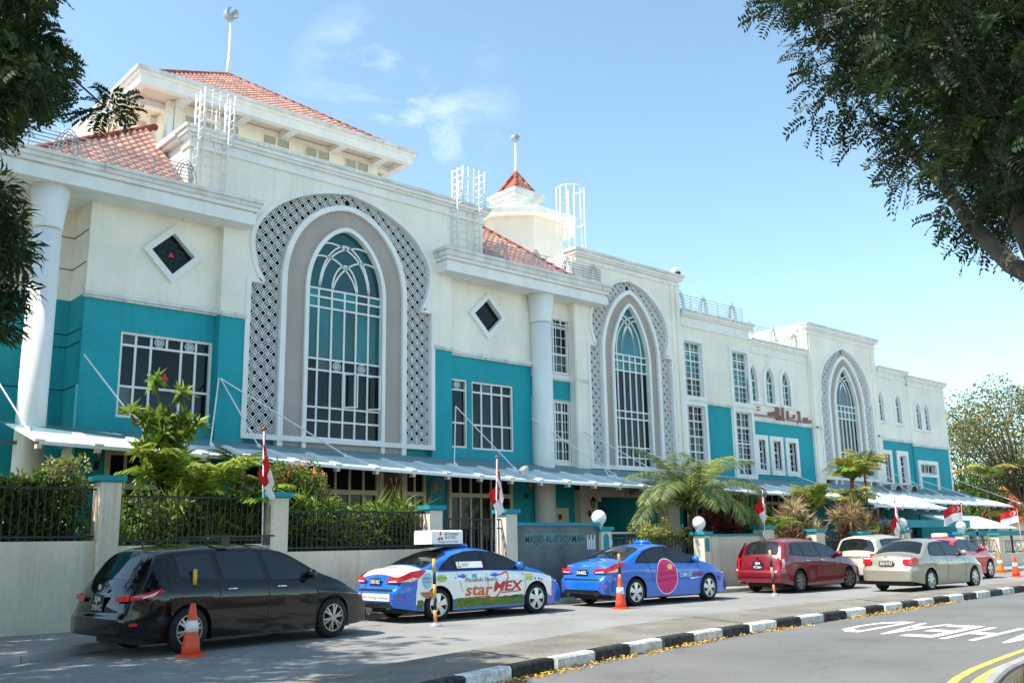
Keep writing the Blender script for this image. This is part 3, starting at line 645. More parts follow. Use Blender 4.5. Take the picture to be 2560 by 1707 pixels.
# --- glazed canopy: back sheets, raised front sheets, ribs and tie rods
cano = P(); cano.box(6.0,57.3,24.9,25.02,4.12,4.2); cano = cano.part('canopy', canb)
def zbk(x): return float(np.interp(x, [5,9,15,25,57], [4.72,4.6,4.5,4.37,4.22]))
def zft(x): return float(np.interp(x, [6,14,20,25,36,57], [3.88,3.64,3.49,3.43,3.34,3.15]))
YF, YM = 21.95, 23.5
def cz_(x, y): return zft(x)+(zbk(x)-zft(x))*(y-YF)/(25.2-YF)
step = 1.235; x = 6.08; k = 0
while x < 57:
    x2 = x+step; yf = YF
    if x > 39.3 and x < 46: yf = 20.6
    def sheetq(a, b, y0, y1, dz, m, nm):
        mb = P(); vs = [(a,y0,cz_(a,y0)+dz),(b,y0,cz_(b,y0)+dz),(b,y1,cz_(b,y1)+dz),(a,y1,cz_(a,y1)+dz)]
        vs += [(p[0],p[1],p[2]-.03) for p in vs]; mb.add(vs, [(0,1,2,3),(4,7,6,5),(0,4,5,1),(1,5,6,2),(2,6,7,3),(3,7,4,0)]); return mb.part(nm, m, cano)
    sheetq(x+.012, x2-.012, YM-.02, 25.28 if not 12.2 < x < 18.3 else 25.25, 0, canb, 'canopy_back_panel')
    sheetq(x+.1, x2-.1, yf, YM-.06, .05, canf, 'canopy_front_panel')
    mb = P(); mb.bar((x,yf-.04,cz_(x,yf-.04)+.06),(x,YM+.02,cz_(x,YM)+.07),.2,.06); mb.part('canopy_rib', metalw, cano)
    mb = P(); mb.box(x-.05,x+.05,yf-.02,yf+.16,cz_(x,yf)-.12,cz_(x,yf)-.02); mb.part('rib_shoe', cream, cano)
    mb = P(); mb.bar((x,yf,cz_(x,yf)+.0),(x2,yf,cz_(x2,yf)),.05,.07); mb.part('canopy_gutter', metalw, cano)
    x = x2; k += 1
for (xa, za, xb, yb) in ((7.8,6.5,9.0,23.45),(11.45,6.25,10.6,23.45),(11.5,6.25,12.2,24.0),(11.5,6.25,14.6,23.45),(19.9,6.15,18.6,23.45),(19.9,6.15,21.1,23.45),(23.4,6.0,26.0,23.45),(26.0,5.7,25.4,23.2),(26.1,5.7,29.0,23.45),(29.2,5.2,32.2,23.45),(5.2,6.6,6.2,23.45),(35.7,5.1,34.6,23.45),(37.7,5.0,40.6,23.45),(42.9,4.9,44.6,23.45),(47.5,4.7,46.5,23.45),(49.2,4.9,48.6,23.45),(50.4,4.9,52.2,23.45),(53.2,4.7,55.6,23.45),(57.4,4.9,60,22.4)):
    mb = P(); zz = cz_(min(xb,57),yb)+.12; mb.tube([(xa,25.0,za),(xb,yb,zz)], .021, 6); mb.tube([(xb,yb,zz),(xb+.05,yb-.06,zz-.08)], .05, 6); mb.part('tie_rod', metalw, cano)
# --- pitched tile roofs
def tile_mesh():
    mb = MB(); W_, L_ = .255, .37; prof = [(-.5,.012),(-.38,.0),(-.2,.02),(-.02,.06),(.16,.078),(.34,.06),(.5,.014)]
    for y, dz in ((0,.035),(L_,.0)): mb.v += [(u*W_, y, z+dz) for u, z in prof]
    n = len(prof); mb.f += [(i,i+1,n+i+1,n+i) for i in range(n-1)]
    mb.v += [(u*W_, 0, z+.0) for u, z in prof]; mb.f += [(i,2*n+i,2*n+i+1,i+1) for i in range(n-1)]
    me = mb.mesh('tile', True); me.materials.append(tilem); return me
TM = tile_mesh(); tiles = []
def roof_plane(roof, e0, along, ups, poly_test, nx, ny):
    a = Vector(along).normalized(); u = Vector(ups).normalized(); nrm = a.cross(u); rot = Matrix((a, u, nrm)).transposed()
    for j in range(ny):
        for i in range(nx):
            p = Vector(e0)+a*(i*.25+.125)+u*(j*.31); q = p+u*.15
            if poly_test(q): mm = rot.to_4x4(); mm.translation = p; tiles.append((roof, mm))
def roof_base(name, tris):
    mb = P()
    for t in tris: mb.add(t, [tuple(range(len(t)))])
    return mb.part(name, tiled)
ap = (10.5,28.5,14.7)
rf1 = roof_base('roof', [[(5.9,24.6,11.3),(10.24,24.6,11.3),(10.24,28.3,14.48)],[(5.9,24.6,11.3),ap,(5.9,33,11.3)]])
sl = Vector((0,3.9,3.4))
roof_plane(rf1, (5.9,24.6,11.32), (1,0,0), sl, lambda q: q.x < 10.2 and (q.x-5.9) > (q.y-24.6)*1.16-.1 and q.y < 28.45, 18, 17)
rf3 = roof_base('roof', [[(21.25,24.6,11.3),(25.9,24.6,11.3),(22.1,28.5,14.7),(21.25,28.5,14.7)],[(25.9,24.6,11.3),(25.9,32,11.3),(22.1,28.5,14.7)]])
roof_plane(rf3, (20.3,24.6,11.32), (1,0,0), sl, lambda q: q.x > 21.3 and (25.9-q.x) > (q.y-24.6)*.98-.1 and q.y < 28.3, 23, 17)
ac = (14.48,32.05,19.25)
rf2 = roof_base('roof', [[(9.7,27.25,15.8),(19.3,27.25,15.8),ac],[(19.3,27.25,15.8),(19.3,36.85,15.8),ac],[(19.3,36.85,15.8),(9.7,36.85,15.8),ac],[(9.7,36.85,15.8),(9.7,27.25,15.8),ac]])
sl2 = Vector((0,4.8,3.45)); roof_plane(rf2, (9.7,27.25,15.83), (1,0,0), sl2, lambda q: abs(q.x-14.48) < (32.05-q.y)*1.0+.05 and q.z > 16.1, 39, 19)
cap_ = [(28.63,31.38),(29.87,31.38),(29.87,32.62),(28.63,32.62)]; tt = (29.25,32,19.06)
rf4 = roof_base('roof', [[(*cap_[i],17.95),(*cap_[(i+1) % 4],17.95),tt] for i in range(4)])
roof_plane(rf4, (28.63,31.38,17.97), (1,0,0), (0,.62,1.11), lambda q: abs(q.x-29.25) < (32-q.y)*.98, 5, 4)
rest = {}
for k, (rf, mm) in enumerate(tiles):
    mm = MI @ mm
    if k < 300: o = put('tile', TM, rf); o.matrix_local = mm
    else: rest.setdefault(rf.name, (rf, []))[1].append(mm)
for rf, ms in rest.values():
    mb = MB(); vs = [v.co for v in TM.vertices]; fs = [tuple(p.vertices) for p in TM.polygons]
    for mm in ms: mb.add([mm @ v for v in vs], fs)
    stuff(mb.build('tile_field', tilem, rf, True, fix=False))
def ridge(rf, a, b):
    mb = P(); a, b = Vector(a), Vector(b); n = max(2, int((b-a).length/.33))
    for i in range(n): mb.tube([a+(b-a)*(i/n)+Vector((0,0,.06)), a+(b-a)*((i+1.12)/n)+Vector((0,0,.03))], [.085,.115], 8)
    mb.part('ridge_tiles', tiled, rf, True, fix=False)
ridge(rf1, (5.9,24.6,11.35), ap); ridge(rf3, (25.9,24.6,11.35), (22.1,28.5,14.7)); ridge(rf2, (9.7,36.85,15.8), ac); ridge(rf2, (9.7,27.25,15.85), ac); ridge(rf2, (19.3,27.25,15.85), ac)
for q in cap_: ridge(rf4, (*q,17.97), tt)
# --- upper hall under the great roof
uh = P(); uh.box(10.9,18.64,28.0,36.5,12,15.55); uh.part('clerestory', stucco)
uh = P()
for (x0,x1,y0,y1) in ((9.44,19.52,27.0,27.25),(9.44,9.69,27.25,37.1),(19.27,19.52,27.25,37.1),(9.44,19.52,37.1,37.3)):
    uh.box(x0,x1,y0,y1,15.37,15.66)
uh.box(9.36,19.6,26.92,27.2,15.66,15.76); uh.box(9.36,9.62,27.2,37.1,15.66,15.76); uh.box(19.34,19.6,27.2,37.1,15.66,15.76)
uh.part('roof_fascia', trim)
uh = P(); uh.box(9.28,19.68,26.84,27.3,15.76,15.87); uh.box(9.28,9.66,27.3,37.1,15.76,15.87); uh.box(19.3,19.68,27.3,37.1,15.76,15.87); uh.part('fascia_coping', trimdirty)
uh = P(); uh.box(9.7,19.26,27.26,37.0,15.58,15.62); uh.part('soffit', mat('soffit_peach',(.78,.66,.55),.85,.05,1))
bl = [(x_,x_+.28,27.25,28,15.36,15.57) for x_ in (10.9,12.9,14.6,16.55,18.35)]+[(9.69,10.9,y_,y_+.28,15.36,15.57) for y_ in (28.4,30.2,32)]+[(18.64,19.27,28.2,28.45,15.36,15.57)]
for b_ in bl: P().box(*b_).part('soffit_beam', trim)
for y_ in (28.0,29.5,31.2): P().box(10.72,10.92,y_,y_+.3,12.5,15.55).part('wall_pier', trim)
for (x0,x1,z0,z1) in ((11.25,11.72,14.62,15.2),(11.78,12.3,14.62,15.15),(12.5,13.1,15.02,15.3),(13.99,14.46,15.02,15.33),(14.5,14.97,15.02,15.33),(15.6,16.06,15.0,15.33),(16.1,16.57,15.0,15.33),(17.21,17.68,15.0,15.33),(17.72,18.2,15.0,15.33)):
    mb = P(); mb.strip(rect(x0,x1,z0,z1), .03, 27.96, 28.02, closed=True); v_ = mb.part('louvre_vent', trim); mb = P(); n = max(5,int((z1-z0)/.05))
    for k in range(n): z = z0+(z1-z0)*(k+.2)/n; mb.add([(x0,27.97,z),(x1,27.97,z),(x1,27.995,z+.035),(x0,27.995,z+.035)], [(0,1,2,3)])
    mb.part('louvre_slats', mat('louvre',(.36,.34,.29),.7,.1,3), v_, fix=False)
# --- stair turret with cupola
def octa(ap_, z, cx=29.2, cy=32.0): return [(cx+ap_/math.cos(math.pi/8)*math.cos(math.pi/8+k*math.pi/4), cy+ap_/math.cos(math.pi/8)*math.sin(math.pi/8+k*math.pi/4), z) for k in range(8)]
def octprism(a0, z0, a1, z1): mb = P(); mb.add(octa(a0,z0)+octa(a1,z1), [(i,(i+1)%8,8+(i+1)%8,8+i) for i in range(8)]+[tuple(range(8)),tuple(range(8,16))]); return mb
tw = octprism(2.2,10,2.2,16.12).part('stair_turret', mat('peach_stucco',(.83,.765,.665),.85,.05,.8,.08,60,.2,streak=.06))
octprism(2.8,16.12,2.85,16.34).part('turret_slab', trim, tw); octprism(2.78,16.345,2.7,16.42).part('turret_roof', trimdirty, tw)
mb = P(); mb.box(28.7,29.8,31.45,32.55,16.4,17.3); mb.part('cupola', trim, tw)
mb = P()
for h_, z0, z1 in ((.66,17.3,17.4),(.76,17.4,17.55),(.92,17.55,17.74),(1.0,17.74,17.86),(.9,17.86,17.95)): mb.box(29.25-h_,29.25+h_,32-h_,32+h_,z0,z1)
mb.part('cupola_cornice', trimdirty, tw)
# --- crescent finials
def finial(x, y, z0, z1, r):
    mb = P(); mb.tube([(x,y,z0),(x,y,z0+(z1-z0)*.35),(x,y,z0+(z1-z0)*.36),(x,y,z1)], [.075,.07,.05,.04], 10); f_ = mb.part('finial_pole', metalw, smooth=True)
    mb = P(); zc = z1+r*.8; pts = []
    for k in range(22): a = R(62)-R(304)*k/21; pts.append((x+r*math.cos(a), zc+r*math.sin(a)))
    inner = []
    for k in range(22): a = R(62)-R(304)*k/21; inner.append((x+.22*r+.74*r*math.cos(a), zc+.18*r+.74*r*math.sin(a)))
    mb.prism(pts+inner[::-1], y-.14, y+.14, back=True)
    st = [(x+.34*r+(.3 if k % 2 == 0 else .13)*r*math.cos(math.pi/2+k*math.pi/5), zc+.25*r+(.3 if k % 2 == 0 else .13)*r*math.sin(math.pi/2+k*math.pi/5)) for k in range(10)]
    mb.prism(st, y-.1, y+.1, back=True); mb.part('crescent_and_star', metalg, f_)
finial(14.48,32.05,19.1,21.65,.25); finial(29.25,32,18.95,20.75,.18)
# --- caged access ladders
def cage(x0, x1, y0, y1, z0, z1, zs2, nx=2):
    mb = P()
    for x_ in (x0, x1):
        ys = np.linspace(y0, y1, 3)
        for y_ in ys: mb.tube([(x_,y_,z0 if y_ > y0+.1 else zs2),(x_,y_,z1)], .03, 5)
        z = z0+.12
        while z < z1+.01:
            mb.tube([(x_,y0 if z > zs2 else ys[1],z),(x_,y1,z)], .021, 5); z += .25
    for x_ in np.linspace(x0+.28, x1-.28, nx): mb.tube([(x_,y1,z0),(x_,y1,z1-.3)], .024, 5); 
    z = z0+.2
    while z < z1-.3: mb.tube([(x0+.28,y1,z),(x1-.28,y1,z)], .014, 5); z += .28
    for x_ in np.linspace(x0, x1, 5): mb.tube([(x_,y0,zs2),(x_,y0,z1)], .016, 5)
    z = zs2
    while z < z1+.01: mb.tube([(x0,y0,z),(x1,y0,z)], .011, 4); z += .25
    return mb.part('caged_ladder', metalw, smooth=True, fix=False)
cage(10.35,11.25,24.35,24.95,11.35,14.45,12.9); cage(19.75,20.75,24.35,24.95,11.35,14.55,13.2)
mb = P(); cx, cy, r_ = 27.4,26.6,.6
for k in range(9): a = R(150)+R(240)*k/8; mb.tube([(cx+r_*math.cos(a),cy+r_*math.sin(a),13.2),(cx+r_*math.cos(a),cy+r_*math.sin(a),16.2)], .024, 5)
for z in (13.2,14.7,16.2): mb.tube([(cx+r_*math.cos(R(150)+R(240)*k/16),cy+r_*math.sin(R(150)+R(240)*k/16),z) for k in range(17)], .026, 5)
for x_ in (cx-.25,cx+.25): mb.tube([(x_,cy+.35,12.4),(x_,cy+.35,16.3)], .025, 5)
for k in range(13): mb.tube([(cx-.25,cy+.35,12.6+k*.28),(cx+.25,cy+.35,12.6+k*.28)], .013, 4)
mb.part('caged_ladder', metalw, smooth=True, fix=False)
# --- rooftop railings with pointed-arch motifs
def railing(x0, x1, y, z0, h, arches, nr=6):
    mb = P()
    for k in range(nr): z = z0+h*(.18+.82*k/(nr-1))*.8; mb.tube([(x0,y,z),(x1,y,z)], .017, 5)
    n = max(2, int((x1-x0)/.95))
    for k in range(n+1): xx = x0+(x1-x0)*k/n; mb.tube([(xx,y,z0),(xx,y,z0+h*.82)], .016, 5)
    for a in arches:
        for s_ in (1,.72,.46): mb.tube([(p,y,q) for p, q in arch_pts(a,.36*s_,z0,z0+h*(.62+.38*s_),2.,.62,7)], .018, 5)
    return mb.part('roof_railing', metalg, smooth=True, fix=False)
railing(4.9,10.2,24.62,11.46,.8,[6.9,10.0]); railing(21.0,26.9,24.6,11.46,.8,[21.7,23.4,25.1,26.5])
railing(32.5,37.4,25.25,11.46,.95,[32.7,34.4,36.6]); railing(37.7,42.4,25.3,10.83,.95,[38.0,40.0,41.8])
# --- Arabic lettering above the teal band, built as red bars
ar = P(); rd_ = mat('sign_red',(.40,.20,.185),.6,.15,4); Y0, Y1 = GY-.02, GY+.11
def AR(x0,x1,z0,z1):
    k = .012 if x1-x0 < z1-z0 else 0; h = .012 if x1-x0 > z1-z0 else 0; ar.box(x0+k,x1-k,Y0,Y1,z0+h,z1-h)
AR(37.35,39.35,7.18,7.25); AR(38.7,38.76,7.25,7.42); AR(38.86,38.92,7.25,7.44); AR(39.02,39.08,7.25,7.46); AR(39.18,39.24,7.25,7.5)
AR(39.35,39.42,7.1,7.72); AR(39.42,39.54,7.65,7.72); AR(39.5,39.57,7.28,7.65); AR(39.42,39.62,7.28,7.34); AR(39.6,39.66,7.1,7.3); AR(39.42,39.66,7.06,7.12)
AR(39.86,39.94,7.06,7.74); AR(39.94,40.1,7.14,7.19); AR(40.28,40.35,7.2,7.6); AR(40.28,40.9,7.25,7.31); AR(40.83,40.9,7.31,7.46); AR(40.3,42.3,7.13,7.19)
AR(41.3,41.37,7.19,7.62); AR(41.18,41.34,7.6,7.67); AR(41.7,41.76,7.19,7.36); AR(41.82,41.88,7.19,7.38); AR(41.94,42.0,7.19,7.4); AR(42.22,42.34,7.19,7.3); AR(41.05,41.12,7.02,7.09); AR(37.85,37.95,7.55,7.62); AR(37.85,37.95,7.42,7.49)
ar.part('arabic_lettering', rd_)
pp = P(); pp.tube([(7.75,25.2,4.4),(7.75,25.2,5.75)], .035, 8); pp.tube([(7.45,26.3,4.5),(7.4,26.4,5.6)], .03, 8); pp.part('downpipe', mat('pale_teal_pipe',(.10,.45,.50),.6,.1,3))
# --- porch of the far entrance: teal beam on white posts
po_ = P(); po_.box(38.4,47.0,19.85,20.1,1.98,2.3); po_.box(38.2,38.5,19.8,24.5,1.985,2.31); po_.box(47,56,19.9,20.1,1.55,1.8); po_.part('porch_beam', teald)
for x_ in (38.45,40.8,46.4,47.8): P().box(x_-.09,x_+.09,19.9,20.08,0,1.98).part('porch_post', metalw)
for i in range(6):
    a = 46.3+i*1.05; mb = P(); vs = [(a+.02,19.8,1.92),(a+1.03,19.8,1.92),(a+1.03,21.9,2.62),(a+.02,21.9,2.62)]; vs += [(p,q,r-.03) for p,q,r in vs]
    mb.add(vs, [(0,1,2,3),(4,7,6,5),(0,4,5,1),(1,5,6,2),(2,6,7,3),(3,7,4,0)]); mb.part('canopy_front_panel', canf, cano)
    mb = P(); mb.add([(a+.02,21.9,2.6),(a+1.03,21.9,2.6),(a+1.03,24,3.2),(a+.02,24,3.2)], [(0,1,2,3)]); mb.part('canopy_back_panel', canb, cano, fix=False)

# ================================================================ STREET FRONT: wall, fences, sign, lamps, flags
FY = 19.3
def pillar(x0, x1, zt, label, dep=.42, cap=True, niche=False, m=wallp):
    r_ = empty('gate_pillar', ((x0+x1)/2, FY, .0)); tag(r_, label, 'pillar', 'painted pillars of the perimeter wall'); w2 = (x1-x0)/2
    MB().box(-w2,w2,-dep/2,dep/2,.1,zt-.1).build('shaft', m, r_)
    if cap: mb = MB(); mb.box(-w2-.07,w2+.07,-dep/2-.07,dep/2+.07,zt-.1,zt); mb.box(-w2-.03,w2+.03,-dep/2-.03,dep/2+.03,zt-.13,zt-.1); mb.build('cap', teald, r_)
    if niche:
        mb = MB(); o = [(-.11,zt-.62)]+arch_pts(0,.11,zt-.32,zt-.2,2.,.5,6)+[(.11,zt-.62)]; mb.prism(o,-dep/2-.012,-dep/2+.0); mb.build('arched_inlay', teald, r_, fix=False)
    return r_
PIL = [(6.46,6.86,3.02,'tall pillar with teal cap behind the black car'), (10.08,10.5,2.78,'pillar with teal cap behind the leftmost hanging flag'), (14.37,14.76,2.55,'pillar with teal cap beside the side gate, behind the white taxi roof'),
       (16.87,17.26,2.48,'pillar with teal cap left of the grey name wall'), (20.5,20.92,2.02,'low pillar with teal arched inlay right of the grey name wall'), (25.3,25.62,1.86,'low pillar with teal arched inlay at the left end of the beige wall'),
       (28.65,29.3,2.04,'pillar with a hanging flag above the red car'), (32.0,32.6,1.92,'pillar with teal cap between the red car and the spiky shrubs'), (35.3,35.9,1.82,'pillar with teal cap behind the beige car roof'),
       (38.85,39.3,1.88,'pillar under the small globe lamp behind the champagne sedan'), (44.45,44.95,1.75,'pillar under the globe lamp beside the large waving flag'), (48.2,48.75,1.68,'pillar with teal cap behind the far traffic cones'), (53.0,53.5,1.66,'farthest pillar with teal cap at the right edge')]
for i, (a, b, z, l_) in enumerate(PIL): pillar(a, b, z, l_, niche=i in (4,5,10))
def low_wall(x0, x1, zt, label, cap=False, th=.2, zc=.07):
    r_ = empty('perimeter_wall', ((x0+x1)/2, FY, 0)); tag(r_, label, 'wall', 'perimeter wall panels'); w2 = (x1-x0)/2
    MB().box(-w2,w2,-th/2,th/2,.02,zt-(zc if cap else 0)).build('panel', wallp, r_)
    if cap: MB().box(-w2,w2,-th/2-.05,th/2+.05,zt-zc,zt).build('coping', teald, r_)
low_wall(-6,6.455,1.78,'long plain beige wall panel left of the tall pillar'); low_wall(6.865,10.075,1.68,'beige wall panel behind the black car'); low_wall(10.505,14.365,1.5,'beige wall panel behind the white taxi')
low_wall(25.625,28.645,1.78,'beige wall panel with teal coping behind the red car',True); low_wall(29.305,31.995,.7,'low wall under the fence behind the red car'); low_wall(32.605,35.295,.7,'low wall under the fence behind the beige car')
low_wall(44.955,48.195,.75,'low wall behind the bright red car'); low_wall(48.755,52.995,.7,'low wall under the fence at the far right')
def fence(x0, x1, z0, z1, label, sp=.125, bw=.022, y=FY, double=False, cat='fence'):
    r_ = empty('iron_fence', (x0, y, z0)); tag(r_, label, cat, 'black iron fence panels'); L_ = x1-x0; h = z1-z0
    mb = MB(); mb.box(0,L_,-.02,.02,h-.06,h-.02); mb.build('top_rail', iron, r_); mb = MB(); mb.box(0,L_,-.02,.02,.06,.1); mb.build('bottom_rail', iron, r_)
    if double: mb = MB(); mb.box(0,L_,-.018,.018,h-.28,h-.25); mb.build('middle_rail', iron, r_)
    n = int(L_/sp); bm_ = MB().box(-bw/2,bw/2,-bw/2,bw/2,0,h-.05).mesh('bar'); bm_.materials.append(iron)
    for k in range(n): put('bar', bm_, r_, ((k+.5)*L_/n, 0, 0))
fence(3.2,6.45,1.78,2.80,'black iron fence left of the tall pillar',.14); fence(6.87,10.07,1.69,2.68,'black iron fence above the black car',.125); fence(10.51,14.36,1.5,2.42,'black iron fence in front of the bright green hedge',.125)
fence(14.77,16.86,.15,2.26,'black iron side gate between the two pillars',.135,.024,FY,True,'gate'); fence(21.2,25.25,.12,1.74,'black sliding driveway gate behind the blue taxi',.16,.03,19.75,True,'gate')
fence(29.32,31.98,.71,1.62,'black iron fence above the red car roof',.14); fence(32.62,35.28,.71,1.55,'black iron fence between the red and beige cars',.14); fence(45,48.18,.76,1.42,'black iron fence behind the bright red car',.16); fence(48.78,52.98,.71,1.35,'black iron fence behind the far traffic cones',.18)
hr = MB(); hr.tube([(21.0,20.6,1.85),(25.6,20.6,1.85)], .035, 8); 
for x_ in (21.3,22.6,24,25.3): hr.tube([(x_,20.6,0),(x_,20.6,1.85)], .025, 8)
tag(hr.build('handrail', metalg), 'grey metal handrail behind the driveway gate', 'handrail')
# name wall
nw = empty('name_wall', (18.88, FY, 0)); tag(nw, 'dark grey granite name wall with teal coping between two pillars', 'sign wall')
MB().box(-1.615,1.615,-.12,.14,.02,2.05).build('slab', signg, nw); MB().box(-1.69,1.62,-.2,.2,2.05,2.14).build('coping', teald, nw)
MB().box(-1.32,1.02,-.127,-.119,1.56,1.85).build('letter_panel', mat('verdigris',(.12,.24,.235),.6,.2,4,streak=.2), nw)
letm = mat('bronze_letter',(.028,.04,.038),.5,.2,5); letd = mat('stained_letter',(.13,.20,.19),.6,.3,6)
def sign_text(t, x0, x1, z0, h, y, m, par, name='lettering', bold=.006):
    vs, fs = text_geo(t, 1, bold=bold); a, b = text_width(vs); hh = max(v[1] for v in vs); mb = MB(); n = len(vs)
    mb.add([(x0+(v[0]-a)/(b-a)*(x1-x0), y, z0+v[1]/hh*h) for v in vs], fs)
    return mb.build(name, m, par, fix=False)
sign_text('MASJID AL-ISTIQAMAH', -1.27, .98, 1.6, .2, -.131, letm, nw); sign_text('2 SERANGOON NORTH AVENUE 2', -1.29, .6, 1.42, .1, -.125, letd, nw)
mb = MB()
for k, hgt in enumerate((.34,.25,.34,.25,.34)): xx = 1.12+k*.072; mb.box(xx,xx+.036,-.14,-.12,1.42,1.42+hgt); 
for k in (0,2,4): mb.lathe([(.012,0),(.03,.015),(.012,.05)], 8, (1.12+k*.072+.018,-.13,1.75))
mb.box(1.11,1.46,-.14,-.12,1.40,1.45); mb.build('minaret_emblem', metalw, nw)
# globe lamps
for x_, y_, z_, l_ in ((20.66,FY,2.02,'white globe lamp on the pillar beside the name wall'), (25.36,FY,1.86,'white globe lamp at the left end of the beige wall'), (39.07,FY,1.88,'white globe lamp behind the limp flag over the champagne sedan'), (44.7,FY,1.75,'white globe lamp beside the large waving flag')):
    r_ = empty('globe_lamp', (x_, y_, z_)); tag(r_, l_, 'lamp', 'globe lamps on the pillars'); pf = [(.09,.03),(.12,.07)]+[(.215*math.sin(a), .27-.215*math.cos(a)) for a in np.linspace(.75,3.05,12)]
    MB().lathe(pf, 22).build('globe', globe, r_, True); MB().lathe([(.12,0),(.12,.035),(.08,.05)], 16).build('collar', metalg, r_)
# flags
redf = mat('flag_red',(.62,.015,.02),.8,.08,6,transl=.35); whitef = mat('flag_white',(.82,.81,.80),.8,.05,6,transl=.35); pole_m = mat('flag_pole',(.45,.30,.20),.5,.1,5)
def flag(base, top, limp, label, hoist=.62, fly=.95, ang=0, seed=0, ph=0):
    r_ = empty('flag', base); tag(r_, label, 'flag', 'red and white flags along the wall'); b = Vector((0,0,0)); t = Vector(top)-Vector(base)
    mb = MB(); mb.tube([b,t], .016, 8); mb.build('pole', metalw if limp else pole_m, r_, True); MB().lathe([(.01,-.04),(.04,-.02),(.045,.01),(.02,.045)], 10, tuple(t)).build('pole_finial', redm, r_, True)
    nu, nv = 26, 14; d = t.normalized()
    def pt(s, v):
        a0 = t-d*(.05+v*hoist)
        if limp:
            e = s**.85; drop = e*fly*.9
            fold = .05*math.sin(s*16+seed+v*2)*min(1,3*s); side = .24*e*math.sin(s*2.4+seed)+(v-.5)*.30*e+.04*math.sin(s*14+seed*3)
            return a0+Vector((side*math.cos(ang)-fold*math.sin(ang), side*math.sin(ang)+fold*math.cos(ang), -drop))
        wv = .09*math.sin(s*7+ph+v*1.2)*s
        return a0+Vector((math.cos(ang)*fly*s-math.sin(ang)*wv, math.sin(ang)*fly*s+math.cos(ang)*wv, -.22*fly*s*s-.05*s+.05*math.sin(s*6+ph)*s))
    for nm, v0, v1, m_ in (('red_half',0,.5,redf),('white_half',.5,1,whitef)):
        mb = MB(); mb.v = [tuple(pt(i/nu, v0+(v1-v0)*j/nv)) for i in range(nu+1) for j in range(nv+1)]
        mb.f = [(i*(nv+1)+j,(i+1)*(nv+1)+j,(i+1)*(nv+1)+j+1,i*(nv+1)+j+1) for i in range(nu) for j in range(nv)]; mb.build(nm, m_, r_, True, fix=False)
    def mark(poly, off, mb):
        vs = []
        for s, v in poly:
            p = pt(s, v); du = pt(min(1,s+.02),v)-pt(max(0,s-.02),v); dv = pt(s,v+.02)-pt(s,v-.02); n_ = du.cross(dv).normalized(); vs.append(p+n_*off)
        mb.add(vs, [tuple(range(len(vs)))])
    asp = hoist/fly
    for off in (.004,-.004):
        mb = MB()
        o_ = [(.2*asp/.66+.15*asp*math.cos(a), .25+.15*math.sin(a)) for a in np.linspace(R(70),R(290),12)]; i_ = [(.2*asp/.66+.055+.13*asp*math.cos(a), .25+.125*math.sin(a)) for a in np.linspace(R(290),R(70),12)]
        for k in range(11): mark([o_[k],o_[k+1],i_[10-k],i_[11-k]], off, mb)
        for k in range(5):
            a = math.pi/2+k*2*math.pi/5; cx_, cy_ = .36*asp/.66+.085*asp*math.cos(a), .25-.085*math.sin(a)
            mark([(cx_+(.032 if q % 2 == 0 else .014)*asp*math.sin(q*math.pi/5), cy_-(.032 if q % 2 == 0 else .014)*math.cos(q*math.pi/5)) for q in range(10)], off, mb)
        stuff(mb.build('crescent_and_stars', whitef, r_, fix=False))
flag((9.85,18.98,1.2), (9.78,18.98,4.12), True, 'limp flag hanging by the shrub with orange flowers', .62, 1.0, R(-20), .6)
flag((16.4,19.0,.6), (16.5,19.0,3.82), True, 'limp flag hanging in front of the pillar left of the name wall', .6, 1.0, R(-25), 1.1)
flag((28.5,18.95,1.2), (28.55,18.95,3.3), True, 'limp flag hanging beside the coconut palm', .62, .75, R(-30), 2.2)
flag((37.9,18.9,.8), (37.85,18.9,3.0), True, 'limp flag in front of the small globe lamp above the champagne sedan', .6, .95, R(-30), 1.6)
flag((43.9,18.9,.9), (44.05,18.9,3.02), False, 'large flag waving leftwards beside a globe lamp', .72, 1.0, R(150), 0, .6)
flag((49.1,18.4,.3), (50.3,18.9,2.85), False, 'waving flag on a leaning pole at the right edge', .7, .95, R(150), 0, 2.4)
# wall lanterns, fan, air conditioners, cameras
def lantern(x, z, label, y=24.75):
    r_ = empty('wall_lantern', (x,y+.25,z)); tag(r_, label, 'lantern', 'black wall lanterns under the canopy'); mb = MB(); mb.box(-.05,.05,-.03,0,-.42,-.2); mb.tube([(0,-.02,-.3),(0,-.16,-.34),(0,-.22,-.22),(0,-.22,-.12)], .018, 6); mb.build('bracket', iron, r_)
    MB().lathe([(.05,-.12),(.1,.12)], 6, (0,-.22,0)).build('glass_body', mat('lantern_glass',(.42,.30,.14),.2,.1,3,0,0,.5), r_); mb = MB(); mb.lathe([(.12,.12),(.06,.22),(.015,.3)], 6, (0,-.22,0))
    for k in range(6): a = k*math.pi/3; mb.bar((.052*math.cos(a),-.22+.052*math.sin(a),-.12),(.102*math.cos(a),-.22+.102*math.sin(a),.12),.014)
    mb.build('roof_and_ribs', iron, r_)
lantern(8.3,4.0,'wall lantern under the left end of the canopy'); lantern(17.45,3.75,'wall lantern on the brown pier'); lantern(23.05,3.55,'wall lantern left of the round column'); lantern(26.2,2.95,'wall lantern beside the dark driveway entrance',24.7)
r_ = empty('wall_fan', (19.0,25.3,3.45)); tag(r_, 'dusty wall fan on the teal wall under the canopy', 'fan'); fm_ = mat('old_plastic',(.42,.36,.29),.6,.15,6)
mb = MB(); mb.tube([(0,0,-.35),(0,-.12,-.3),(0,-.2,-.05)], .03, 8); mb.box(-.06,.06,-.04,0,-.5,-.28); mb.build('arm', fm_, r_)
mb = MB(); mb.tube([(0,-.15,0),(.02,-.38,-.02)], [.09,.11], 10); mb.build('motor', fm_, r_); mb = MB()
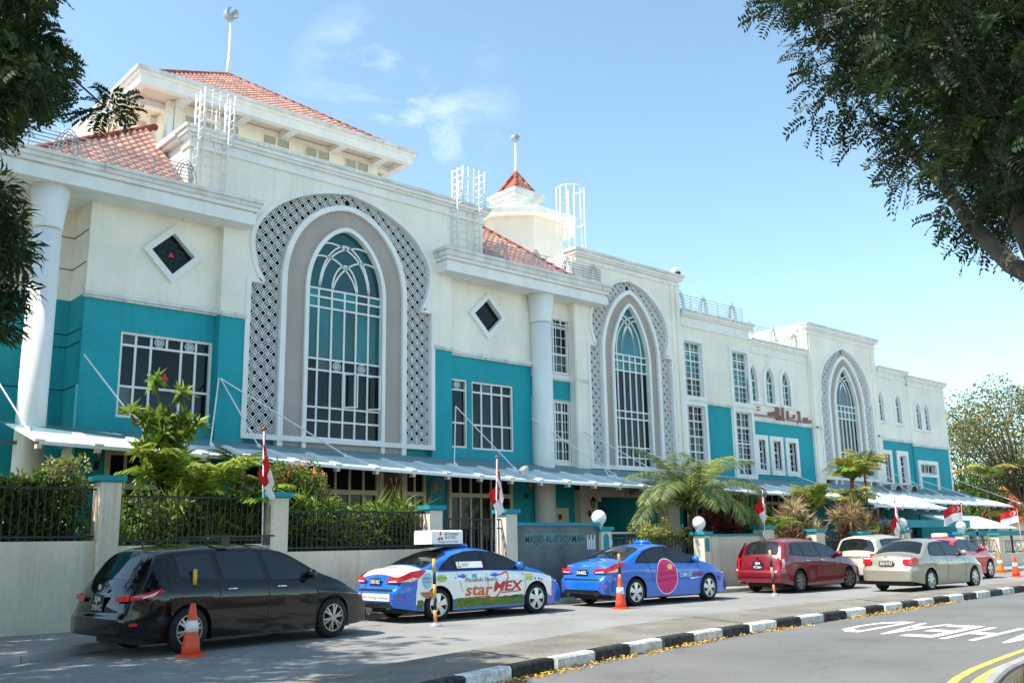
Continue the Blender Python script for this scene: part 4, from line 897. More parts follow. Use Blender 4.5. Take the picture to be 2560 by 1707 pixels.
for rr, oy in ((.24,-.42),(.24,-.52),(.16,-.55),(.07,-.57)): mb.tube([(.24*0+rr*math.cos(a)+.03, oy, rr*math.sin(a)) for a in np.linspace(0,2*math.pi,20)], .008, 4)
for k in range(14): a = k*math.pi/7; mb.tube([(.03+.07*math.cos(a),-.57,.07*math.sin(a)),(.03+.24*math.cos(a),-.52,.24*math.sin(a)),(.03+.24*math.cos(a),-.42,.24*math.sin(a))], .006, 4)
mb.build('cage', fm_, r_, fix=False)
for x_, l_ in ((49.25,'grey air conditioner unit left of its twin above the canopy'), (51.05,'grey air conditioner unit beside the blind door surround')):
    r_ = empty('air_conditioner', (x_,24.6,3.6)); tag(r_, l_, 'air conditioner', 'air conditioner units above the canopy'); acm = mat('ac_grey',(.42,.41,.39),.6,.1,4)
    MB().box(-.62,.62,-.2,.25,0,.72).build('casing', acm, r_); mb = MB(); 
    for rr in (.1,.17,.24,.29): mb.tube([(.2+rr*math.cos(a),-.215,.36+rr*math.sin(a)) for a in np.linspace(0,2*math.pi,24)], .01, 4)
    mb.build('fan_grille', blackp, r_, fix=False); mb = MB(); mb.lathe([(.29,0),(.29,.01)], 24); mb.v = [(x+.2,-.205-z,y+.36) for x,y,z in mb.v]; mb.build('fan_opening', dark, r_); mb = MB()
    for k in range(9): mb.box(-.628,-.6,-.16,.2,.1+k*.065,.13+k*.065)
    mb.build('side_louvres', blackp, r_)
r_ = empty('security_camera', (32.15,25.0,12.9)); tag(r_, 'white dome security camera on the parapet corner', 'camera'); MB().lathe([(.1,0),(.1,.12),(.17,.13),(.17,.22),(.12,.32),(.02,.36)], 14).build('housing', metalw, r_, True); MB().lathe([(.15,.13),(.14,.06),(.08,.0)], 14, (.05,-.1,0)).build('dome', blackp, r_, True)
r_ = empty('floodlight', (20.35,22.1,3.55)); tag(r_, 'grey floodlight on the canopy edge by the name wall', 'floodlight'); mb = MB(); mb.tube([(0,0,-.05),(0,0,.22)], .02, 6); mb.build('stand', metalg, r_); mb = MB(); mb.bar((-.2,-.06,.2),(.05,.02,.36),.2,.14); mb.build('lamp_head', metalg, r_)
# cones and striped posts
conem = mat('cone_orange',(.72,.075,.025),.5,.1,6,0,0,.4); conew = mat('cone_band',(.72,.72,.68),.5,.15,8); coneo = mat('cone_faded',(.75,.20,.03),.55,.1,6)
def cone(x, y, label, h=.9, m=None, tilt=0):
    r_ = empty('traffic_cone', (x,y,.004), tilt); tag(r_, label, 'traffic cone', 'traffic cones on the road'); m = m or conem; k = h/.9
    mb = MB(); mb.lathe([(.27*k,0),(.27*k,.03*k),(.2*k,.045*k)], 8); mb.build('base', m, r_); MB().lathe([(.165*k,.04*k),(.15*k,.2*k),(.055*k,.85*k),(.045*k,.9*k)], 20).build('body', m, r_, True)
    MB().lathe([(.124*k,.42*k),(.097*k,.61*k)], 20).build('reflective_band', conew, r_, True)
cone(6.42,14.55,'orange cone with white band beside the black car', .78); cone(17.9,16.1,'orange cone with white band at the rear of the blue taxi', .74); cone(43.0,17.1,'faded orange cone by the far wall', .8, coneo); cone(45.6,17.0,'pale orange cone with a stick, behind the rightmost red cone', .8, coneo); cone(39.6,15.2,'red cone nearest to the bright red car at the right edge', .78); cone(40.3,17.2,'orange cone half hidden behind the bright red car front', .72, coneo)
py_ = mat('post_yellow',(.72,.42,.04),.5,.1,6); pbk = mat('post_black',(.02,.02,.02),.5,.1,6); por = mat('post_orange',(.78,.25,.09),.5,.1,6)
def post(x, y, label, h, bands, lean=0):
    r_ = empty('marker_post', (x,y,.004)); tag(r_, label, 'marker post', 'striped marker posts along the parking lane'); r_.rotation_euler = (0, lean, 0)
    MB().lathe([(.14,0),(.13,.03),(.05,.08)], 12).build('rubber_base', metalg, r_); z = .07; n = len(bands)
    for m_ in bands: MB().lathe([(.033,z),(.033,z+(h-.07)/n)], 12).build('band', m_, r_, True); z += (h-.07)/n
post(6.62,14.98,'yellow and black marker post standing behind the cone beside the black car', 1.28, [por,py_,pbk,pbk,py_]); post(12.0,15.75,'yellow and black marker post in front of the white taxi rear wheel', 1.32, [por,pbk,py_,pbk,py_], R(-2))
post(18.1,16.28,'orange topped marker post behind the cone at the blue taxi', 1.3, [por,pbk,por,pbk,por]); post(24.35,16.0,'leaning marker post behind the red car', 1.28, [por,pbk,mat('post_tan',(.6,.42,.2),.6,.1,5),pbk,mat('post_tan',(.6,.42,.2),.6,.1,5)], R(-4))

def rnd(p, r=.06):
    o = []; n = len(p)
    for i in range(n):
        a, b, c = Vector(p[i-1]), Vector(p[i]), Vector(p[(i+1) % n]); d1, d2 = a-b, c-b; k1, k2 = min(r, d1.length*.4), min(r, d2.length*.4); q0, q2 = b+d1.normalized()*k1, b+d2.normalized()*k2
        for t in (0,.33,.67,1): o.append(tuple(q0*(1-t)**2+b*2*t*(1-t)+q2*t*t))
    return o

# ================================================================ CARS
def paint(name, col, rough=.25, metal=0., coat=.9): return mat(name, col, rough, .03, 3, 0, 0, .5, metal=metal, coat=coat)
carglass = mat('car_glass', (.006,.008,.010), .02, 0, 1, 0, 0, .8); carblack = mat('car_trim_black', (.012,.012,.013), .35, 0, 1, 0, 0, .4)
tail_r = mat('tail_red', (.52,.012,.015), .12, .05, 8, 0, 0, .6, coat=.6); tail_w = mat('tail_clear', (.62,.56,.54), .12, .1, 10, 0, 0, .6, coat=.6)
rimm = mat('alloy', (.55,.55,.56), .3, .05, 5, metal=.7); rimd = mat('alloy_dark', (.30,.28,.26), .3, .05, 5, metal=.7)
plate_b = mat('plate_black', (.012,.012,.012), .4); plate_w = mat('plate_white', (.82,.82,.80), .5)
class Car:
    def __init__(s, name, label, pos, head, sp):
        s.sp = sp; s.L = sp['L']; s.W = sp['W']/2; s.xa = (sp['ro'], sp['ro']+sp['wb']); s.wr = sp['wr']
        xs = np.linspace(0, s.L, 500); zt = np.interp(xs, *zip(*sp['top'])); k = np.exp(-np.linspace(-2,2,sp.get('sm',25))**2); k /= k.sum(); h = len(k)//2
        s.tx = xs; s.tz = np.convolve(np.pad(zt, h, mode='edge'), k, 'valid'); s.bx, s.bz = zip(*sp['belt'])
        s.root = empty(name, pos, head); s.root.scale = (1.02,1.02,1.05); tag(s.root, label, 'car', sp.get('group','cars parked along the kerb'))
        s.shell()
    def top(s, x): return float(np.interp(x, s.tx, s.tz))
    def belt(s, x): return float(np.interp(x, s.bx, s.bz))
    def w(s, x):
        a, b = s.sp.get('ra',.75), s.sp.get('fa',1.1); k = 1.
        if x < a: k -= s.sp.get('rt',.13)*(1-max(x,0)/a)**2.6
        if x > s.L-b: k -= s.sp.get('ft',.22)*(1-max(s.L-x,0)/b)**2.4
        return s.W*k
    def ys(s, x, z):
        w_ = s.w(x); zb = s.belt(x)
        if z <= zb:
            t = (zb-z)/(zb-.2); y = w_*(1-.035*max(0,1-t*5)-.055*max(0,t-.25)**1.6)
            y += .012*math.exp(-((zb-.13-z)/.05)**2)
        else: y = w_*.965-(z-zb)*s.sp.get('tum',.36)-.12*max(0,z-zb)**2
        return max(y, .05)
    def rr(s, x): return max(.02, min(.11, .22*(s.top(x)-s.low(x))))
    def low(s, x, arch=True):
        z = float(np.interp(x, [0,.5,.8,s.L-.8,s.L-.3,s.L], [.30,.22,.2,.19,.2,.24]))
        if arch:
            for a in s.xa:
                ra = s.wr+.05
                if abs(x-a) < ra: z = max(z, s.wr+math.sqrt(ra*ra-(x-a)**2))
        return z
    def warp(s, p):
        x, y, z = p; sp = s.sp; w_ = s.W; f = max(0, 1-x/.7)
        if f: x += float(np.interp(z, *zip(*sp['rear'])))*f**1.3-.07*(1-min(1,(y/w_)**2))*f
        f = max(0, 1-(s.L-x)/.9)
        if f: x += .14*(1-min(1,(y/w_)**2))*f-.08+.08*(1-f)
        return (x-s.xa[0], y, z)
    def section(s, x):
        zl, zt = s.low(x), s.top(x); r_ = s.rr(x); zs = max(zl+.01, zt-r_); pts = []
        for k in range(13): z = zl+(zs-zl)*k/12; pts.append((s.ys(x,z), z))
        ye = pts[-1][0]
        for k in range(1, 9):
            a = k/8*math.pi/2; pts.append((ye*(1-k/8), zt-(zt-zs)*(1-k/8)**2.4))
        return pts
    def topz(s, x, yf):
        zl, zt = s.low(x,False), s.top(x); zs = max(zl+.01, zt-s.rr(x)); return zt-(zt-zs)*abs(yf)**2.4, s.ys(x, zs)*yf
    def shell(s):
        xs = sorted(set([round(v,4) for v in np.concatenate([np.linspace(0,s.L,95), np.linspace(0,.2,8), np.linspace(s.L-.25,s.L,8)]+[a+(s.wr+.05)*np.sin(np.linspace(-math.pi/2,math.pi/2,29)) for a in s.xa]+[[a-s.wr-.052,a+s.wr+.052] for a in s.xa])]))
        mb = MB(); rows = []
        for x in xs:
            sec = s.section(x); ring = [(x,-y,z) for y, z in sec]+[(x,y,z) for y, z in sec[-2::-1]]; rows.append(ring)
        n = len(rows[0]); mb.v = [s.warp(p) for r_ in rows for p in r_]
        mb.f = [(i*n+j,i*n+j+1,(i+1)*n+j+1,(i+1)*n+j) for i in range(len(rows)-1) for j in range(n-1)]
        for ring in (rows[0], rows[-1]):
            m_ = 9; h = n//2; o = len(mb.v)
            for j in range(h+1):
                a, b = ring[j], ring[n-1-j]; mb.v += [s.warp((a[0], a[1]+(b[1]-a[1])*k/(m_-1), a[2])) for k in range(m_)]
            mb.f += [(o+j*m_+k,o+j*m_+k+1,o+(j+1)*m_+k+1,o+(j+1)*m_+k) for j in range(h) for k in range(m_-1)]
        me = mb.mesh('body', True, False); bm = bmesh.new(); bm.from_mesh(me); bmesh.ops.remove_doubles(bm, verts=bm.verts, dist=.0008); bmesh.ops.recalc_face_normals(bm, faces=bm.faces); bm.to_mesh(me); bm.free()
        me.polygons.foreach_set('use_smooth', [True]*len(me.polygons)); me.materials.append(s.sp['paint']); s.body = put('body', me, s.root)
        u = MB(); w_ = s.W; u.box(.35-s.xa[0], s.L-.4-s.xa[0], -w_+.24, w_-.24, .16, .62); u.box(s.xa[0]+s.wr+.1-s.xa[0], s.xa[1]-s.wr-.1-s.xa[0], -w_+.09, w_-.09, .165, .5); u.build('underbody', carblack, s.root)
        s.wheels()
    def wheels(s):
        wr = s.wr; tw_ = .2; rr_ = wr*s.sp.get('rim',.68); T = [(rr_,-tw_/2),(wr-.03,-tw_/2),(wr-.008,-tw_/2+.025),(wr,-tw_/2+.05),(wr,tw_/2-.05),(wr-.008,tw_/2-.025),(wr-.03,tw_/2),(rr_,tw_/2)]
        tm = MB(); n = 40; tm.v = [(r_*math.cos(2*math.pi*k/n), z, r_*math.sin(2*math.pi*k/n)) for r_, z in T for k in range(n)]; tm.f = [(i*n+k,i*n+(k+1)%n,(i+1)*n+(k+1)%n,(i+1)*n+k) for i in range(len(T)-1) for k in range(n)]
        tme = tm.mesh('tyre', True); tme.materials.append(rubber)
        rm = MB(); prof = [(rr_,-.06),(rr_+.004,-.095),(rr_-.018,-.095),(rr_-.03,-.04)]; rm.v = [(r_*math.cos(2*math.pi*k/n), z, r_*math.sin(2*math.pi*k/n)) for r_, z in prof for k in range(n)]; rm.f = [(i*n+k,i*n+(k+1)%n,(i+1)*n+(k+1)%n,(i+1)*n+k) for i in range(3) for k in range(n)]
        ns = s.sp.get('spokes',5)
        for k in range(ns):
            a = 2*math.pi*k/ns+.3
            for da in ((-.17,.17) if s.sp.get('twin',True) else (0,)):
                rm.bar((.04*math.cos(a), -.085, .04*math.sin(a)), (rr_*.97*math.cos(a+da), -.07, rr_*.97*math.sin(a+da)), wr*s.sp.get('sw',.13), .03, (0,1,0))
        o = len(rm.v); rm.v += [(.06*math.cos(2*math.pi*k/16), -.1, .06*math.sin(2*math.pi*k/16)) for k in range(16)]+[(.075*math.cos(2*math.pi*k/16), -.05, .075*math.sin(2*math.pi*k/16)) for k in range(16)]; rm.f += [tuple(range(o,o+16))]+[(o+k,o+(k+1)%16,o+16+(k+1)%16,o+16+k) for k in range(16)]
        rme = rm.mesh('rim', False); rme.materials.append(s.sp.get('rimmat', rimm))
        dm = MB(); dm.v = [((rr_+.0)*math.cos(2*math.pi*k/n), -.01, (rr_+.0)*math.sin(2*math.pi*k/n)) for k in range(n)]; dm.f = [tuple(range(n))]; dme = dm.mesh('brake', False, False); dme.materials.append(carblack)
        for a in s.xa:
            for sg in (-1, 1):
                st = s.sp.get('steer', 0) if a == s.xa[1] else 0
                wh = put('wheel', tme, s.root, (a-s.xa[0], sg*(s.W-.115), wr), (0, 0, (0 if sg < 0 else math.pi)+st)); put('rim', rme, wh); put('brake_disc', dme, wh)
    # overlays that follow the body surface
    def _ov(s, poly, fn, name, m, par=None, maxe=.1):
        bm = bmesh.new(); vs = [bm.verts.new((a, b, 0)) for a, b in poly]; bm.faces.new(vs); bmesh.ops.triangulate(bm, faces=bm.faces)
        for _ in range(5):
            long_ = [e for e in bm.edges if e.calc_length() > maxe]
            if not long_: break
            bmesh.ops.subdivide_edges(bm, edges=long_, cuts=1); bmesh.ops.triangulate(bm, faces=bm.faces)
        me = bpy.data.meshes.new(name)
        for v in bm.verts: v.co = Vector(fn(v.co.x, v.co.y))
        bmesh.ops.recalc_face_normals(bm, faces=bm.faces); bm.to_mesh(me); bm.free(); me.polygons.foreach_set('use_smooth', [True]*len(me.polygons)); me.materials.append(m); return put(name, me, par or s.root)
    def side(s, poly, name, m, eps=.006, sg=-1, par=None): return s._ov(poly, lambda x, z: s.warp((x, sg*(s.ys(x,z)+eps), z)), name, m, par)
    def rear(s, poly, name, m, eps=.008, par=None): return s._ov(poly, lambda y, z: (lambda q: (q[0]-eps, q[1], q[2]))(s.warp((0, y, z))), name, m, par)
    def topo(s, poly, name, m, eps=.006, par=None):
        def fn(x, yf): z, y = s.topz(x, yf); q = s.warp((x, y, z)); dz = s.top(x+.02)-s.top(x-.02); k = math.hypot(dz,.04); return (q[0]-dz/k*eps, q[1], q[2]+.04/k*eps)
        return s._ov(poly, fn, name, m, par, .08)
    def stext(s, t, x0, x1, z0, h, m, eps=.012, sg=-1, slant=0, bold=.0, name='lettering', rise=0):
        vs, fs = text_geo(t, 1, bold=bold); a, b = text_width(vs); hh = max(v[1] for v in vs); mb = MB(); out = []
        for v in vs:
            z = z0+v[1]/hh*h+rise*((v[0]-a)/(b-a)); x = x0+(v[0]-a)/(b-a)*(x1-x0)+slant*v[1]/hh*h; out.append(s.warp((x, sg*(s.ys(x,z)+eps), z)))
        mb.add(out, fs); return mb.build(name, m, s.root, fix=False)
    def rtext(s, t, y0, y1, z0, h, m, eps=.016, bold=0, name='lettering', par=None):
        vs, fs = text_geo(t, 1, bold=bold); a, b = text_width(vs); hh = max(v[1] for v in vs); mb = MB()
        mb.add([(lambda q: (q[0]-eps, q[1], q[2]))(s.warp((0, y0+(v[0]-a)/(b-a)*(y1-y0), z0+v[1]/hh*h))) for v in vs], fs); return mb.build(name, m, par or s.root, fix=False)
    def both(s, f, *a, **k):
        for sg in (-1, 1): f(*a, sg=sg, **k)
    def glazing(s, dlo, pillars, rw, ws):
        for sg in (-1, 1):
            s.side(rnd(dlo,.05), 'window_surround', carblack, .004, sg)
            for p in pillars: s.side(rnd(p,.04), 'side_window', carglass, .009, sg)
        s.topo(rnd(rw,.1), 'rear_window', carglass); s.topo(rnd(ws,.1), 'windscreen', carglass)
    def mirrors(s, x, z):
        for sg in (-1, 1):
            y = sg*(s.ys(x,z)+.1); mb = MB(); pf = [(.02,-.1),(.075,-.07),(.085,0),(.07,.07),(.02,.1)]; mb.lathe(pf, 12); mb.v = [(a*.8+x-s.xa[0], y+c*1.0, b*.95+z+.05) for a, b, c in mb.v]; mr = mb.build('wing_mirror', s.sp.get('mirror', s.sp['paint']), s.root, True)
            mb = MB(); mb.bar((x-s.xa[0]+.02, sg*s.ys(x,z), z),(x-s.xa[0], y, z+.02), .05,.04); mb.build('mirror_stalk', carblack, mr)
    def handles(s, xs, z, m):
        for sg in (-1, 1):
            for x in xs: mb = MB(); y = s.ys(x,z); mb.tube([(x-.09-s.xa[0],sg*(y+.012),z),(x-.05-s.xa[0],sg*(y+.035),z+.005),(x+.05-s.xa[0],sg*(y+.035),z+.005),(x+.09-s.xa[0],sg*(y+.012),z)], .015, 6); mb.build('door_handle', m, s.root, True)
    def seams(s, lines, m=None):
        for sg in (-1, 1):
            for ln in lines:
                poly = [(x-.006, z) for x, z in ln]+[(x+.006, z) for x, z in reversed(ln)]; s.side(poly, 'door_seam', m or carblack, .005, sg)
    def plate(s, lines, y, z, w_, h, m=plate_w):
        p = s.rear([(-w_/2+y,z-h/2),(w_/2+y,z-h/2),(w_/2+y,z+h/2),(-w_/2+y,z+h/2)], 'number_plate', plate_b, .016)
        n = len(lines)
        for k, t in enumerate(lines): hh = h/n*.62; zz = z+h/2-(k+1)*h/n+h/n*.2; ww = w_*(.86 if n == 1 else (.5 if k == 0 else .8)); s.rtext(t, y+ww/2, y-ww/2, zz, hh, m, .02, .004, 'plate_text')
    def tails(s, side_p, rear_p, m=None, side_c=None, rear_c=None):
        for sg in (-1, 1):
            t = s.side(side_p, 'tail_light', m or tail_r, .01, sg)
            s.rear([(sg*a, b) for a, b in rear_p], 'tail_light', m or tail_r, .012)
            if side_c: s.side(side_c, 'tail_light_lens', tail_w, .014, sg, t)
            if rear_c: s.rear([(sg*a, b) for a, b in rear_c], 'tail_light_lens', tail_w, .016, t)
def rct(a, b, c, d): return [(a,c),(b,c),(b,d),(a,d)]
def disc(cx, cz, rx, rz, n=28): return [(cx+rx*math.cos(2*math.pi*k/n), cz+rz*math.sin(2*math.pi*k/n)) for k in range(n)]
def place(rx, ry, head, W): a = R(head); o = W/2-.1; return (rx-math.sin(a)*o, ry+math.cos(a)*o, .004), a
# ---- black people carrier
sp = dict(L=4.8, W=1.82, wb=2.83, ro=1.02, wr=.335, top=[(0,.62),(.04,.9),(.1,1.02),(.2,1.16),(.42,1.46),(.52,1.535),(.75,1.57),(1.3,1.605),(2.1,1.61),(2.7,1.565),(3.05,1.46),(3.6,1.18),(3.9,1.05),(4.3,.92),(4.6,.78),(4.74,.62),(4.8,.5)], belt=[(0,1.0),(1.5,.98),(3.4,.93),(4.8,.8)],
    rear=[(.2,.05),(.35,0),(.55,0),(.62,.05),(1,.09),(1.5,.1)], paint=mat('black_paint',(.003,.003,.004),.07,.03,3,0,0,.35,coat=.4), rimmat=rimd, spokes=6, sw=.1, sm=19, rt=.12)
pos, hd = place(6.55,15.05,8.5,1.82); cb = Car('people_carrier', 'black people carrier with roof bars parked in the shade', pos, hd, sp)
cb.glazing([(.62,1.05),(.7,1.45),(2.2,1.505),(2.75,1.46),(3.05,1.36),(3.62,1.02),(3.5,.97),(1.4,1.02)], [[(.85,1.1),(.78,1.41),(1.42,1.46),(1.5,1.06)],[(1.6,1.06),(1.52,1.46),(2.3,1.48),(2.42,1.02)],[(2.52,1.01),(2.4,1.47),(2.72,1.44),(3.02,1.33),(3.5,1.01)]], [(.16,-.84),(.47,-.8),(.47,.8),(.16,.84)], [(2.95,-.86),(3.72,-.93),(3.72,.93),(2.95,.86)])
cb.mirrors(3.3,1.03); cb.handles((1.75,2.72),.9,chrome); cb.seams([[(2.45,1.0),(2.47,.7),(2.44,.3)],[(3.45,.95),(3.5,.6),(3.42,.3)],[(1.5,1.0),(1.53,.8)]])
cb.tails([(.0,.86),(.5,.96),(.55,.92),(.38,.84),(0,.80)], [(.80,.80),(.80,.88),(.48,.86),(.46,.78)], side_c=[(.18,.85),(.46,.93),(.36,.86),(.16,.83)]); cb.plate(['SJA','7151C'],0,.76,.36,.24)
cb.both(cb.side, disc(.12,.47,.06,.025,10), 'reflector', tail_r, .01); cb.rear(disc(0,.99,.05,.045,16), 'badge', chrome, .016)
rk = MB()
for xx in (.75,1.55):
    rk.bar((xx,-.82,1.71),(xx,.82,1.71),.05,.03)
for yy in (-.62,.62): rk.bar((.75,yy,1.56),(.75,yy,1.69),.09,.1,(1,0,0)); rk.bar((1.55,yy,1.56),(1.55,yy,1.69),.09,.1,(1,0,0))
rk.build('roof_bars', carblack, cb.root); an = MB(); an.tube([(-.35,0,1.56),(-.4,0,1.64)], .012, 5); an.build('aerial', carblack, cb.root)
# ---- the two taxis (same body, different livery)
i40 = dict(L=4.74, W=1.82, wb=2.77, ro=.99, wr=.325, top=[(0,.66),(.04,.88),(.1,1.0),(.2,1.05),(.5,1.085),(.62,1.115),(1.0,1.27),(1.4,1.395),(1.8,1.455),(2.15,1.47),(2.55,1.44),(2.95,1.34),(3.45,1.13),(3.72,1.02),(4.1,.93),(4.45,.82),(4.64,.68),(4.72,.52),(4.74,.46)], belt=[(0,.96),(1.0,.97),(3.4,.92),(4.74,.78)],
    rear=[(.2,.07),(.34,.0),(.6,.0),(.68,.06),(.95,.09),(1.06,.03),(1.2,.0)], spokes=5, sw=.2, rim=.7, rt=.16, ft=.26, tum=.4)
tb = paint('taxi_blue', (.012,.135,.56), .2); twh = paint('taxi_white', (.80,.80,.79), .25)
redt = mat('decal_red', (.52,.03,.03), .35); orgt = mat('decal_orange', (.62,.13,.035), .35); gryt = mat('decal_grey', (.06,.06,.07), .35); decw = mat('decal_white', (.82,.82,.82), .35); grnd = mat('decal_grass', (.10,.19,.02), .5, .6, 28, 0, 0, .3); pink = mat('decal_pink', (.68,.02,.17), .35, .1, 2); bluel = mat('decal_sky', (.32,.55,.68), .4, .2, 6); limed = mat('decal_lime', (.40,.58,.10), .4, .2, 8); yell = mat('decal_yellow', (.75,.55,.06), .4)
DLO = [(.98,1.0),(1.12,1.12),(1.42,1.29),(1.8,1.375),(2.15,1.385),(2.55,1.355),(2.9,1.255),(3.48,.985),(3.35,.955),(1.9,.985)]
WNS = [[(1.1,1.03),(1.22,1.14),(1.36,1.21),(1.42,1.02)],[(1.5,1.02),(1.42,1.235),(1.75,1.345),(2.18,1.355),(2.24,.995)],[(2.34,.99),(2.28,1.355),(2.52,1.33),(2.86,1.235),(3.36,.98)]]
def taxi(name, label, rx, ry, hd_, pl):
    pos, h_ = place(rx,ry,hd_,1.82); sp = dict(i40); sp['paint'] = tb; sp['mirror'] = tb; c_ = Car(name, label, pos, h_, sp)
    c_.glazing(DLO, WNS, [(.66,-.9),(1.42,-.84),(1.42,.84),(.66,.9)], [(2.72,-.86),(3.62,-.93),(3.62,.93),(2.72,.86)])
    c_.mirrors(3.2,1.0); c_.seams([[(2.28,.99),(2.32,.6),(2.26,.27)],[(3.32,.95),(3.42,.6),(3.3,.27)],[(1.45,1.0),(1.5,.85),(1.62,.55)]])
    c_.tails([(0,.79),(0,.90),(.3,1.0),(.62,1.03),(.68,1.0),(.45,.86),(.25,.79)], [(.79,.79),(.79,.9),(.5,.9),(.36,.81),(.4,.78)], side_c=[(.02,.80),(.3,.88),(.42,.86),(.25,.80)], rear_c=[(.74,.795),(.72,.83),(.48,.815),(.46,.79)])
    c_.plate([pl],.0,.80,.42,.135); c_.rear([(-.66,.62),(.66,.62),(.64,.66),(-.64,.66)], 'bumper_groove', carblack, .008); c_.rear([(-.72,.3),(.72,.3),(.6,.40),(-.6,.40)], 'lower_bumper', carblack, .01)
    c_.both(c_.side, [(.02,.46),(.16,.5),(.02,.5)], 'reflector', tail_r, .01)
    ex = MB()
    for yy in (-.5,.5): ex.tube([(-.92,yy,.31),(-1.02,yy,.31)], .05, 10)
    ex.build('exhaust_tip', chrome, c_.root)
    for yy in (-.66,.66): c_.rear(disc(yy,.47,.09,.016,8), 'reflector', tail_r, .01)
    mb = MB(); mb.lathe([(.17,0),(.16,.05),(.1,.075),(.03,.085)], 16); mb.v = [(a*1.05+1.2,b*1.6,c+1.465) for a,b,c in mb.v]; mb.build('roof_light', tb, c_.root, True); return c_
tw1 = taxi('taxi', 'white and blue taxi with a white advertising box on its roof', 12.85,16.85,-1,'SHB1106C')
def archcut(c_, x0, x1, z0, zt):
    p = [(x0,z0)]
    for a in c_.xa:
        ra = c_.wr+.055
        if x0 < a-ra and a+ra < x1+.5: p += [(a+ra*math.cos(t), max(z0, c_.wr+ra*math.sin(t))) for t in np.linspace(math.pi-.0, 0, 14) if c_.wr+ra*math.sin(t) >= z0]
    return p+[(x1,z0)]+zt
c_ = tw1
for sg in (-1,1):
    c_.side(archcut(c_,.42,4.3,.34,[(4.3,.78),(3.9,.86),(3.4,.915),(2.3,.965),(1.0,.965),(.8,1.02),(.5,1.03),(.42,.9)]), 'white_wrap', twh, .0035, sg)
    for a, b in ((.45,c_.xa[0]-.4),(c_.xa[0]+.4,c_.xa[1]-.4)):
        n_ = 40; zz = [(b+(a-b)*k/n_, .36+.04*random.random()+(.04 if k % 2 else 0)) for k in range(n_+1)]; c_.side([(a,.24),(b,.24)]+zz, 'grass_decal', grnd, .007, sg)
c_.topo([(.08,-.97),(.6,-.97),(.6,.97),(.08,.97)], 'white_boot_wrap', twh, .004)
c_.stext('Mitsubishi Electric', 1.68,2.58,.745,.085,gryt); c_.stext('star', 1.68,2.42,.47,.2,orgt,slant=.2,bold=.02); c_.stext('MEX', 2.47,3.28,.53,.2,redt,slant=.25,bold=.025); c_.stext('Air-Conditioner', 2.75,3.22,.365,.055,gryt)
c_.side([(1.66,.41),(2.36,.43),(2.36,.455),(1.68,.435)], 'underline_stripe', orgt, .011); c_.side([(2.68,.48),(3.28,.50),(3.28,.525),(2.7,.505)], 'underline_stripe', orgt, .011)
sw_ = chaikin([(2.35,.40),(2.42,.36),(2.55,.4),(2.75,.6),(2.9,.82),(2.88,.93),(2.75,.9),(2.66,.86)],2,False); 
sa, sb = [], []
for k in range(len(sw_)):
    d_ = (Vector(sw_[min(k+1,len(sw_)-1)])-Vector(sw_[max(k-1,0)])).normalized()*.016; sa.append((sw_[k][0]-d_.y, sw_[k][1]+d_.x)); sb.append((sw_[k][0]+d_.y, sw_[k][1]-d_.x))
mb = MB(); mb.v = [c_.warp((x, -(c_.ys(x,z)+.0125), z)) for x, z in sa+sb]; n_ = len(sa); mb.f = [(k,k+1,n_+k+1,n_+k) for k in range(n_-1)]; mb.build('swoosh', orgt, c_.root, fix=False)
c_.side(chaikin([(.54,.93),(.80,.98),(.79,.74),(.72,.64),(.6,.66),(.52,.8)],2), 'drop_sticker', bluel, .01); c_.stext('EASY',.57,.74,.83,.05,gryt,.014); c_.stext('To Clean!',.55,.76,.77,.03,gryt,.014)
c_.side(chaikin([(.48,.60),(.66,.58),(.86,.63),(.84,.50),(.68,.45),(.56,.5)],2), 'flame_sticker', mat('decal_tan',(.58,.24,.1),.4,.2,8), .01); c_.stext('Quietest',.56,.82,.545,.04,gryt,.014); c_.stext('19dB',.63,.77,.485,.04,gryt,.014)
c_.side(disc(1.05,.84,.14,.075), 'lime_sticker', limed, .01); c_.stext('Eco Touch',.95,1.18,.83,.035,gryt,.014); c_.side(disc(1.72,.87,.05,.045,18), 'round_sticker', mat('decal_pale',(.55,.70,.70),.4), .01); c_.side(rct(1.86,2.0,.82,.90), 'green_sticker', mat('decal_green',(.12,.42,.33),.4,.3,12), .01); c_.side(rct(3.42,3.62,.72,.86), 'yellow_sticker', limed, .01); c_.side(rct(3.42,3.62,.8,.86), 'yellow_sticker', yell, .012)
c_.side(rct(1.5,2.22,1.03,1.16), 'window_poster', decw, .013); c_.stext('MITSUBISHI',1.64,1.84,1.10,.03,gryt,.016); c_.stext('ELECTRIC',1.64,1.8,1.06,.03,gryt,.016)
def tridia(fn, cx, cz, s_):
    for dx, dz, pts in ((0,.28,[(0,-.3),(.16,0),(0,.3),(-.16,0)]),(-.26,-.3,[(-.2,-.2),(.14,-.2),(.26,.1),(-.06,.1)]),(.26,-.3,[(.2,-.2),(-.14,-.2),(-.26,.1),(.06,.1)])): fn([(cx+(dx+a)*s_, cz+(dz+b)*s_) for a, b in pts])
tridia(lambda p: c_.side(p, 'three_diamond_mark', redt, .016), 1.57,1.1,.11)
c_.handles((1.62,2.52),.87,tb)
for x_ in (1.62,2.52): c_.both(c_.side, [(x_-.17,.87),(x_,.915),(x_+.17,.87),(x_,.825)], 'handle_shield', tb, .009)
c_.rear(rct(-.6,.6,.43,.57), 'rear_poster', decw, .014); c_.rtext('Efficient Energy Savings', .56,-.56,.47,.06,gryt,.018); c_.rtext('starMEX', .1,-.4,.93,.05,redt,.016)
rb = empty('advert_box', (0,0,0)); rb.parent = c_.root
MB().box(.3,1.0,-.3,.3,1.46,1.53).build('box_base', carblack, c_.root)
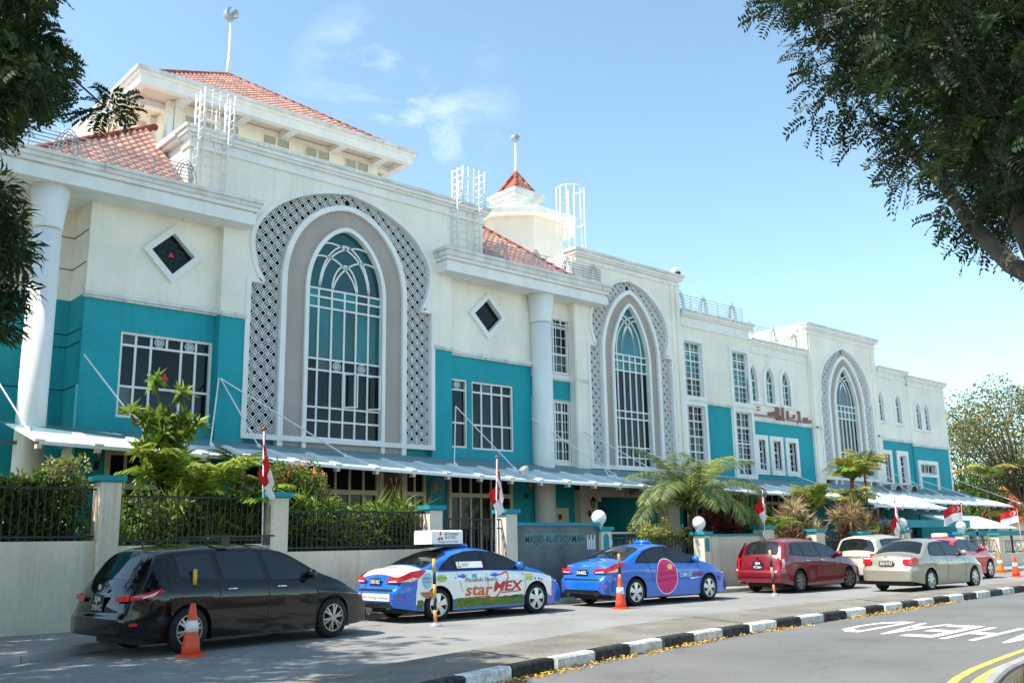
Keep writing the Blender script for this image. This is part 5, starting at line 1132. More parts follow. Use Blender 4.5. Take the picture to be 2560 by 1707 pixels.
bx = MB(); pr_ = [(-.33,1.53),(-.33,1.79),(-.29,1.82),(.29,1.82),(.33,1.79),(.33,1.53)]; bx.v = [(x_,y,z) for x_ in (.22,1.08) for y, z in pr_]; bx.f = [(i,(i+1)%6,6+(i+1)%6,6+i) for i in range(6)]+[tuple(range(6)),tuple(range(6,12))]
bpy.data.objects.remove(rb); rb = bx.build('advert_box', twh, c_.root)
def boxtext(t, x0, x1, z0, h, m): vs, fs = text_geo(t,1,bold=.008); a, b = text_width(vs); hh = max(v[1] for v in vs); MB().add([(x0+(v[0]-a)/(b-a)*(x1-x0), -.334, z0+v[1]/hh*h) for v in vs], fs).build('lettering', m, rb, fix=False)
boxtext('MITSUBISHI',.58,.96,1.71,.055,gryt); boxtext('ELECTRIC',.58,.9,1.64,.055,gryt); boxtext('Changes for the Better',.4,.96,1.56,.04,gryt)
tridia(lambda p: MB().add([(a,-.335,b) for a, b in p], [tuple(range(len(p)))]).build('three_diamond_mark', redt, rb, fix=False), .46,1.70,.17)
tw2 = taxi('taxi', 'plain blue taxi with a round pink sticker on its doors', 18.85,16.5,-3,'SHA4602L'); c_ = tw2; c_.handles((1.62,2.52),.87,tb)
oval = [(2.1+.40*math.cos(a)*(1 if math.sin(a) < 0 else .95), .66+.41*math.sin(a)) for a in np.linspace(0,2*math.pi,40,endpoint=False)]
c_.side([(2.1+(x-2.1)*1.05,.66+(z-.66)*1.05) for x, z in oval], 'sticker_border', decw, .0095); c_.side(oval, 'round_sticker', pink, .012); c_.stext('Enjoy',1.86,2.08,.83,.075,gryt,.016); c_.stext('our In-Taxi',1.84,2.36,.68,.075,gryt,.016,rise=.03); c_.stext('Entertainment',1.78,2.44,.53,.07,gryt,.016,rise=.06); c_.side([(2.12,.9),(2.16,.82),(2.3,.84),(2.33,.93),(2.22,.96)], 'popcorn_mark', yell, .016)
c_.stext('COMFORT',2.58,3.08,.63,.1,decw,.012,bold=.01); c_.stext('DELGRO',3.09,3.5,.63,.085,redt,.012,bold=.01); c_.side([(2.95,.585),(3.02,.56),(3.48,.605),(3.1,.605)], 'swoosh', decw, .011)
c_.rtext('6552 1111', -.02,-.46,.945,.05,decw,.016,.01); c_.rtext('COMFORT', .56,.3,.945,.04,decw,.016,.01); c_.rtext('DELGRO', .29,.1,.945,.04,redt,.016,.01)
# ---- red people carrier
sp = dict(L=4.57, W=1.72, wb=2.74, ro=.9, wr=.32, top=[(0,.66),(.03,.9),(.08,1.02),(.2,1.2),(.36,1.43),(.46,1.48),(.8,1.525),(1.4,1.545),(2.0,1.53),(2.5,1.46),(2.85,1.34),(3.35,1.1),(3.6,1.0),(4.0,.9),(4.35,.76),(4.5,.6),(4.57,.48)], belt=[(0,.98),(1.5,.96),(3.2,.91),(4.57,.78)], rear=[(.2,.05),(.35,0),(.58,0),(.64,.06),(1,.09),(1.5,.1)], paint=paint('maroon_paint',(.17,.008,.018),.2), mirror=paint('maroon_paint',(.2,.01,.02)), rimmat=rimd, spokes=7, sw=.1, sm=19, rt=.1, steer=R(-18))
pos, hd = place(26.1,16.3,-1,1.72); c_ = Car('people_carrier', 'dark red people carrier parked behind a leaning marker post', pos, hd, sp)
c_.glazing([(.5,1.06),(.66,1.36),(.9,1.4),(2.0,1.41),(2.5,1.35),(2.82,1.24),(3.35,.98),(3.25,.95),(1.4,1.0)], [[(.62,1.1),(.74,1.33),(1.1,1.36),(1.14,1.05)],[(1.22,1.05),(1.17,1.37),(1.9,1.39),(2.02,1.0)],[(2.1,.99),(1.98,1.385),(2.46,1.32),(2.78,1.21),(3.22,.98)]], [(.13,-.8),(.40,-.76),(.40,.76),(.13,.8)], [(2.68,-.86),(3.45,-.93),(3.45,.93),(2.68,.86)])
c_.mirrors(3.05,1.0); c_.handles((1.35,2.2),.88,chrome); c_.seams([[(2.04,.99),(2.08,.6),(2.0,.27)],[(3.1,.92),(3.2,.6),(3.1,.27)],[(1.16,1.0),(1.22,.8)]])
for sg in (-1,1):
    c_.side([(.0,.62),(.0,1.02),(.3,1.42),(.42,1.42),(.2,1.05),(.14,.62)], 'tail_light', tail_r, .01, sg); c_.side([(.02,.72),(.02,.95),(.14,.95),(.11,.72)], 'tail_light_lens', tail_w, .014, sg); c_.rear([(sg*a,b) for a,b in rct(.66,.74,.62,1.0)], 'tail_light', tail_r, .012)
c_.plate(['SJM','9728H'],0,.78,.34,.22); c_.rear(disc(0,.97,.045,.04,14), 'badge', chrome, .016); an = MB(); an.tube([(-.3,.1,1.5),(-.48,.1,1.72)], .008, 5); an.build('aerial', carblack, c_.root)
c_.rear([(-.7,.44),(.7,.44),(.7,.47),(-.7,.47)], 'bumper_groove', carblack, .008)
# ---- champagne sedan driving past
sp = dict(L=4.29, W=1.7, wb=2.55, ro=.93, wr=.305, top=[(0,.6),(.04,.86),(.1,.97),(.22,1.02),(.48,1.035),(.6,1.08),(.85,1.25),(1.08,1.38),(1.3,1.43),(1.7,1.46),(2.1,1.455),(2.45,1.40),(2.8,1.25),(3.15,1.05),(3.4,.98),(3.8,.9),(4.1,.76),(4.24,.58),(4.29,.46)], belt=[(0,.93),(1.0,.94),(3.0,.9),(4.29,.76)], rear=[(.2,.06),(.32,0),(.6,0),(.66,.07),(.95,.1),(1.1,.05)], paint=paint('champagne_paint',(.37,.335,.265),.3,.45), spokes=7, sw=.12, sm=21, rt=.1, group='cars driving on the service road')
pos, hd = place(28.45,13.4,-4,1.7); c_ = Car('sedan', 'champagne sedan with a clear rear number plate driving in the lane', pos, hd, sp)
c_.glazing([(.98,1.0),(1.08,1.22),(1.25,1.33),(1.7,1.37),(2.1,1.365),(2.42,1.3),(2.72,1.17),(3.02,.97),(2.9,.95),(1.2,.97)], [[(1.06,1.01),(1.14,1.2),(1.3,1.31),(1.76,1.345),(1.82,.99)],[(1.9,.985),(1.84,1.345),(2.1,1.34),(2.4,1.28),(2.68,1.15),(2.92,.975)]], [(.62,-.9),(1.12,-.84),(1.12,.84),(.62,.9)], [(2.42,-.86),(3.1,-.93),(3.1,.93),(2.42,.86)])
c_.mirrors(2.8,.98); c_.handles((1.35,2.15),.84,chrome); c_.seams([[(1.86,.97),(1.9,.6),(1.84,.27)],[(2.85,.92),(2.95,.6),(2.88,.27)],[(1.05,.97),(1.12,.8),(1.25,.6)]])
c_.tails([(0,.74),(0,.92),(.22,.95),(.3,.9),(.26,.76)], [(.78,.74),(.78,.92),(.5,.90),(.5,.76)], rear_c=[(.74,.9),(.74,.945),(.52,.935),(.52,.9)]); c_.plate(['SDJ1033Z'],0,.78,.46,.13); c_.rear(disc(0,.965,.04,.03,14), 'badge', chrome, .014); an = MB(); an.tube([(.35,0,1.42),(.2,0,1.62)], .006, 5); an.build('aerial', carblack, c_.root)
# ---- beige carrier and bright red taxi further on
sp = dict(L=4.55, W=1.75, wb=2.75, ro=.9, wr=.32, top=[(0,.66),(.03,.9),(.08,1.02),(.18,1.2),(.28,1.48),(.36,1.56),(.8,1.59),(1.6,1.61),(2.1,1.58),(2.5,1.5),(2.85,1.37),(3.35,1.1),(3.6,1.02),(4.0,.92),(4.35,.78),(4.5,.6),(4.55,.48)], belt=[(0,1.0),(1.5,.98),(3.2,.93),(4.55,.8)], rear=[(.2,.05),(.35,0),(.58,0),(.64,.05),(1,.08),(1.5,.02)], paint=paint('beige_car_paint',(.60,.53,.42),.3,.25), spokes=5, sm=17, rt=.08)
pos, hd = place(32.6,16.7,-2,1.75); c_ = Car('people_carrier', 'beige people carrier half hidden between the red one and the sedan', pos, hd, sp)
c_.glazing([(.5,1.08),(.55,1.42),(.9,1.46),(2.0,1.47),(2.5,1.39),(2.82,1.27),(3.35,1.0),(3.25,.97),(1.4,1.02)], [[(.62,1.12),(.66,1.39),(1.1,1.43),(1.14,1.07)],[(1.22,1.07),(1.17,1.43),(1.9,1.44),(2.02,1.02)],[(2.1,1.01),(1.98,1.44),(2.46,1.36),(2.78,1.24),(3.22,1.0)]], [(.12,-.88),(.29,-.86),(.29,.86),(.12,.88)], [(2.68,-.86),(3.45,-.93),(3.45,.93),(2.68,.86)])
c_.mirrors(3.05,1.03); c_.handles((1.35,2.2),.9,chrome); c_.tails([(0,.82),(0,1.0),(.16,1.02),(.14,.82)], [(.8,.82),(.8,1.0),(.58,.98),(.58,.84)]); c_.rear(rct(-.58,.58,.86,.9), 'chrome_strip', chrome, .012)
sp = dict(i40); sp['paint'] = paint('bright_red_paint',(.58,.012,.012),.2); sp['group'] = 'cars driving on the service road'
pos, hd = place(35.4,15.75,-2,1.82); c_ = Car('taxi', 'bright red taxi with a white roof sign beyond the champagne sedan', pos, hd, sp)
c_.glazing(DLO, WNS, [(.66,-.9),(1.42,-.84),(1.42,.84),(.66,.9)], [(2.72,-.86),(3.62,-.93),(3.62,.93),(2.72,.86)]); c_.mirrors(3.2,1.0); c_.handles((1.62,2.52),.87,sp['paint']); c_.tails([(0,.79),(0,.9),(.3,1.0),(.6,1.02),(.45,.86)], [(.79,.79),(.79,.9),(.5,.9),(.4,.78)]);
mb = MB(); mb.lathe([(.15,0),(.14,.13),(.1,.15)], 12); mb.v = [(a+.9,b*2.2,c+1.46) for a,b,c in mb.v]; mb.build('roof_sign', twh, c_.root, True)
RTC = np.array([[10.48,6.05,8.68],[10.52,4.12,8.39],[11.36,4.86,8.83],[11.07,4.72,7.42],[9.29,3.39,6.73],[11.17,3.2,7.35],[11.72,3.76,6.59],[12.03,3.98,9.28],[10.76,4.96,8.95],[12.27,3.6,8.37],[12.45,4.4,8.78],[12.48,4.89,6.78],[12.93,3.93,9.31],[9.2,4.33,6.42],[11.87,3.72,7.96],[9.46,4.48,6.05],[13.08,4.7,7.44],[12.9,5.16,7.36],[9.9,3.55,5.21],[10.97,5.85,8.89],[10.93,3.34,5.72],[9.31,3.99,5.5],[11.5,4.28,7.66],[10.59,4.6,5.78],[11.83,5.54,8.26],[8.91,4.34,6.32],[13.11,4.14,5.98],[9.54,4.97,6.78],[9.52,4.97,6.41],[9.52,5.47,8.31],[11.63,5.59,9.12],[9.15,4.68,7.86],[13.31,5.29,6.16],[11.89,3.58,8.89],[9.96,3.05,5.95],[12.21,3.88,8.34],[11.09,5.08,8.33],[11.08,5.5,8.02],[11.8,4.24,6.35],[11.5,4.36,6.9],[11.74,4.4,8.0],[10.59,4.47,8.9],[12.34,4.1,6.66],[12.5,4.36,9.46],[10.51,3.57,4.75],[10.76,4.89,7.36],[10.53,3.47,5.01],[10.62,5.72,7.75],[11.89,4.26,7.42],[11.74,5.74,8.06],[8.13,4.34,7.25],[8.92,4.63,7.26],[12.2,4.9,7.63],[11.75,4.22,5.39],[9.91,3.99,6.21],[12.25,3.57,9.2],[8.87,4.26,7.57],[11.84,4.3,5.23],[10.02,3.45,5.37],[11.82,5.24,6.83],[11.4,4.57,6.15],[11.51,5.97,9.31],[12.45,4.78,6.99],[12.05,4.56,9.61],[10.89,5.38,8.42],[10.07,2.83,7.55],[11.15,3.95,6.85],[11.81,3.49,7.22],[13.14,4.12,7.53],[10.31,5.79,8.6],[10.63,6.37,9.79],[10.25,3.51,6.86],[12.55,4.21,6.1],[10.35,3.05,6.13],[12.37,4.55,6.88],[10.67,3.88,7.06],[11.05,3.44,5.08],[11.21,4.53,7.76],[10.26,6.01,9.15],[8.87,3.9,7.12],[9.77,4.47,8.46],[10.86,3.74,6.21],[11.18,4.95,6.32],[8.91,4.68,8.33],[10.95,4.07,8.44],[12.07,3.47,7.51],[10.37,5.62,9.03],[11.21,4.19,5.14],[11.7,5.0,8.14],[11.61,3.59,8.37],[11.81,4.9,8.59],[9.37,3.59,6.97],[10.44,2.87,7.35],[9.55,3.13,7.51],[9.11,3.38,7.49],[12.54,4.04,8.22],[10.76,4.04,8.01],[10.8,5.62,9.23],[12.75,4.27,5.97],[12.97,4.45,9.37],[9.76,4.08,8.06],[9.72,4.83,8.1],[8.82,5.11,8.43],[11.09,3.92,5.4],[9.7,4.73,8.4],[11.03,5.96,8.68],[8.78,4.27,6.89],[13.58,4.35,8.22],[13.88,4.3,7.14],[9.53,5.23,8.8],[12.4,4.07,6.49],[8.5,4.77,7.15],[11.92,4.21,7.9],[9.13,4.02,6.81],[12.02,4.13,8.05],[11.28,5.05,8.24],[9.74,3.07,7.47],[11.16,4.34,6.93],[10.63,5.04,7.34],[11.91,4.01,6.92],[9.12,4.03,6.51],[11.3,3.46,7.26],[13.1,3.69,9.55],[11.63,4.64,9.31],[11.26,3.07,7.99],[8.27,3.25,5.62],[9.61,2.83,6.66],[8.76,3.28,6.84],[8.93,3.52,5.65],[9.14,2.82,5.66],[8.92,2.77,4.61],[9.07,3.18,5.12],[7.78,3.25,6.47],[8.52,3.63,5.78],[8.22,2.98,5.52],[9.83,2.96,5.42],[9.15,2.6,6.65],[8.2,3.06,4.79],[8.73,2.99,5.27],[7.62,3.29,5.72],[8.53,3.28,6.28],[9.2,3.12,5.67],[9.3,3.09,6.3],[7.99,3.24,6.37],[9.09,3.13,6.52],[8.55,3.5,6.14],[9.42,3.04,6.09],[9.59,2.77,6.29],[7.83,3.36,6.35],[8.9,3.06,4.81],[8.52,3.22,5.2]])
LTC = np.array([[2.58,10.82,6.64],[2.13,9.55,7.55],[1.98,12.82,8.48],[1.89,12.4,8.07],[2.53,10.44,7.0],[2.11,13.18,8.18],[2.47,10.24,6.77],[1.65,11.02,8.12],[2.38,11.9,8.64],[2.27,12.03,7.02],[2.63,11.54,8.29],[2.47,12.06,7.37],[2.03,11.83,7.04],[2.54,13.09,8.72],[3.27,12.75,7.67],[2.05,11.38,8.46],[2.39,10.92,7.9],[2.7,13.25,8.34],[2.28,10.65,7.55],[2.29,11.26,8.44],[2.18,11.67,7.34],[2.27,10.11,7.71],[2.38,10.87,6.5],[2.49,13.48,7.13],[2.5,12.33,7.15],[2.83,12.06,7.74],[1.72,11.45,7.88],[2.76,13.14,8.55],[1.72,10.3,7.2],[1.76,10.31,6.6],[1.77,10.71,6.35],[2.06,10.34,7.57],[2.18,10.23,6.09],[2.34,13.59,8.51],[2.35,12.06,6.86],[2.16,10.66,6.51],[2.27,11.52,8.7],[2.22,13.66,8.24],[2.1,10.92,6.08],[2.87,12.5,8.63],[2.01,12.38,8.96],[2.36,11.18,8.4],[1.86,10.52,6.09],[2.67,13.25,7.07],[1.84,11.77,8.5],[2.4,10.5,6.42],[2.13,10.98,7.35],[2.49,11.18,7.36],[2.42,11.06,6.71],[1.88,12.96,9.37],[2.34,9.73,6.31],[2.37,13.14,7.67],[2.16,12.21,8.56],[1.69,10.03,7.45],[2.47,11.71,8.32],[1.96,12.47,7.31],[2.1,12.81,8.26],[2.6,11.91,7.63],[3.24,13.13,7.7],[2.06,9.59,7.34],[2.11,11.19,6.33],[2.51,13.06,9.22],[1.67,10.33,6.85],[2.86,13.1,8.66],[2.72,13.35,7.4],[2.1,9.93,6.28],[1.97,10.17,7.75],[1.99,11.8,8.35],[2.9,12.64,9.16],[1.84,10.14,6.19],[2.25,11.74,8.14],[2.17,12.38,6.69],[3.19,12.74,7.78],[1.93,11.21,7.83],[2.04,9.95,7.78],[3.51,11.17,6.83]])
LNC = np.array([[3.21,15.69,7.13],[3.29,16.38,6.76],[3.66,15.95,5.27],[3.41,15.3,4.94],[3.24,14.89,6.84],[3.96,16.17,5.76],[3.39,14.97,5.97],[3.23,15.92,6.2],[3.44,16.26,5.04],[3.07,15.5,7.13],[3.63,16.83,7.1],[3.54,17.29,5.65],[3.52,15.34,6.57],[3.28,15.64,6.13],[3.36,15.63,5.06],[3.94,17.81,6.33],[4.07,17.1,5.61],[3.45,14.97,6.3],[3.5,16.14,6.0],[3.8,16.87,6.7],[3.25,15.11,6.29],[3.95,16.31,5.65],[3.22,15.56,6.57],[3.26,15.31,6.83],[3.82,16.34,5.05],[3.36,16.42,5.27],[3.57,15.35,6.0],[3.9,17.07,5.15],[3.65,17.82,6.46],[3.34,17.37,7.97],[3.7,15.99,5.44],[3.59,14.9,5.76],[3.64,16.71,5.08],[3.06,15.26,6.73],[3.91,16.0,6.33],[3.38,16.37,7.24],[3.94,16.66,6.9],[3.85,17.43,6.96],[3.55,17.1,6.86],[3.9,18.01,5.94],[3.52,16.67,5.79],[3.46,15.64,6.96],[3.88,16.43,6.43],[3.29,16.95,7.54],[3.59,17.52,5.36],[3.5,15.81,6.88]])
SHC = np.array([[-4.39,18.12,7.81],[-6.96,14.04,8.15],[0.85,16.79,7.17],[-8.92,16.86,12.5],[-5.71,13.19,5.92],[-4.41,15.84,8.71],[-2.05,19.96,7.7],[-5.31,19.35,7.05],[-5.43,19.38,5.71],[0.66,20.25,9.04],[-3.99,20.5,5.56],[-6.0,18.86,10.45],[-5.89,15.51,8.54],[-7.08,20.3,8.5],[-3.21,16.11,5.65],[2.22,18.7,7.26],[-11.1,20.69,13.32],[-7.5,21.71,9.81],[-7.23,20.4,11.57],[-2.67,17.59,7.01],[-0.26,14.83,8.21],[0.91,20.41,10.72],[2.82,20.12,10.19],[-8.25,20.85,13.39],[-7.73,22.27,12.01],[-5.5,17.41,7.38],[1.74,16.2,8.47],[-2.79,16.6,11.78],[-1.04,14.11,9.9],[-5.44,22.17,13.12],[-8.8,20.09,10.34],[-4.26,15.33,12.63],[-2.68,19.72,13.18],[-4.89,15.64,5.48],[-4.52,21.45,8.37],[2.03,20.68,9.68],[-4.06,13.42,6.01],[-6.28,13.24,6.12],[-4.15,17.1,13.43],[-1.67,21.72,11.28],[-1.46,14.51,5.87],[2.69,20.2,11.96],[-6.28,20.07,5.89],[-5.08,16.5,6.64],[-5.12,15.52,5.68],[-1.1,19.57,9.34],[-1.13,15.49,9.1],[-0.6,21.23,9.53],[1.35,18.63,6.06],[1.66,16.2,6.7],[-8.32,15.62,12.91],[0.95,15.73,9.43],[-7.87,20.67,8.06],[0.77,19.52,10.24],[-5.82,19.65,12.73],[2.5,19.89,8.92],[-1.67,20.4,7.49],[-1.45,15.17,8.91],[-7.92,21.65,12.71],[-5.66,20.68,11.84],[-0.18,15.65,9.15],[2.22,18.47,5.69],[2.04,17.73,9.48],[-3.18,13.33,6.9],[-6.98,20.3,10.37],[1.93,18.98,9.02],[-0.49,15.46,11.32],[-6.22,18.28,10.72],[-3.92,20.6,6.2],[0.51,17.86,11.75],[0.27,14.64,9.73],[-5.88,16.96,6.17],[0.13,18.98,5.43],[-3.25,13.64,7.84],[-4.47,18.97,9.05],[-4.76,15.78,5.36],[-5.21,16.28,6.52],[-2.97,15.13,11.62],[1.0,20.9,11.5],[1.23,19.77,6.18],[-10.87,17.33,13.27],[-1.36,17.57,7.36],[-1.77,19.94,9.9],[-7.87,16.22,8.49],[-8.46,14.28,11.04],[-9.39,16.13,10.27],[2.15,19.61,11.53],[2.46,18.32,5.8],[-6.16,20.36,7.67],[-0.71,19.39,9.5],[-7.99,18.18,9.1],[-5.36,17.37,9.96],[-6.89,16.01,6.89],[-1.79,14.82,8.78],[-1.32,14.26,7.22],[-3.45,19.55,12.86],[-3.0,19.22,13.35],[2.14,17.2,12.03],[-5.33,14.5,7.61],[-0.59,15.92,6.95],[-9.89,15.0,12.69],[1.09,20.29,10.47],[-2.29,17.74,10.92],[-1.74,20.11,7.18],[-3.14,20.06,9.97],[1.93,19.31,8.33],[-2.6,13.75,8.4],[-0.24,15.62,12.2],[-5.85,14.31,7.4],[-4.0,13.51,6.99],[-6.61,20.78,13.44],[-10.98,21.9,12.63],[-4.68,15.37,7.31],[-3.11,16.02,5.76],[-4.67,16.03,5.42],[1.17,16.16,10.26],[1.3,20.22,8.52],[-3.04,15.79,5.56],[2.58,19.1,9.62],[1.02,20.36,5.49],[-2.31,15.88,8.33],[0.25,15.47,7.06],[-9.03,16.26,9.53],[-10.29,14.78,12.49],[-8.09,13.95,8.13],[-0.06,19.11,9.8],[-0.82,15.73,5.55],[-1.78,21.7,13.46],[-3.91,16.69,7.33],[2.48,18.76,6.7],[-6.57,21.26,10.15],[-6.26,16.3,8.78],[-1.01,20.99,11.91],[-8.15,14.52,10.6],[0.44,14.28,9.49],[0.16,20.51,12.35],[-2.24,17.52,10.39],[-0.59,16.11,11.36],[-2.73,21.16,7.32],[0.14,21.24,11.65],[2.24,19.73,5.62],[-4.18,21.54,9.53],[-3.1,15.08,7.65],[-6.25,18.25,5.43],[-0.62,13.17,5.59],[1.84,18.58,6.41],[-8.4,15.55,9.29],[2.09,16.95,8.24],[-7.58,14.72,8.7],[-5.96,17.25,10.33],[-5.57,21.47,9.7],[2.11,19.3,7.14],[-1.92,15.69,6.24],[-6.5,16.56,11.81],[0.93,18.41,7.5],[-10.75,20.16,13.24],[0.11,20.77,7.0],[-5.26,20.16,7.98],[0.74,18.16,8.58],[-1.87,20.15,13.37],[-2.85,16.62,12.97],[-1.68,15.63,11.9],[-4.51,13.6,5.37],[-4.23,18.5,5.2],[-1.17,18.31,6.78],[-0.79,19.05,9.75],[-6.57,17.67,6.05],[-10.29,21.39,12.22],[-3.85,14.72,7.93],[-8.81,18.64,11.9],[-4.71,16.51,10.36],[-0.41,16.72,10.31],[-8.6,14.65,11.81],[-8.77,21.62,13.03],[-6.6,15.95,9.93],[-5.19,14.09,9.66],[-5.49,17.36,6.75],[1.72,19.34,6.3],[2.84,19.57,10.67],[2.19,14.8,5.76],[-1.79,17.5,12.51],[-7.13,20.12,11.27],[2.06,18.06,7.47],[-3.65,21.7,13.05],[-6.76,20.81,11.52],[1.93,20.69,10.65],[-3.73,17.28,10.85],[-3.44,17.34,5.94],[-5.71,13.2,5.72],[-8.58,15.58,12.42],[0.05,13.19,6.66],[-7.85,16.17,7.89],[-6.81,22.15,12.04],[-0.29,19.12,12.22],[-3.66,17.26,6.91],[-4.41,19.34,6.25],[-6.01,21.41,11.06],[1.43,13.15,5.83],[-6.39,14.13,6.64],[-9.96,15.19,12.98],[2.93,19.53,11.22],[-4.07,16.78,8.27],[1.26,14.97,7.53],[-9.6,19.78,13.07],[1.24,14.09,7.11],[-0.03,17.78,8.35],[-7.56,13.93,7.16],[-2.5,20.21,11.82],[0.16,16.1,12.14],[-4.96,15.16,7.26],[-6.19,17.18,10.96],[-7.25,15.5,10.26],[-0.69,20.54,5.55],[-5.86,16.69,6.35],[0.86,17.34,9.47],[-0.55,19.05,9.14],[-3.28,18.22,6.22],[-3.92,18.22,8.29],[-0.64,20.26,11.43],[-0.51,16.05,8.86],[-1.53,21.74,12.26],[2.48,18.4,5.49],[-4.61,21.78,11.07],[1.48,20.28,7.86],[-8.09,18.76,8.69],[-2.04,13.67,6.96],[-7.16,17.84,7.49],[-2.76,16.24,12.82],[-3.63,18.62,8.7],[1.41,18.68,7.82],[-5.48,19.82,9.64],[-1.59,13.47,7.81],[-3.05,19.81,11.33],[-1.51,18.31,5.46],[-4.75,19.7,12.2],[2.82,19.83,11.04],[-2.03,16.91,7.88],[2.45,17.47,8.81],[-5.26,17.03,5.52],[-4.93,20.55,9.02],[-3.62,17.92,12.66],[-3.73,20.71,7.99],[-3.41,20.77,5.95],[-9.43,19.48,13.01],[-9.67,20.69,11.79],[0.68,14.88,5.97],[2.73,18.25,5.74],[-2.58,21.09,11.53],[-5.11,14.41,8.33],[-0.65,16.6,6.44]])

# ================================================================ TREES AND PLANTS
def fol(name, col, isl=.4, tr=.35): return mat(name, col, .55, .25, 1.2, 0, 0, .35, island=isl, transl=tr)
f_dark = fol('leaf_dark', (.034,.064,.017)); f_mid = fol('leaf_mid', (.075,.13,.02)); f_bright = fol('leaf_bright', (.20,.30,.035)); f_lime = fol('leaf_lime', (.29,.34,.06)); f_olive = fol('leaf_olive', (.13,.135,.035)); f_yel = fol('leaf_yellow', (.42,.33,.04)); f_red = fol('leaf_red', (.17,.045,.035)); f_pink = fol('leaf_pink_tan', (.42,.24,.16)); f_palm = fol('leaf_palm', (.16,.205,.065)); f_orange = fol('petal_orange', (.78,.36,.14), .25); f_cream = fol('leaf_variegated', (.42,.39,.16)); f_deep = fol('leaf_deep', (.023,.044,.013)); f_wood = fol('leaf_wood', (.055,.085,.02))
def unit(a): return a/(np.linalg.norm(a, axis=-1, keepdims=True)+1e-9)
def sprays(cent, per, spread, rl, nl, ll, lw, name, m, droop=.35, flat=.55):
    """pinnate leaves: rl long stalks with nl pairs of leaflets, gathered in clumps round the centres"""
    C = np.repeat(np.asarray(cent,float), per, axis=0); n = len(C); d = unit(rng.normal(0,1,(n,3))*np.array([1,1,flat])); base = C+d*spread*rng.uniform(.15,1,(n,1)); dd = unit(d+rng.normal(0,.45,(n,3))+np.array([0,0,-droop]))
    nrm = unit(np.cross(dd, rng.normal(0,1,(n,3)))+np.array([0,0,.9])); side_ = unit(np.cross(dd, nrm)); t = (np.arange(nl)+.6)/nl
    P0 = base[:,None,:]+dd[:,None,:]*(rl*t)[None,:,None]; P0[:,:,2] -= (.35*rl*t*t)[None,:]
    Cs, Ds, Ns = [], [], []
    for sg in (-1,1):
        Cs.append(P0.reshape(-1,3)); Ds.append((side_[:,None,:]*sg+dd[:,None,:]*.55+rng.normal(0,.12,(n,nl,3))).reshape(-1,3)); Ns.append(np.repeat(nrm,nl,axis=0)+rng.normal(0,.2,(n*nl,3)))
    Cs, Ds, Ns = np.concatenate(Cs), np.concatenate(Ds), np.concatenate(Ns)
    return leaf_mesh(name, Cs, Ds, Ns, ll*rng.uniform(.7,1.2,len(Cs)), lw, m)
def cloud(cent, per, spread, ll, lw, name, m, upb=.3, flat=1.):
    C = np.repeat(np.asarray(cent,float), per, axis=0); n = len(C); d = unit(rng.normal(0,1,(n,3)))*np.array([1,1,flat]); p = C+d*spread*rng.uniform(.2,1,(n,1))**.6
    return leaf_mesh(name, p, d+rng.normal(0,.6,(n,3)), rng.normal(0,.7,(n,3))+np.array([0,0,upb+.4]), ll*rng.uniform(.6,1.25,n), lw*rng.uniform(.7,1.2,n), m, .1)
def limbs(mb, a, cent, r0, frac=1., every=1):
    a = Vector(a)
    for c_ in cent[::every]:
        c_ = Vector(c_); mid = a.lerp(c_, .55)+Vector((random.uniform(-.2,.2),random.uniform(-.2,.2),random.uniform(0,.3))); mb.tube([a,mid,c_], [r0,r0*.6,r0*.22], 5)
# ---- overhanging tree at the right
t_ = empty('rain_tree', (9.5,2.3,.05)); tag(t_, 'large feathery-leaved tree overhanging the top right corner', 'tree', 'street trees'); off = Vector((9.5,2.3,.05))
def T(pts, o=off): return [tuple(Vector(p)-o) for p in pts]
mb = MB(); mb.tube(T([(9.5,2.3,.0),(9.45,2.35,1.2),(9.3,2.6,2.6),(9.2,2.8,3.7)]), [.36,.28,.24,.21], 12); mb.build('trunk', bark, t_, True)
mb = MB()
mb.tube(T([(9.2,2.8,3.6),(9.16,2.91,3.98),(9.35,3.12,4.57),(9.63,3.46,5.38),(9.92,3.95,6.13),(10.15,4.53,6.74),(10.32,4.92,7.25),(10.48,5.34,7.69)]), [.2,.17,.15,.125,.1,.075,.055,.03], 10)
mb.tube(T([(9.2,2.75,3.6),(9.07,2.79,4.65),(9.18,3.0,5.05),(9.46,3.25,5.67),(9.65,3.7,6.38),(10.01,3.98,7.19),(10.15,4.25,7.7)]), [.18,.13,.12,.115,.1,.085,.07], 10)
mb.tube(T([(9.3,2.7,3.2),(9.58,3.09,3.92),(9.94,3.5,4.26),(10.37,4.02,4.94),(10.67,4.3,5.44),(10.86,4.57,5.8),(11.07,5.02,6.45),(11.14,5.52,6.9)]), [.13,.1,.09,.085,.075,.06,.035,.015], 10)
mb.tube(T([(9.2,2.8,3.7),(9.26,2.97,4.38),(9.63,3.4,5.57),(10.1,4.02,6.75),(10.42,4.57,7.66)]), [.15,.12,.1,.07,.04], 10)
tips = [Vector(p) for p in ((9.92,3.95,6.13),(10.15,4.53,6.74),(10.37,4.02,4.94),(10.86,4.57,5.8),(9.65,3.7,6.38),(10.1,4.02,6.75),(9.46,3.25,5.67))]
for c_ in RTC[::2]:
    c_ = Vector(c_); a = min(tips, key=lambda q: (q-c_).length); mb.tube(T([a, a.lerp(c_,.5)+Vector((0,0,random.uniform(-.1,.15))), c_]), [.03,.018,.006], 5)
mb.build('limbs', bark, t_, True, fix=False)
o = np.array(off); put('crown', sprays(RTC-o, 27, .36, .28, 9, .085, .03, 'crown', f_deep, .1), t_); put('crown_highlights', sprays(RTC[::6]-o, 10, .38, .3, 9, .085, .03, 'crown', f_mid, .15), t_)
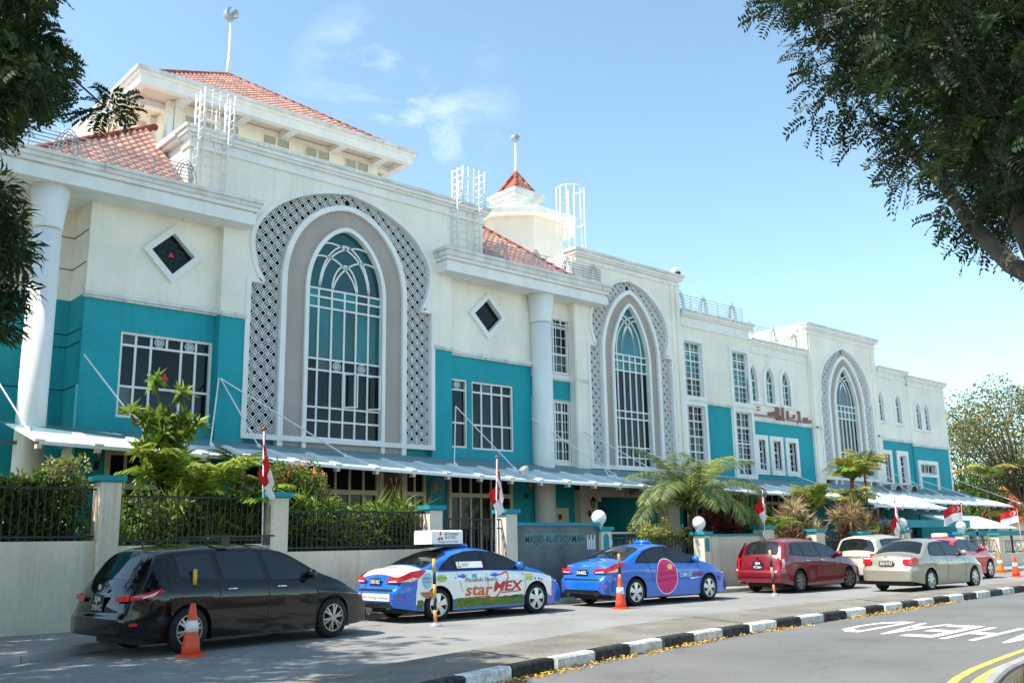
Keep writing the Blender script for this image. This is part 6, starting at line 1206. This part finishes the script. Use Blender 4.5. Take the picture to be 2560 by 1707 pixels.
# ---- overhanging tree at the left and its shade
off = Vector((-1.2,16.9,.13)); o = np.array(off); t_ = empty('rain_tree', tuple(off)); tag(t_, 'dark feathery-leaved tree overhanging the top left corner', 'tree', 'street trees')
mb = MB(); mb.tube([(0,0,0),(.1,-.1,2),(.2,-.6,4),(.4,-1.2,5.2)], [.32,.25,.2,.16], 12); mb.build('trunk', barkd, t_, True); mb = MB(); hub = Vector((.4,-1.2,5.2)); limbs(mb, hub, [c_-o for c_ in LTC], .05, every=3); limbs(mb, hub, [c_-o for c_ in SHC], .05, every=5); sq = Vector(LTC[-1]-o); near = sorted((Vector(c_-o) for c_ in LTC[:-1]), key=lambda q: (q-sq).length)[2]; mb.tube([near, near.lerp(sq,.5)+Vector((0,0,.06)), sq], [.022,.016,.01], 5); limbs(mb, hub, [near], .05); mb.build('limbs', barkd, t_, True, fix=False)
put('crown', sprays(LTC-o, 40, .3, .22, 9, .085, .03, 'crown', f_dark, .2), t_); put('crown_highlights', sprays(LTC[::4]-o, 9, .3, .22, 9, .085, .03, 'crown', f_mid, .25), t_); put('crown_far_side', sprays(SHC-o, 36, .8, .4, 7, .13, .06, 'crown', f_dark, .2), t_)
# ---- lance-leaved tree at the left edge
off = Vector((2.2,17.6,.13)); o = np.array(off); t_ = empty('mango_tree', tuple(off)); tag(t_, 'dark tree with long narrow leaves at the left edge before the column', 'tree')
mb = MB(); mb.tube([(0,0,0),(.1,-.1,2.2),(.5,-.6,4.2),(1.0,-1.2,5.6)], [.16,.13,.1,.07], 10); limbs(mb, (.6,-.8,4.4), [c_-o for c_ in LNC], .03, every=3); mb.build('trunk', barkd, t_, True, fix=False)
C = np.repeat(LNC-o, 85, axis=0); n = len(C); d = unit(rng.normal(0,1,(n,3))*np.array([1,1,.7])); put('crown', leaf_mesh('crown', C+d*.3*rng.uniform(.1,1,(n,1)), d+np.array([0,0,-.25]), rng.normal(0,.5,(n,3))+np.array([0,0,1]), rng.uniform(.16,.3,n), .05, f_dark, .25), t_)
# ---- generic broad-leaved trees
def tree(x, y, h, r_, m, label, group=None, leaf=.2, per=70, nc=60, zlo=.35, name='broadleaf_tree', bk=bark, tr=.16, sparse=1., m2=None, flat=.75, fork=.38):
    t_ = empty(name, (x,y,0)); tag(t_, label, 'tree', group); c_ = []
    while len(c_) < nc:
        q = rng.normal(0,1,3); q /= np.linalg.norm(q)+1e-9; q *= rng.uniform(.35,1)**.5; z = h*(zlo+(1-zlo)*.5)+q[2]*h*(1-zlo)*.5
        c_.append((q[0]*r_, q[1]*r_, z))
    c_ = np.array(c_); mb = MB(); top = Vector((random.uniform(-.3,.3),random.uniform(-.3,.3),h*fork)); mb.tube([(0,0,0),(.05,.1,h*fork*.5),top], [tr,tr*.8,tr*.62], 9); limbs(mb, top, c_, tr*.45, every=2); mb.build('trunk', bk, t_, True, fix=False)
    put('crown', cloud(c_, per, r_*.27*sparse, leaf, leaf*.5, 'crown', m, .3, flat), t_)
    if m2: put('crown_highlights', cloud(c_[::2]+np.array([0,0,.25]), per//2, r_*.27*sparse, leaf, leaf*.5, 'crown', m2, .3, flat), t_)
    return t_
tree(75.5,27.6,13.2,5.6,f_olive,'sparse yellowish tree with bare forked trunk right of the building','trees right of the building',.26,80,110,.42,'shade_tree',bark,.24,1.05,f_cream,.6,.3)
for x_, y_, h_, r_, m_, l_ in ((84,36,11.5,5,f_wood,'dense dark green tree just beyond the end of the building'),(92,38,12.5,6,f_mid,'mid green tree behind the sparse yellowish tree'),(93,33,14.5,5.5,f_wood,'tall dark tree rising above the sparse yellowish tree at the right edge'),(104,44,10,6,f_olive,'olive tree farthest back beyond the building end'),(78,33.5,6.5,3.2,f_mid,'low green tree beside the end wall of the building'),(98,30,11,5,f_wood,'dark tree at the right edge behind the tiled house'),(115,42,12,7,f_wood,'wide dark tree in the far background'),(70,31,4.6,2.2,f_bright,'small bright green tree below the end of the white wall')):
    tree(x_,y_,h_,r_,m_,l_,'trees right of the building',.3,70,60,.18,m2=f_mid)
# ---- palms
def frond(L_, az, el, droop, nl, ll, lw, base, lfd=.25, vshape=.5):
    """returns rachis points and leaflet arrays for one pinnate frond"""
    n = 12; s = np.linspace(0,1,n); ca, sa = math.cos(az), math.sin(az); ang = el-droop*s**1.3; hx = np.concatenate([[0],np.cumsum(np.cos(ang[:-1])*L_/(n-1))]); hz = np.concatenate([[0],np.cumsum(np.sin(ang[:-1])*L_/(n-1))])
    pts = np.c_[base[0]+hx*ca, base[1]+hx*sa, base[2]+hz]; t = np.linspace(.14,1,nl); C = np.c_[np.interp(t,s,pts[:,0]),np.interp(t,s,pts[:,1]),np.interp(t,s,pts[:,2])]; a2 = np.interp(t,s,ang); D = np.c_[np.cos(a2)*ca,np.cos(a2)*sa,np.sin(a2)]; U = np.c_[-np.sin(a2)*ca,-np.sin(a2)*sa,np.cos(a2)]; S = np.cross(D,U)
    cs, ds, ns, ls = [], [], [], []
    for sg in (-1,1):
        cs.append(C); ds.append(S*sg+D*.75+U*vshape*.6+np.array([0,0,-lfd])+rng.normal(0,.07,(nl,3))); ns.append(U+rng.normal(0,.15,(nl,3))); ls.append(ll*(np.sin(np.pi*np.clip(t*.82+.14,0,1))**.6)*rng.uniform(.85,1.1,nl))
    return pts, np.concatenate(cs), np.concatenate(ds), np.concatenate(ns), np.concatenate(ls)
def palm(name, label, x, y, z0, zc, fronds, ll, lw, m, trunk_r=.1, tm_=None, nl=36, lean=(0,0), cat='palm', group=None, bend=.25, crown_shaft=None, lfd=.25):
    t_ = empty(name, (x,y,z0)); tag(t_, label, cat, group); top = (lean[0],lean[1],zc-z0); mb = MB(); nseg = 8
    mb.tube([(lean[0]*k/nseg, lean[1]*k/nseg, (zc-z0)*k/nseg) for k in range(nseg+1)], [trunk_r*(1.15-.3*k/nseg) for k in range(nseg+1)], 9); mb.build('trunk', tm_ or bark, t_, True)
    if crown_shaft: mb = MB(); mb.tube([(top[0],top[1],top[2]-.45),(top[0],top[1],top[2])], [trunk_r*1.2,trunk_r*.8], 8); mb.build('crown_shaft', crown_shaft, t_, True)
    for (az, el, L_, dr, mm) in fronds:
        p, c_, d, nn, ls = frond(L_, R(az), R(el), R(dr), nl, ll, lw, top, lfd); fr = put('frond', leaf_mesh('frond', c_, d, nn, ls, lw, mm or m, bend), t_)
        mb = MB(); mb.tube([tuple(q) for q in p], [.022-.018*i/11 for i in range(12)], 5); mb.build('rachis', mm or m, fr, True)
    return t_
palm('coconut_palm','bushy coconut palm with arching fronds behind the beige wall',27.0,20.9,.1,2.5,[(210,70,3.5,88,None),(285,55,3.1,110,None),(15,67,3.5,88,f_lime),(335,40,3.5,101,None),(190,43,3.5,96,None),(240,46,3.0,114,None),(200,49,3.5,105,None),(225,67,3.4,96,None),(330,54,3.4,105,None),(300,31,2.8,105,None),(265,36,2.9,114,None),(160,63,3.1,96,None),(95,58,3.1,101,None),(30,55,3.6,101,f_lime),(350,72,3.2,74,f_lime),(130,75,3.1,61,None),(70,72,3.0,70,f_lime),(180,27,3.1,83,None),(310,72,3.1,88,None),(250,58,2.6,123,None),(0,31,3.6,83,None)],.85,.034,f_palm,.12,nl=84,lfd=.35,bend=.3)
rs_ = mat('red_shaft',(.35,.05,.03),.5,.1,4)
def yfronds(n, L_, el=62, dr=85, k=0): return [(k*37+360*i/n+random.uniform(-12,12), el+random.uniform(-22,18), L_*random.uniform(.8,1.1), dr+random.uniform(-15,20), [f_yel,f_bright,f_lime,f_palm][i % 4]) for i in range(n)]
for i, (x_, y_, zc, l_) in enumerate(((39.0,20.7,4.35,'tall slender palm with yellow fronds and red crown shaft, tallest of the cluster'),(37.6,20.6,4.0,'slender palm with yellow fronds left of the tallest one'),(38.3,20.9,3.9,'slender palm with yellow and green fronds in the middle of the cluster'),(37.2,20.3,2.75,'short palm with green and yellow fronds in front of the slender cluster'))):
    palm('lipstick_palm', l_, x_, y_, .1, zc, yfronds(11,1.35,70,85,i), .55, .075, f_lime, .045, bark, nl=20, group='slender yellow palms', crown_shaft=rs_)
palm('areca_palm','leafy green palm between two pinkish spiky shrubs',34.2,20.4,.1,2.55,yfronds(12,1.5,72,70,5)+[(90,80,1.3,50,f_bright),(250,80,1.3,50,f_bright)],.5,.07,f_bright,.06,nl=22)
palm('areca_palm','low bright green palm behind the hanging flag above the red car',30.9,20.3,.1,1.6,[(k*45,60+random.uniform(-10,15),1.3,70,None) for k in range(8)],.5,.06,f_bright,.05,nl=22)
palm('areca_palm','tall bright green feather palm behind the fence above the black car',9.0,20.55,.1,2.4,[(k*30+10,70+random.uniform(-18,14),1.95,75,f_bright if k % 2 else f_lime) for k in range(12)],.6,.095,f_bright,.05,nl=26)
palm('areca_palm','second feather palm with arching green fronds near the leftmost flag',9.9,20.3,.1,1.9,[(k*40+20,58+random.uniform(-15,15),1.8,75,f_bright) for k in range(9)],.6,.095,f_bright,.05,nl=24)
palm('areca_palm','dark feather palm behind the fence at the far left',5.2,20.5,.1,2.3,[(k*51,60,1.4,80,f_mid) for k in range(7)],.5,.07,f_mid,.05,nl=22)
palm('cycad','dark green cycad with stiff curved fronds before the canopy',10.35,21.3,.1,3.45,[(k*33,35+random.uniform(-5,25),.85,55,f_mid) for k in range(11)],.22,.035,f_mid,.07,nl=34)
palm('areca_palm','background palm with yellowish fronds beside the tiled house',65.5,26.3,.1,5.2,[(k*45,60+random.uniform(-20,15),2.3,85,[f_lime,f_mid,f_yel,f_palm][k % 4]) for k in range(8)],.8,.12,f_palm,.09,nl=22)
palm('areca_palm','dark background palm below the end wall of the building',67.5,27.8,.1,3.6,[(k*51,55,2.4,85,f_mid) for k in range(7)],.8,.12,f_mid,.09,nl=22)
palm('areca_palm','palm with drooping yellow fronds in front of the tiled house',62.5,24.0,.1,2.6,[(k*51,45,1.6,95,[f_olive,f_yel][k % 2]) for k in range(7)],.6,.1,f_olive,.07,nl=20)
# ---- spiky dracaena shrubs
def spiky(x, y, w_, h, m, label, heads=14, m2=None, blade=.66):
    t_ = empty('dracaena_shrub', (x,y,.1)); tag(t_, label, 'shrub', 'spiky dracaena shrubs'); hc = [(rng.normal(0,w_*.33), rng.normal(0,.28), h*rng.uniform(.35,1)) for _ in range(heads)]; mb = MB()
    for q in hc: mb.tube([(q[0]*.3,q[1]*.3,0),(q[0]*.8,q[1]*.8,q[2]*.6),q], [.03,.022,.015], 5)
    mb.build('stems', bark, t_, True, fix=False); C = np.repeat(np.array(hc),50,axis=0); n = len(C); d = unit(rng.normal(0,1,(n,3))+np.array([0,0,.45])); sel = rng.random(n) < .55
    for nm, s_, mm in (('leaves',sel,m),('leaves',~sel,m2 or m)): put(nm, leaf_mesh(nm, C[s_], d[s_], rng.normal(0,1,(s_.sum(),3)), blade*rng.uniform(.6,1.1,s_.sum()), .052, mm, .2), t_)
spiky(28.0,20.3,.9,2.3,f_red,'dark red spiky shrub under the coconut palm',22); spiky(32.7,20.25,1.2,2.75,f_pink,'pinkish spiky shrub left of the leafy green palm',32,f_cream); spiky(31.9,20.0,.7,1.9,f_pink,'lower reddish spiky shrub beside the flag pillar',10,f_red)
spiky(36.6,20.25,1.25,2.75,f_pink,'pinkish spiky shrub right of the leafy green palm',32,f_cream); spiky(38.2,20.2,.7,2.1,f_red,'reddish spiky shrub at the foot of the slender palms',20,f_pink); spiky(35.6,20.1,.5,1.6,f_pink,'small reddish spiky shrub between the two pinkish ones',8,f_red)
# ---- hedges and shrubs
def shrub(name, label, cent, per, spread, ll, lw, m, m2=None, cat='shrub', group=None, blades=None):
    cent = np.asarray(cent,float); o_ = np.array([cent[:,0].mean(), cent[:,1].mean(), .1]); t_ = empty(name, tuple(o_)); tag(t_, label, cat, group); c_ = cent-o_; mb = MB()
    for q in c_[::3]: mb.tube([(q[0]*.85,q[1]*.8,0),(q[0],q[1],max(.1,q[2]))], [.018,.008], 4)
    mb.build('stems', barkd, t_, True, fix=False); put('foliage', cloud(c_, per, spread, ll, lw, 'foliage', m), t_)
    if m2: put('upper_leaves', cloud(c_[c_[:,2] > np.median(c_[:,2])]+np.array([0,0,spread*.35]), per//2, spread*.9, ll, lw, 'foliage', m2), t_)  # second leaf colour over the upper half of the shrub
    if blades: C = np.repeat(c_[::2], 16, axis=0)+np.array([0,0,spread*.3]); n = len(C); put('blades', leaf_mesh('blades', C, unit(rng.normal(0,.7,(n,3))+np.array([0,0,.8])), rng.normal(0,1,(n,3)), blades*rng.uniform(.6,1.2,n), .04, m2 or m, .25), t_)
    return t_
def vol(x0, x1, y0, y1, z0, z1, n): return np.c_[rng.uniform(x0,x1,n), rng.uniform(y0,y1,n), rng.uniform(z0,z1,n)]
shrub('hedge','dark hedge behind the fence at the far left', vol(3.4,6.4,19.7,20.5,1.4,2.8,90), 60,.32,.18,.07,f_mid,f_bright,'hedge','hedges behind the fence')
shrub('hedge','leafy hedge behind the fence above the black car', vol(6.9,10.05,19.6,20.3,1.3,2.55,80), 50,.3,.15,.06,f_mid,f_bright,'hedge','hedges behind the fence',.6)
shrub('hedge','bright green hedge behind the fence between two pillars', vol(10.6,14.3,19.6,20.2,1.2,2.4,95), 50,.28,.15,.06,f_mid,f_bright,'hedge','hedges behind the fence',.62)
shrub('hedge','shaded planting below the canopy behind the hedges', vol(3.5,14.3,20.6,21.6,.8,2.3,120), 50,.32,.16,.07,f_dark,f_mid,'hedge','hedges behind the fence')
shrub('croton_shrub','yellow variegated shrub left of the tall pillar', vol(5.75,6.35,19.8,20.2,2.5,3.35,22), 45,.16,.11,.05,f_cream,f_lime)
t_ = shrub('flowering_shrub','rounded green shrub with orange flowers beside the leftmost flag', np.c_[11.35+rng.normal(0,.42,60), 20.5+rng.normal(0,.25,60), 2.95+rng.normal(0,.26,60)], 60,.2,.1,.045,f_mid,f_bright)
C = np.c_[rng.normal(.05,.5,46), rng.normal(-.22,.12,46), rng.uniform(2.85,3.5,46)]; C[:,2] -= (C[:,0]/.75)**2*.35; n = 46*26; put('orange_flowers', leaf_mesh('flowers', np.repeat(C,26,axis=0)+rng.normal(0,.05,(n,3)), rng.normal(0,1,(n,3)), rng.normal(0,1,(n,3)), .045, .03, f_orange), t_)
cf = np.c_[8.45+rng.normal(0,.4,36), 21+rng.normal(0,.25,36), 4.05+rng.normal(0,.5,36)]; t_ = empty('frangipani_tree', (8.5,21,.1)); tag(t_, 'open-branched small tree with rosettes of broad leaves against the teal wall', 'tree'); mb = MB(); limbs(mb, (0,0,2.6), cf-np.array([8.5,21,.1]), .03); mb.tube([(0,0,0),(.03,0,1.4),(0,0,2.6)], [.06,.05,.04], 7); mb.build('trunk', bark, t_, True, fix=False)
C = np.repeat(cf-np.array([8.5,21,.1]),22,axis=0); n = len(C); d = unit(rng.normal(0,1,(n,3))+np.array([0,0,.25])); sel = rng.random(n) < .65
put('leaves', leaf_mesh('leaves', C[sel], d[sel], rng.normal(0,.6,(sel.sum(),3))+np.array([0,0,1]), rng.uniform(.26,.44,sel.sum()), .11, f_bright, .15), t_); put('leaves', leaf_mesh('leaves', C[~sel], d[~sel], rng.normal(0,.6,((~sel).sum(),3))+np.array([0,0,1]), rng.uniform(.24,.4,(~sel).sum()), .1, f_lime, .15), t_)
shrub('golden_shrub','yellow-green shrub behind the driveway gate', np.c_[24.6+rng.normal(0,.6,60), 20.3+rng.normal(0,.2,60), 1.72+rng.normal(0,.2,60)], 55,.17,.09,.045,f_lime,f_cream)
shrub('broadleaf_shrub','green shrub at the right of the dark red spiky shrub', np.c_[29.3+rng.normal(0,.35,30), 20.2+rng.normal(0,.2,30), 1.9+rng.normal(0,.25,30)], 55,.18,.1,.05,f_mid,f_bright)
shrub('broadleaf_shrub','light green shrub at the foot of the limp flag above the sedan', np.c_[37.2+rng.normal(0,.3,22), 19.8+rng.normal(0,.15,22), 1.75+rng.normal(0,.2,22)], 50,.15,.1,.05,f_bright,f_lime)
t_ = empty('grass_tuft', (14.0,19.8,.2)); tag(t_, 'tall arching grass with seed heads spilling over the pillar by the side gate', 'grass'); n = 170; b = np.c_[rng.normal(0,.12,n), rng.normal(0,.1,n), rng.uniform(1.5,1.9,n)]
put('blades', leaf_mesh('blades', b, np.c_[rng.normal(0,.6,n), rng.normal(0,.5,n), np.ones(n)], rng.normal(0,1,(n,3)), rng.uniform(.5,1.1,n), .016, f_lime, .5), t_); mb = MB()
for k in range(9): a = random.uniform(-.5,.5); h_ = random.uniform(2.4,3.2); mb.tube([(0,0,1.2),(a*.4,0,2.0),(a,random.uniform(-.2,.2),h_)], [.007,.006,.004], 4); mb.tube([(a,0,h_),(a*1.15,0,h_+.2)], [.014,.006], 5)
mb.build('seed_stalks', f_olive, t_, True, fix=False)
# ---- tiled house beyond
hs_ = empty('tiled_house', (84,31,0)); tag(hs_, 'low house with an orange tiled roof at the right edge beyond the wall', 'house'); MB().box(-5,5,-4,4,0,2.6).build('wall', stucco, hs_)
ot = mat('orange_tile',(.50,.17,.09),.75,.25,3,.3,8,.2); mb = MB(); mb.add([(-5.8,-4.8,2.5),(5.8,-4.8,2.5),(5.8,4.8,2.5),(-5.8,4.8,2.5),(-1.5,0,5.9),(1.5,0,5.9)], [(0,1,5,4),(1,2,5),(2,3,4,5),(3,0,4),(3,2,1,0)]); rf = mb.build('roof', ot, hs_)
mb = MB()
for j in range(22):
    t = j/22
    for side_ in (0,1):
        a = Vector((-5.8,-4.8,2.5)).lerp(Vector((-1.5,0,5.9)),t); b = (Vector((5.8,-4.8,2.5)).lerp(Vector((1.5,0,5.9)),t) if side_ == 0 else Vector((-5.8,4.8,2.5)).lerp(Vector((-1.5,0,5.9)),t)); mb.bar(a+Vector((0,0,.04)), b+Vector((0,0,.04)), .09,.06)
stuff(mb.build('tile_courses', ot, rf, fix=False)); MB().box(-1.0,1.0,-4.03,-3.98,.9,2.1).build('window', glass, hs_)
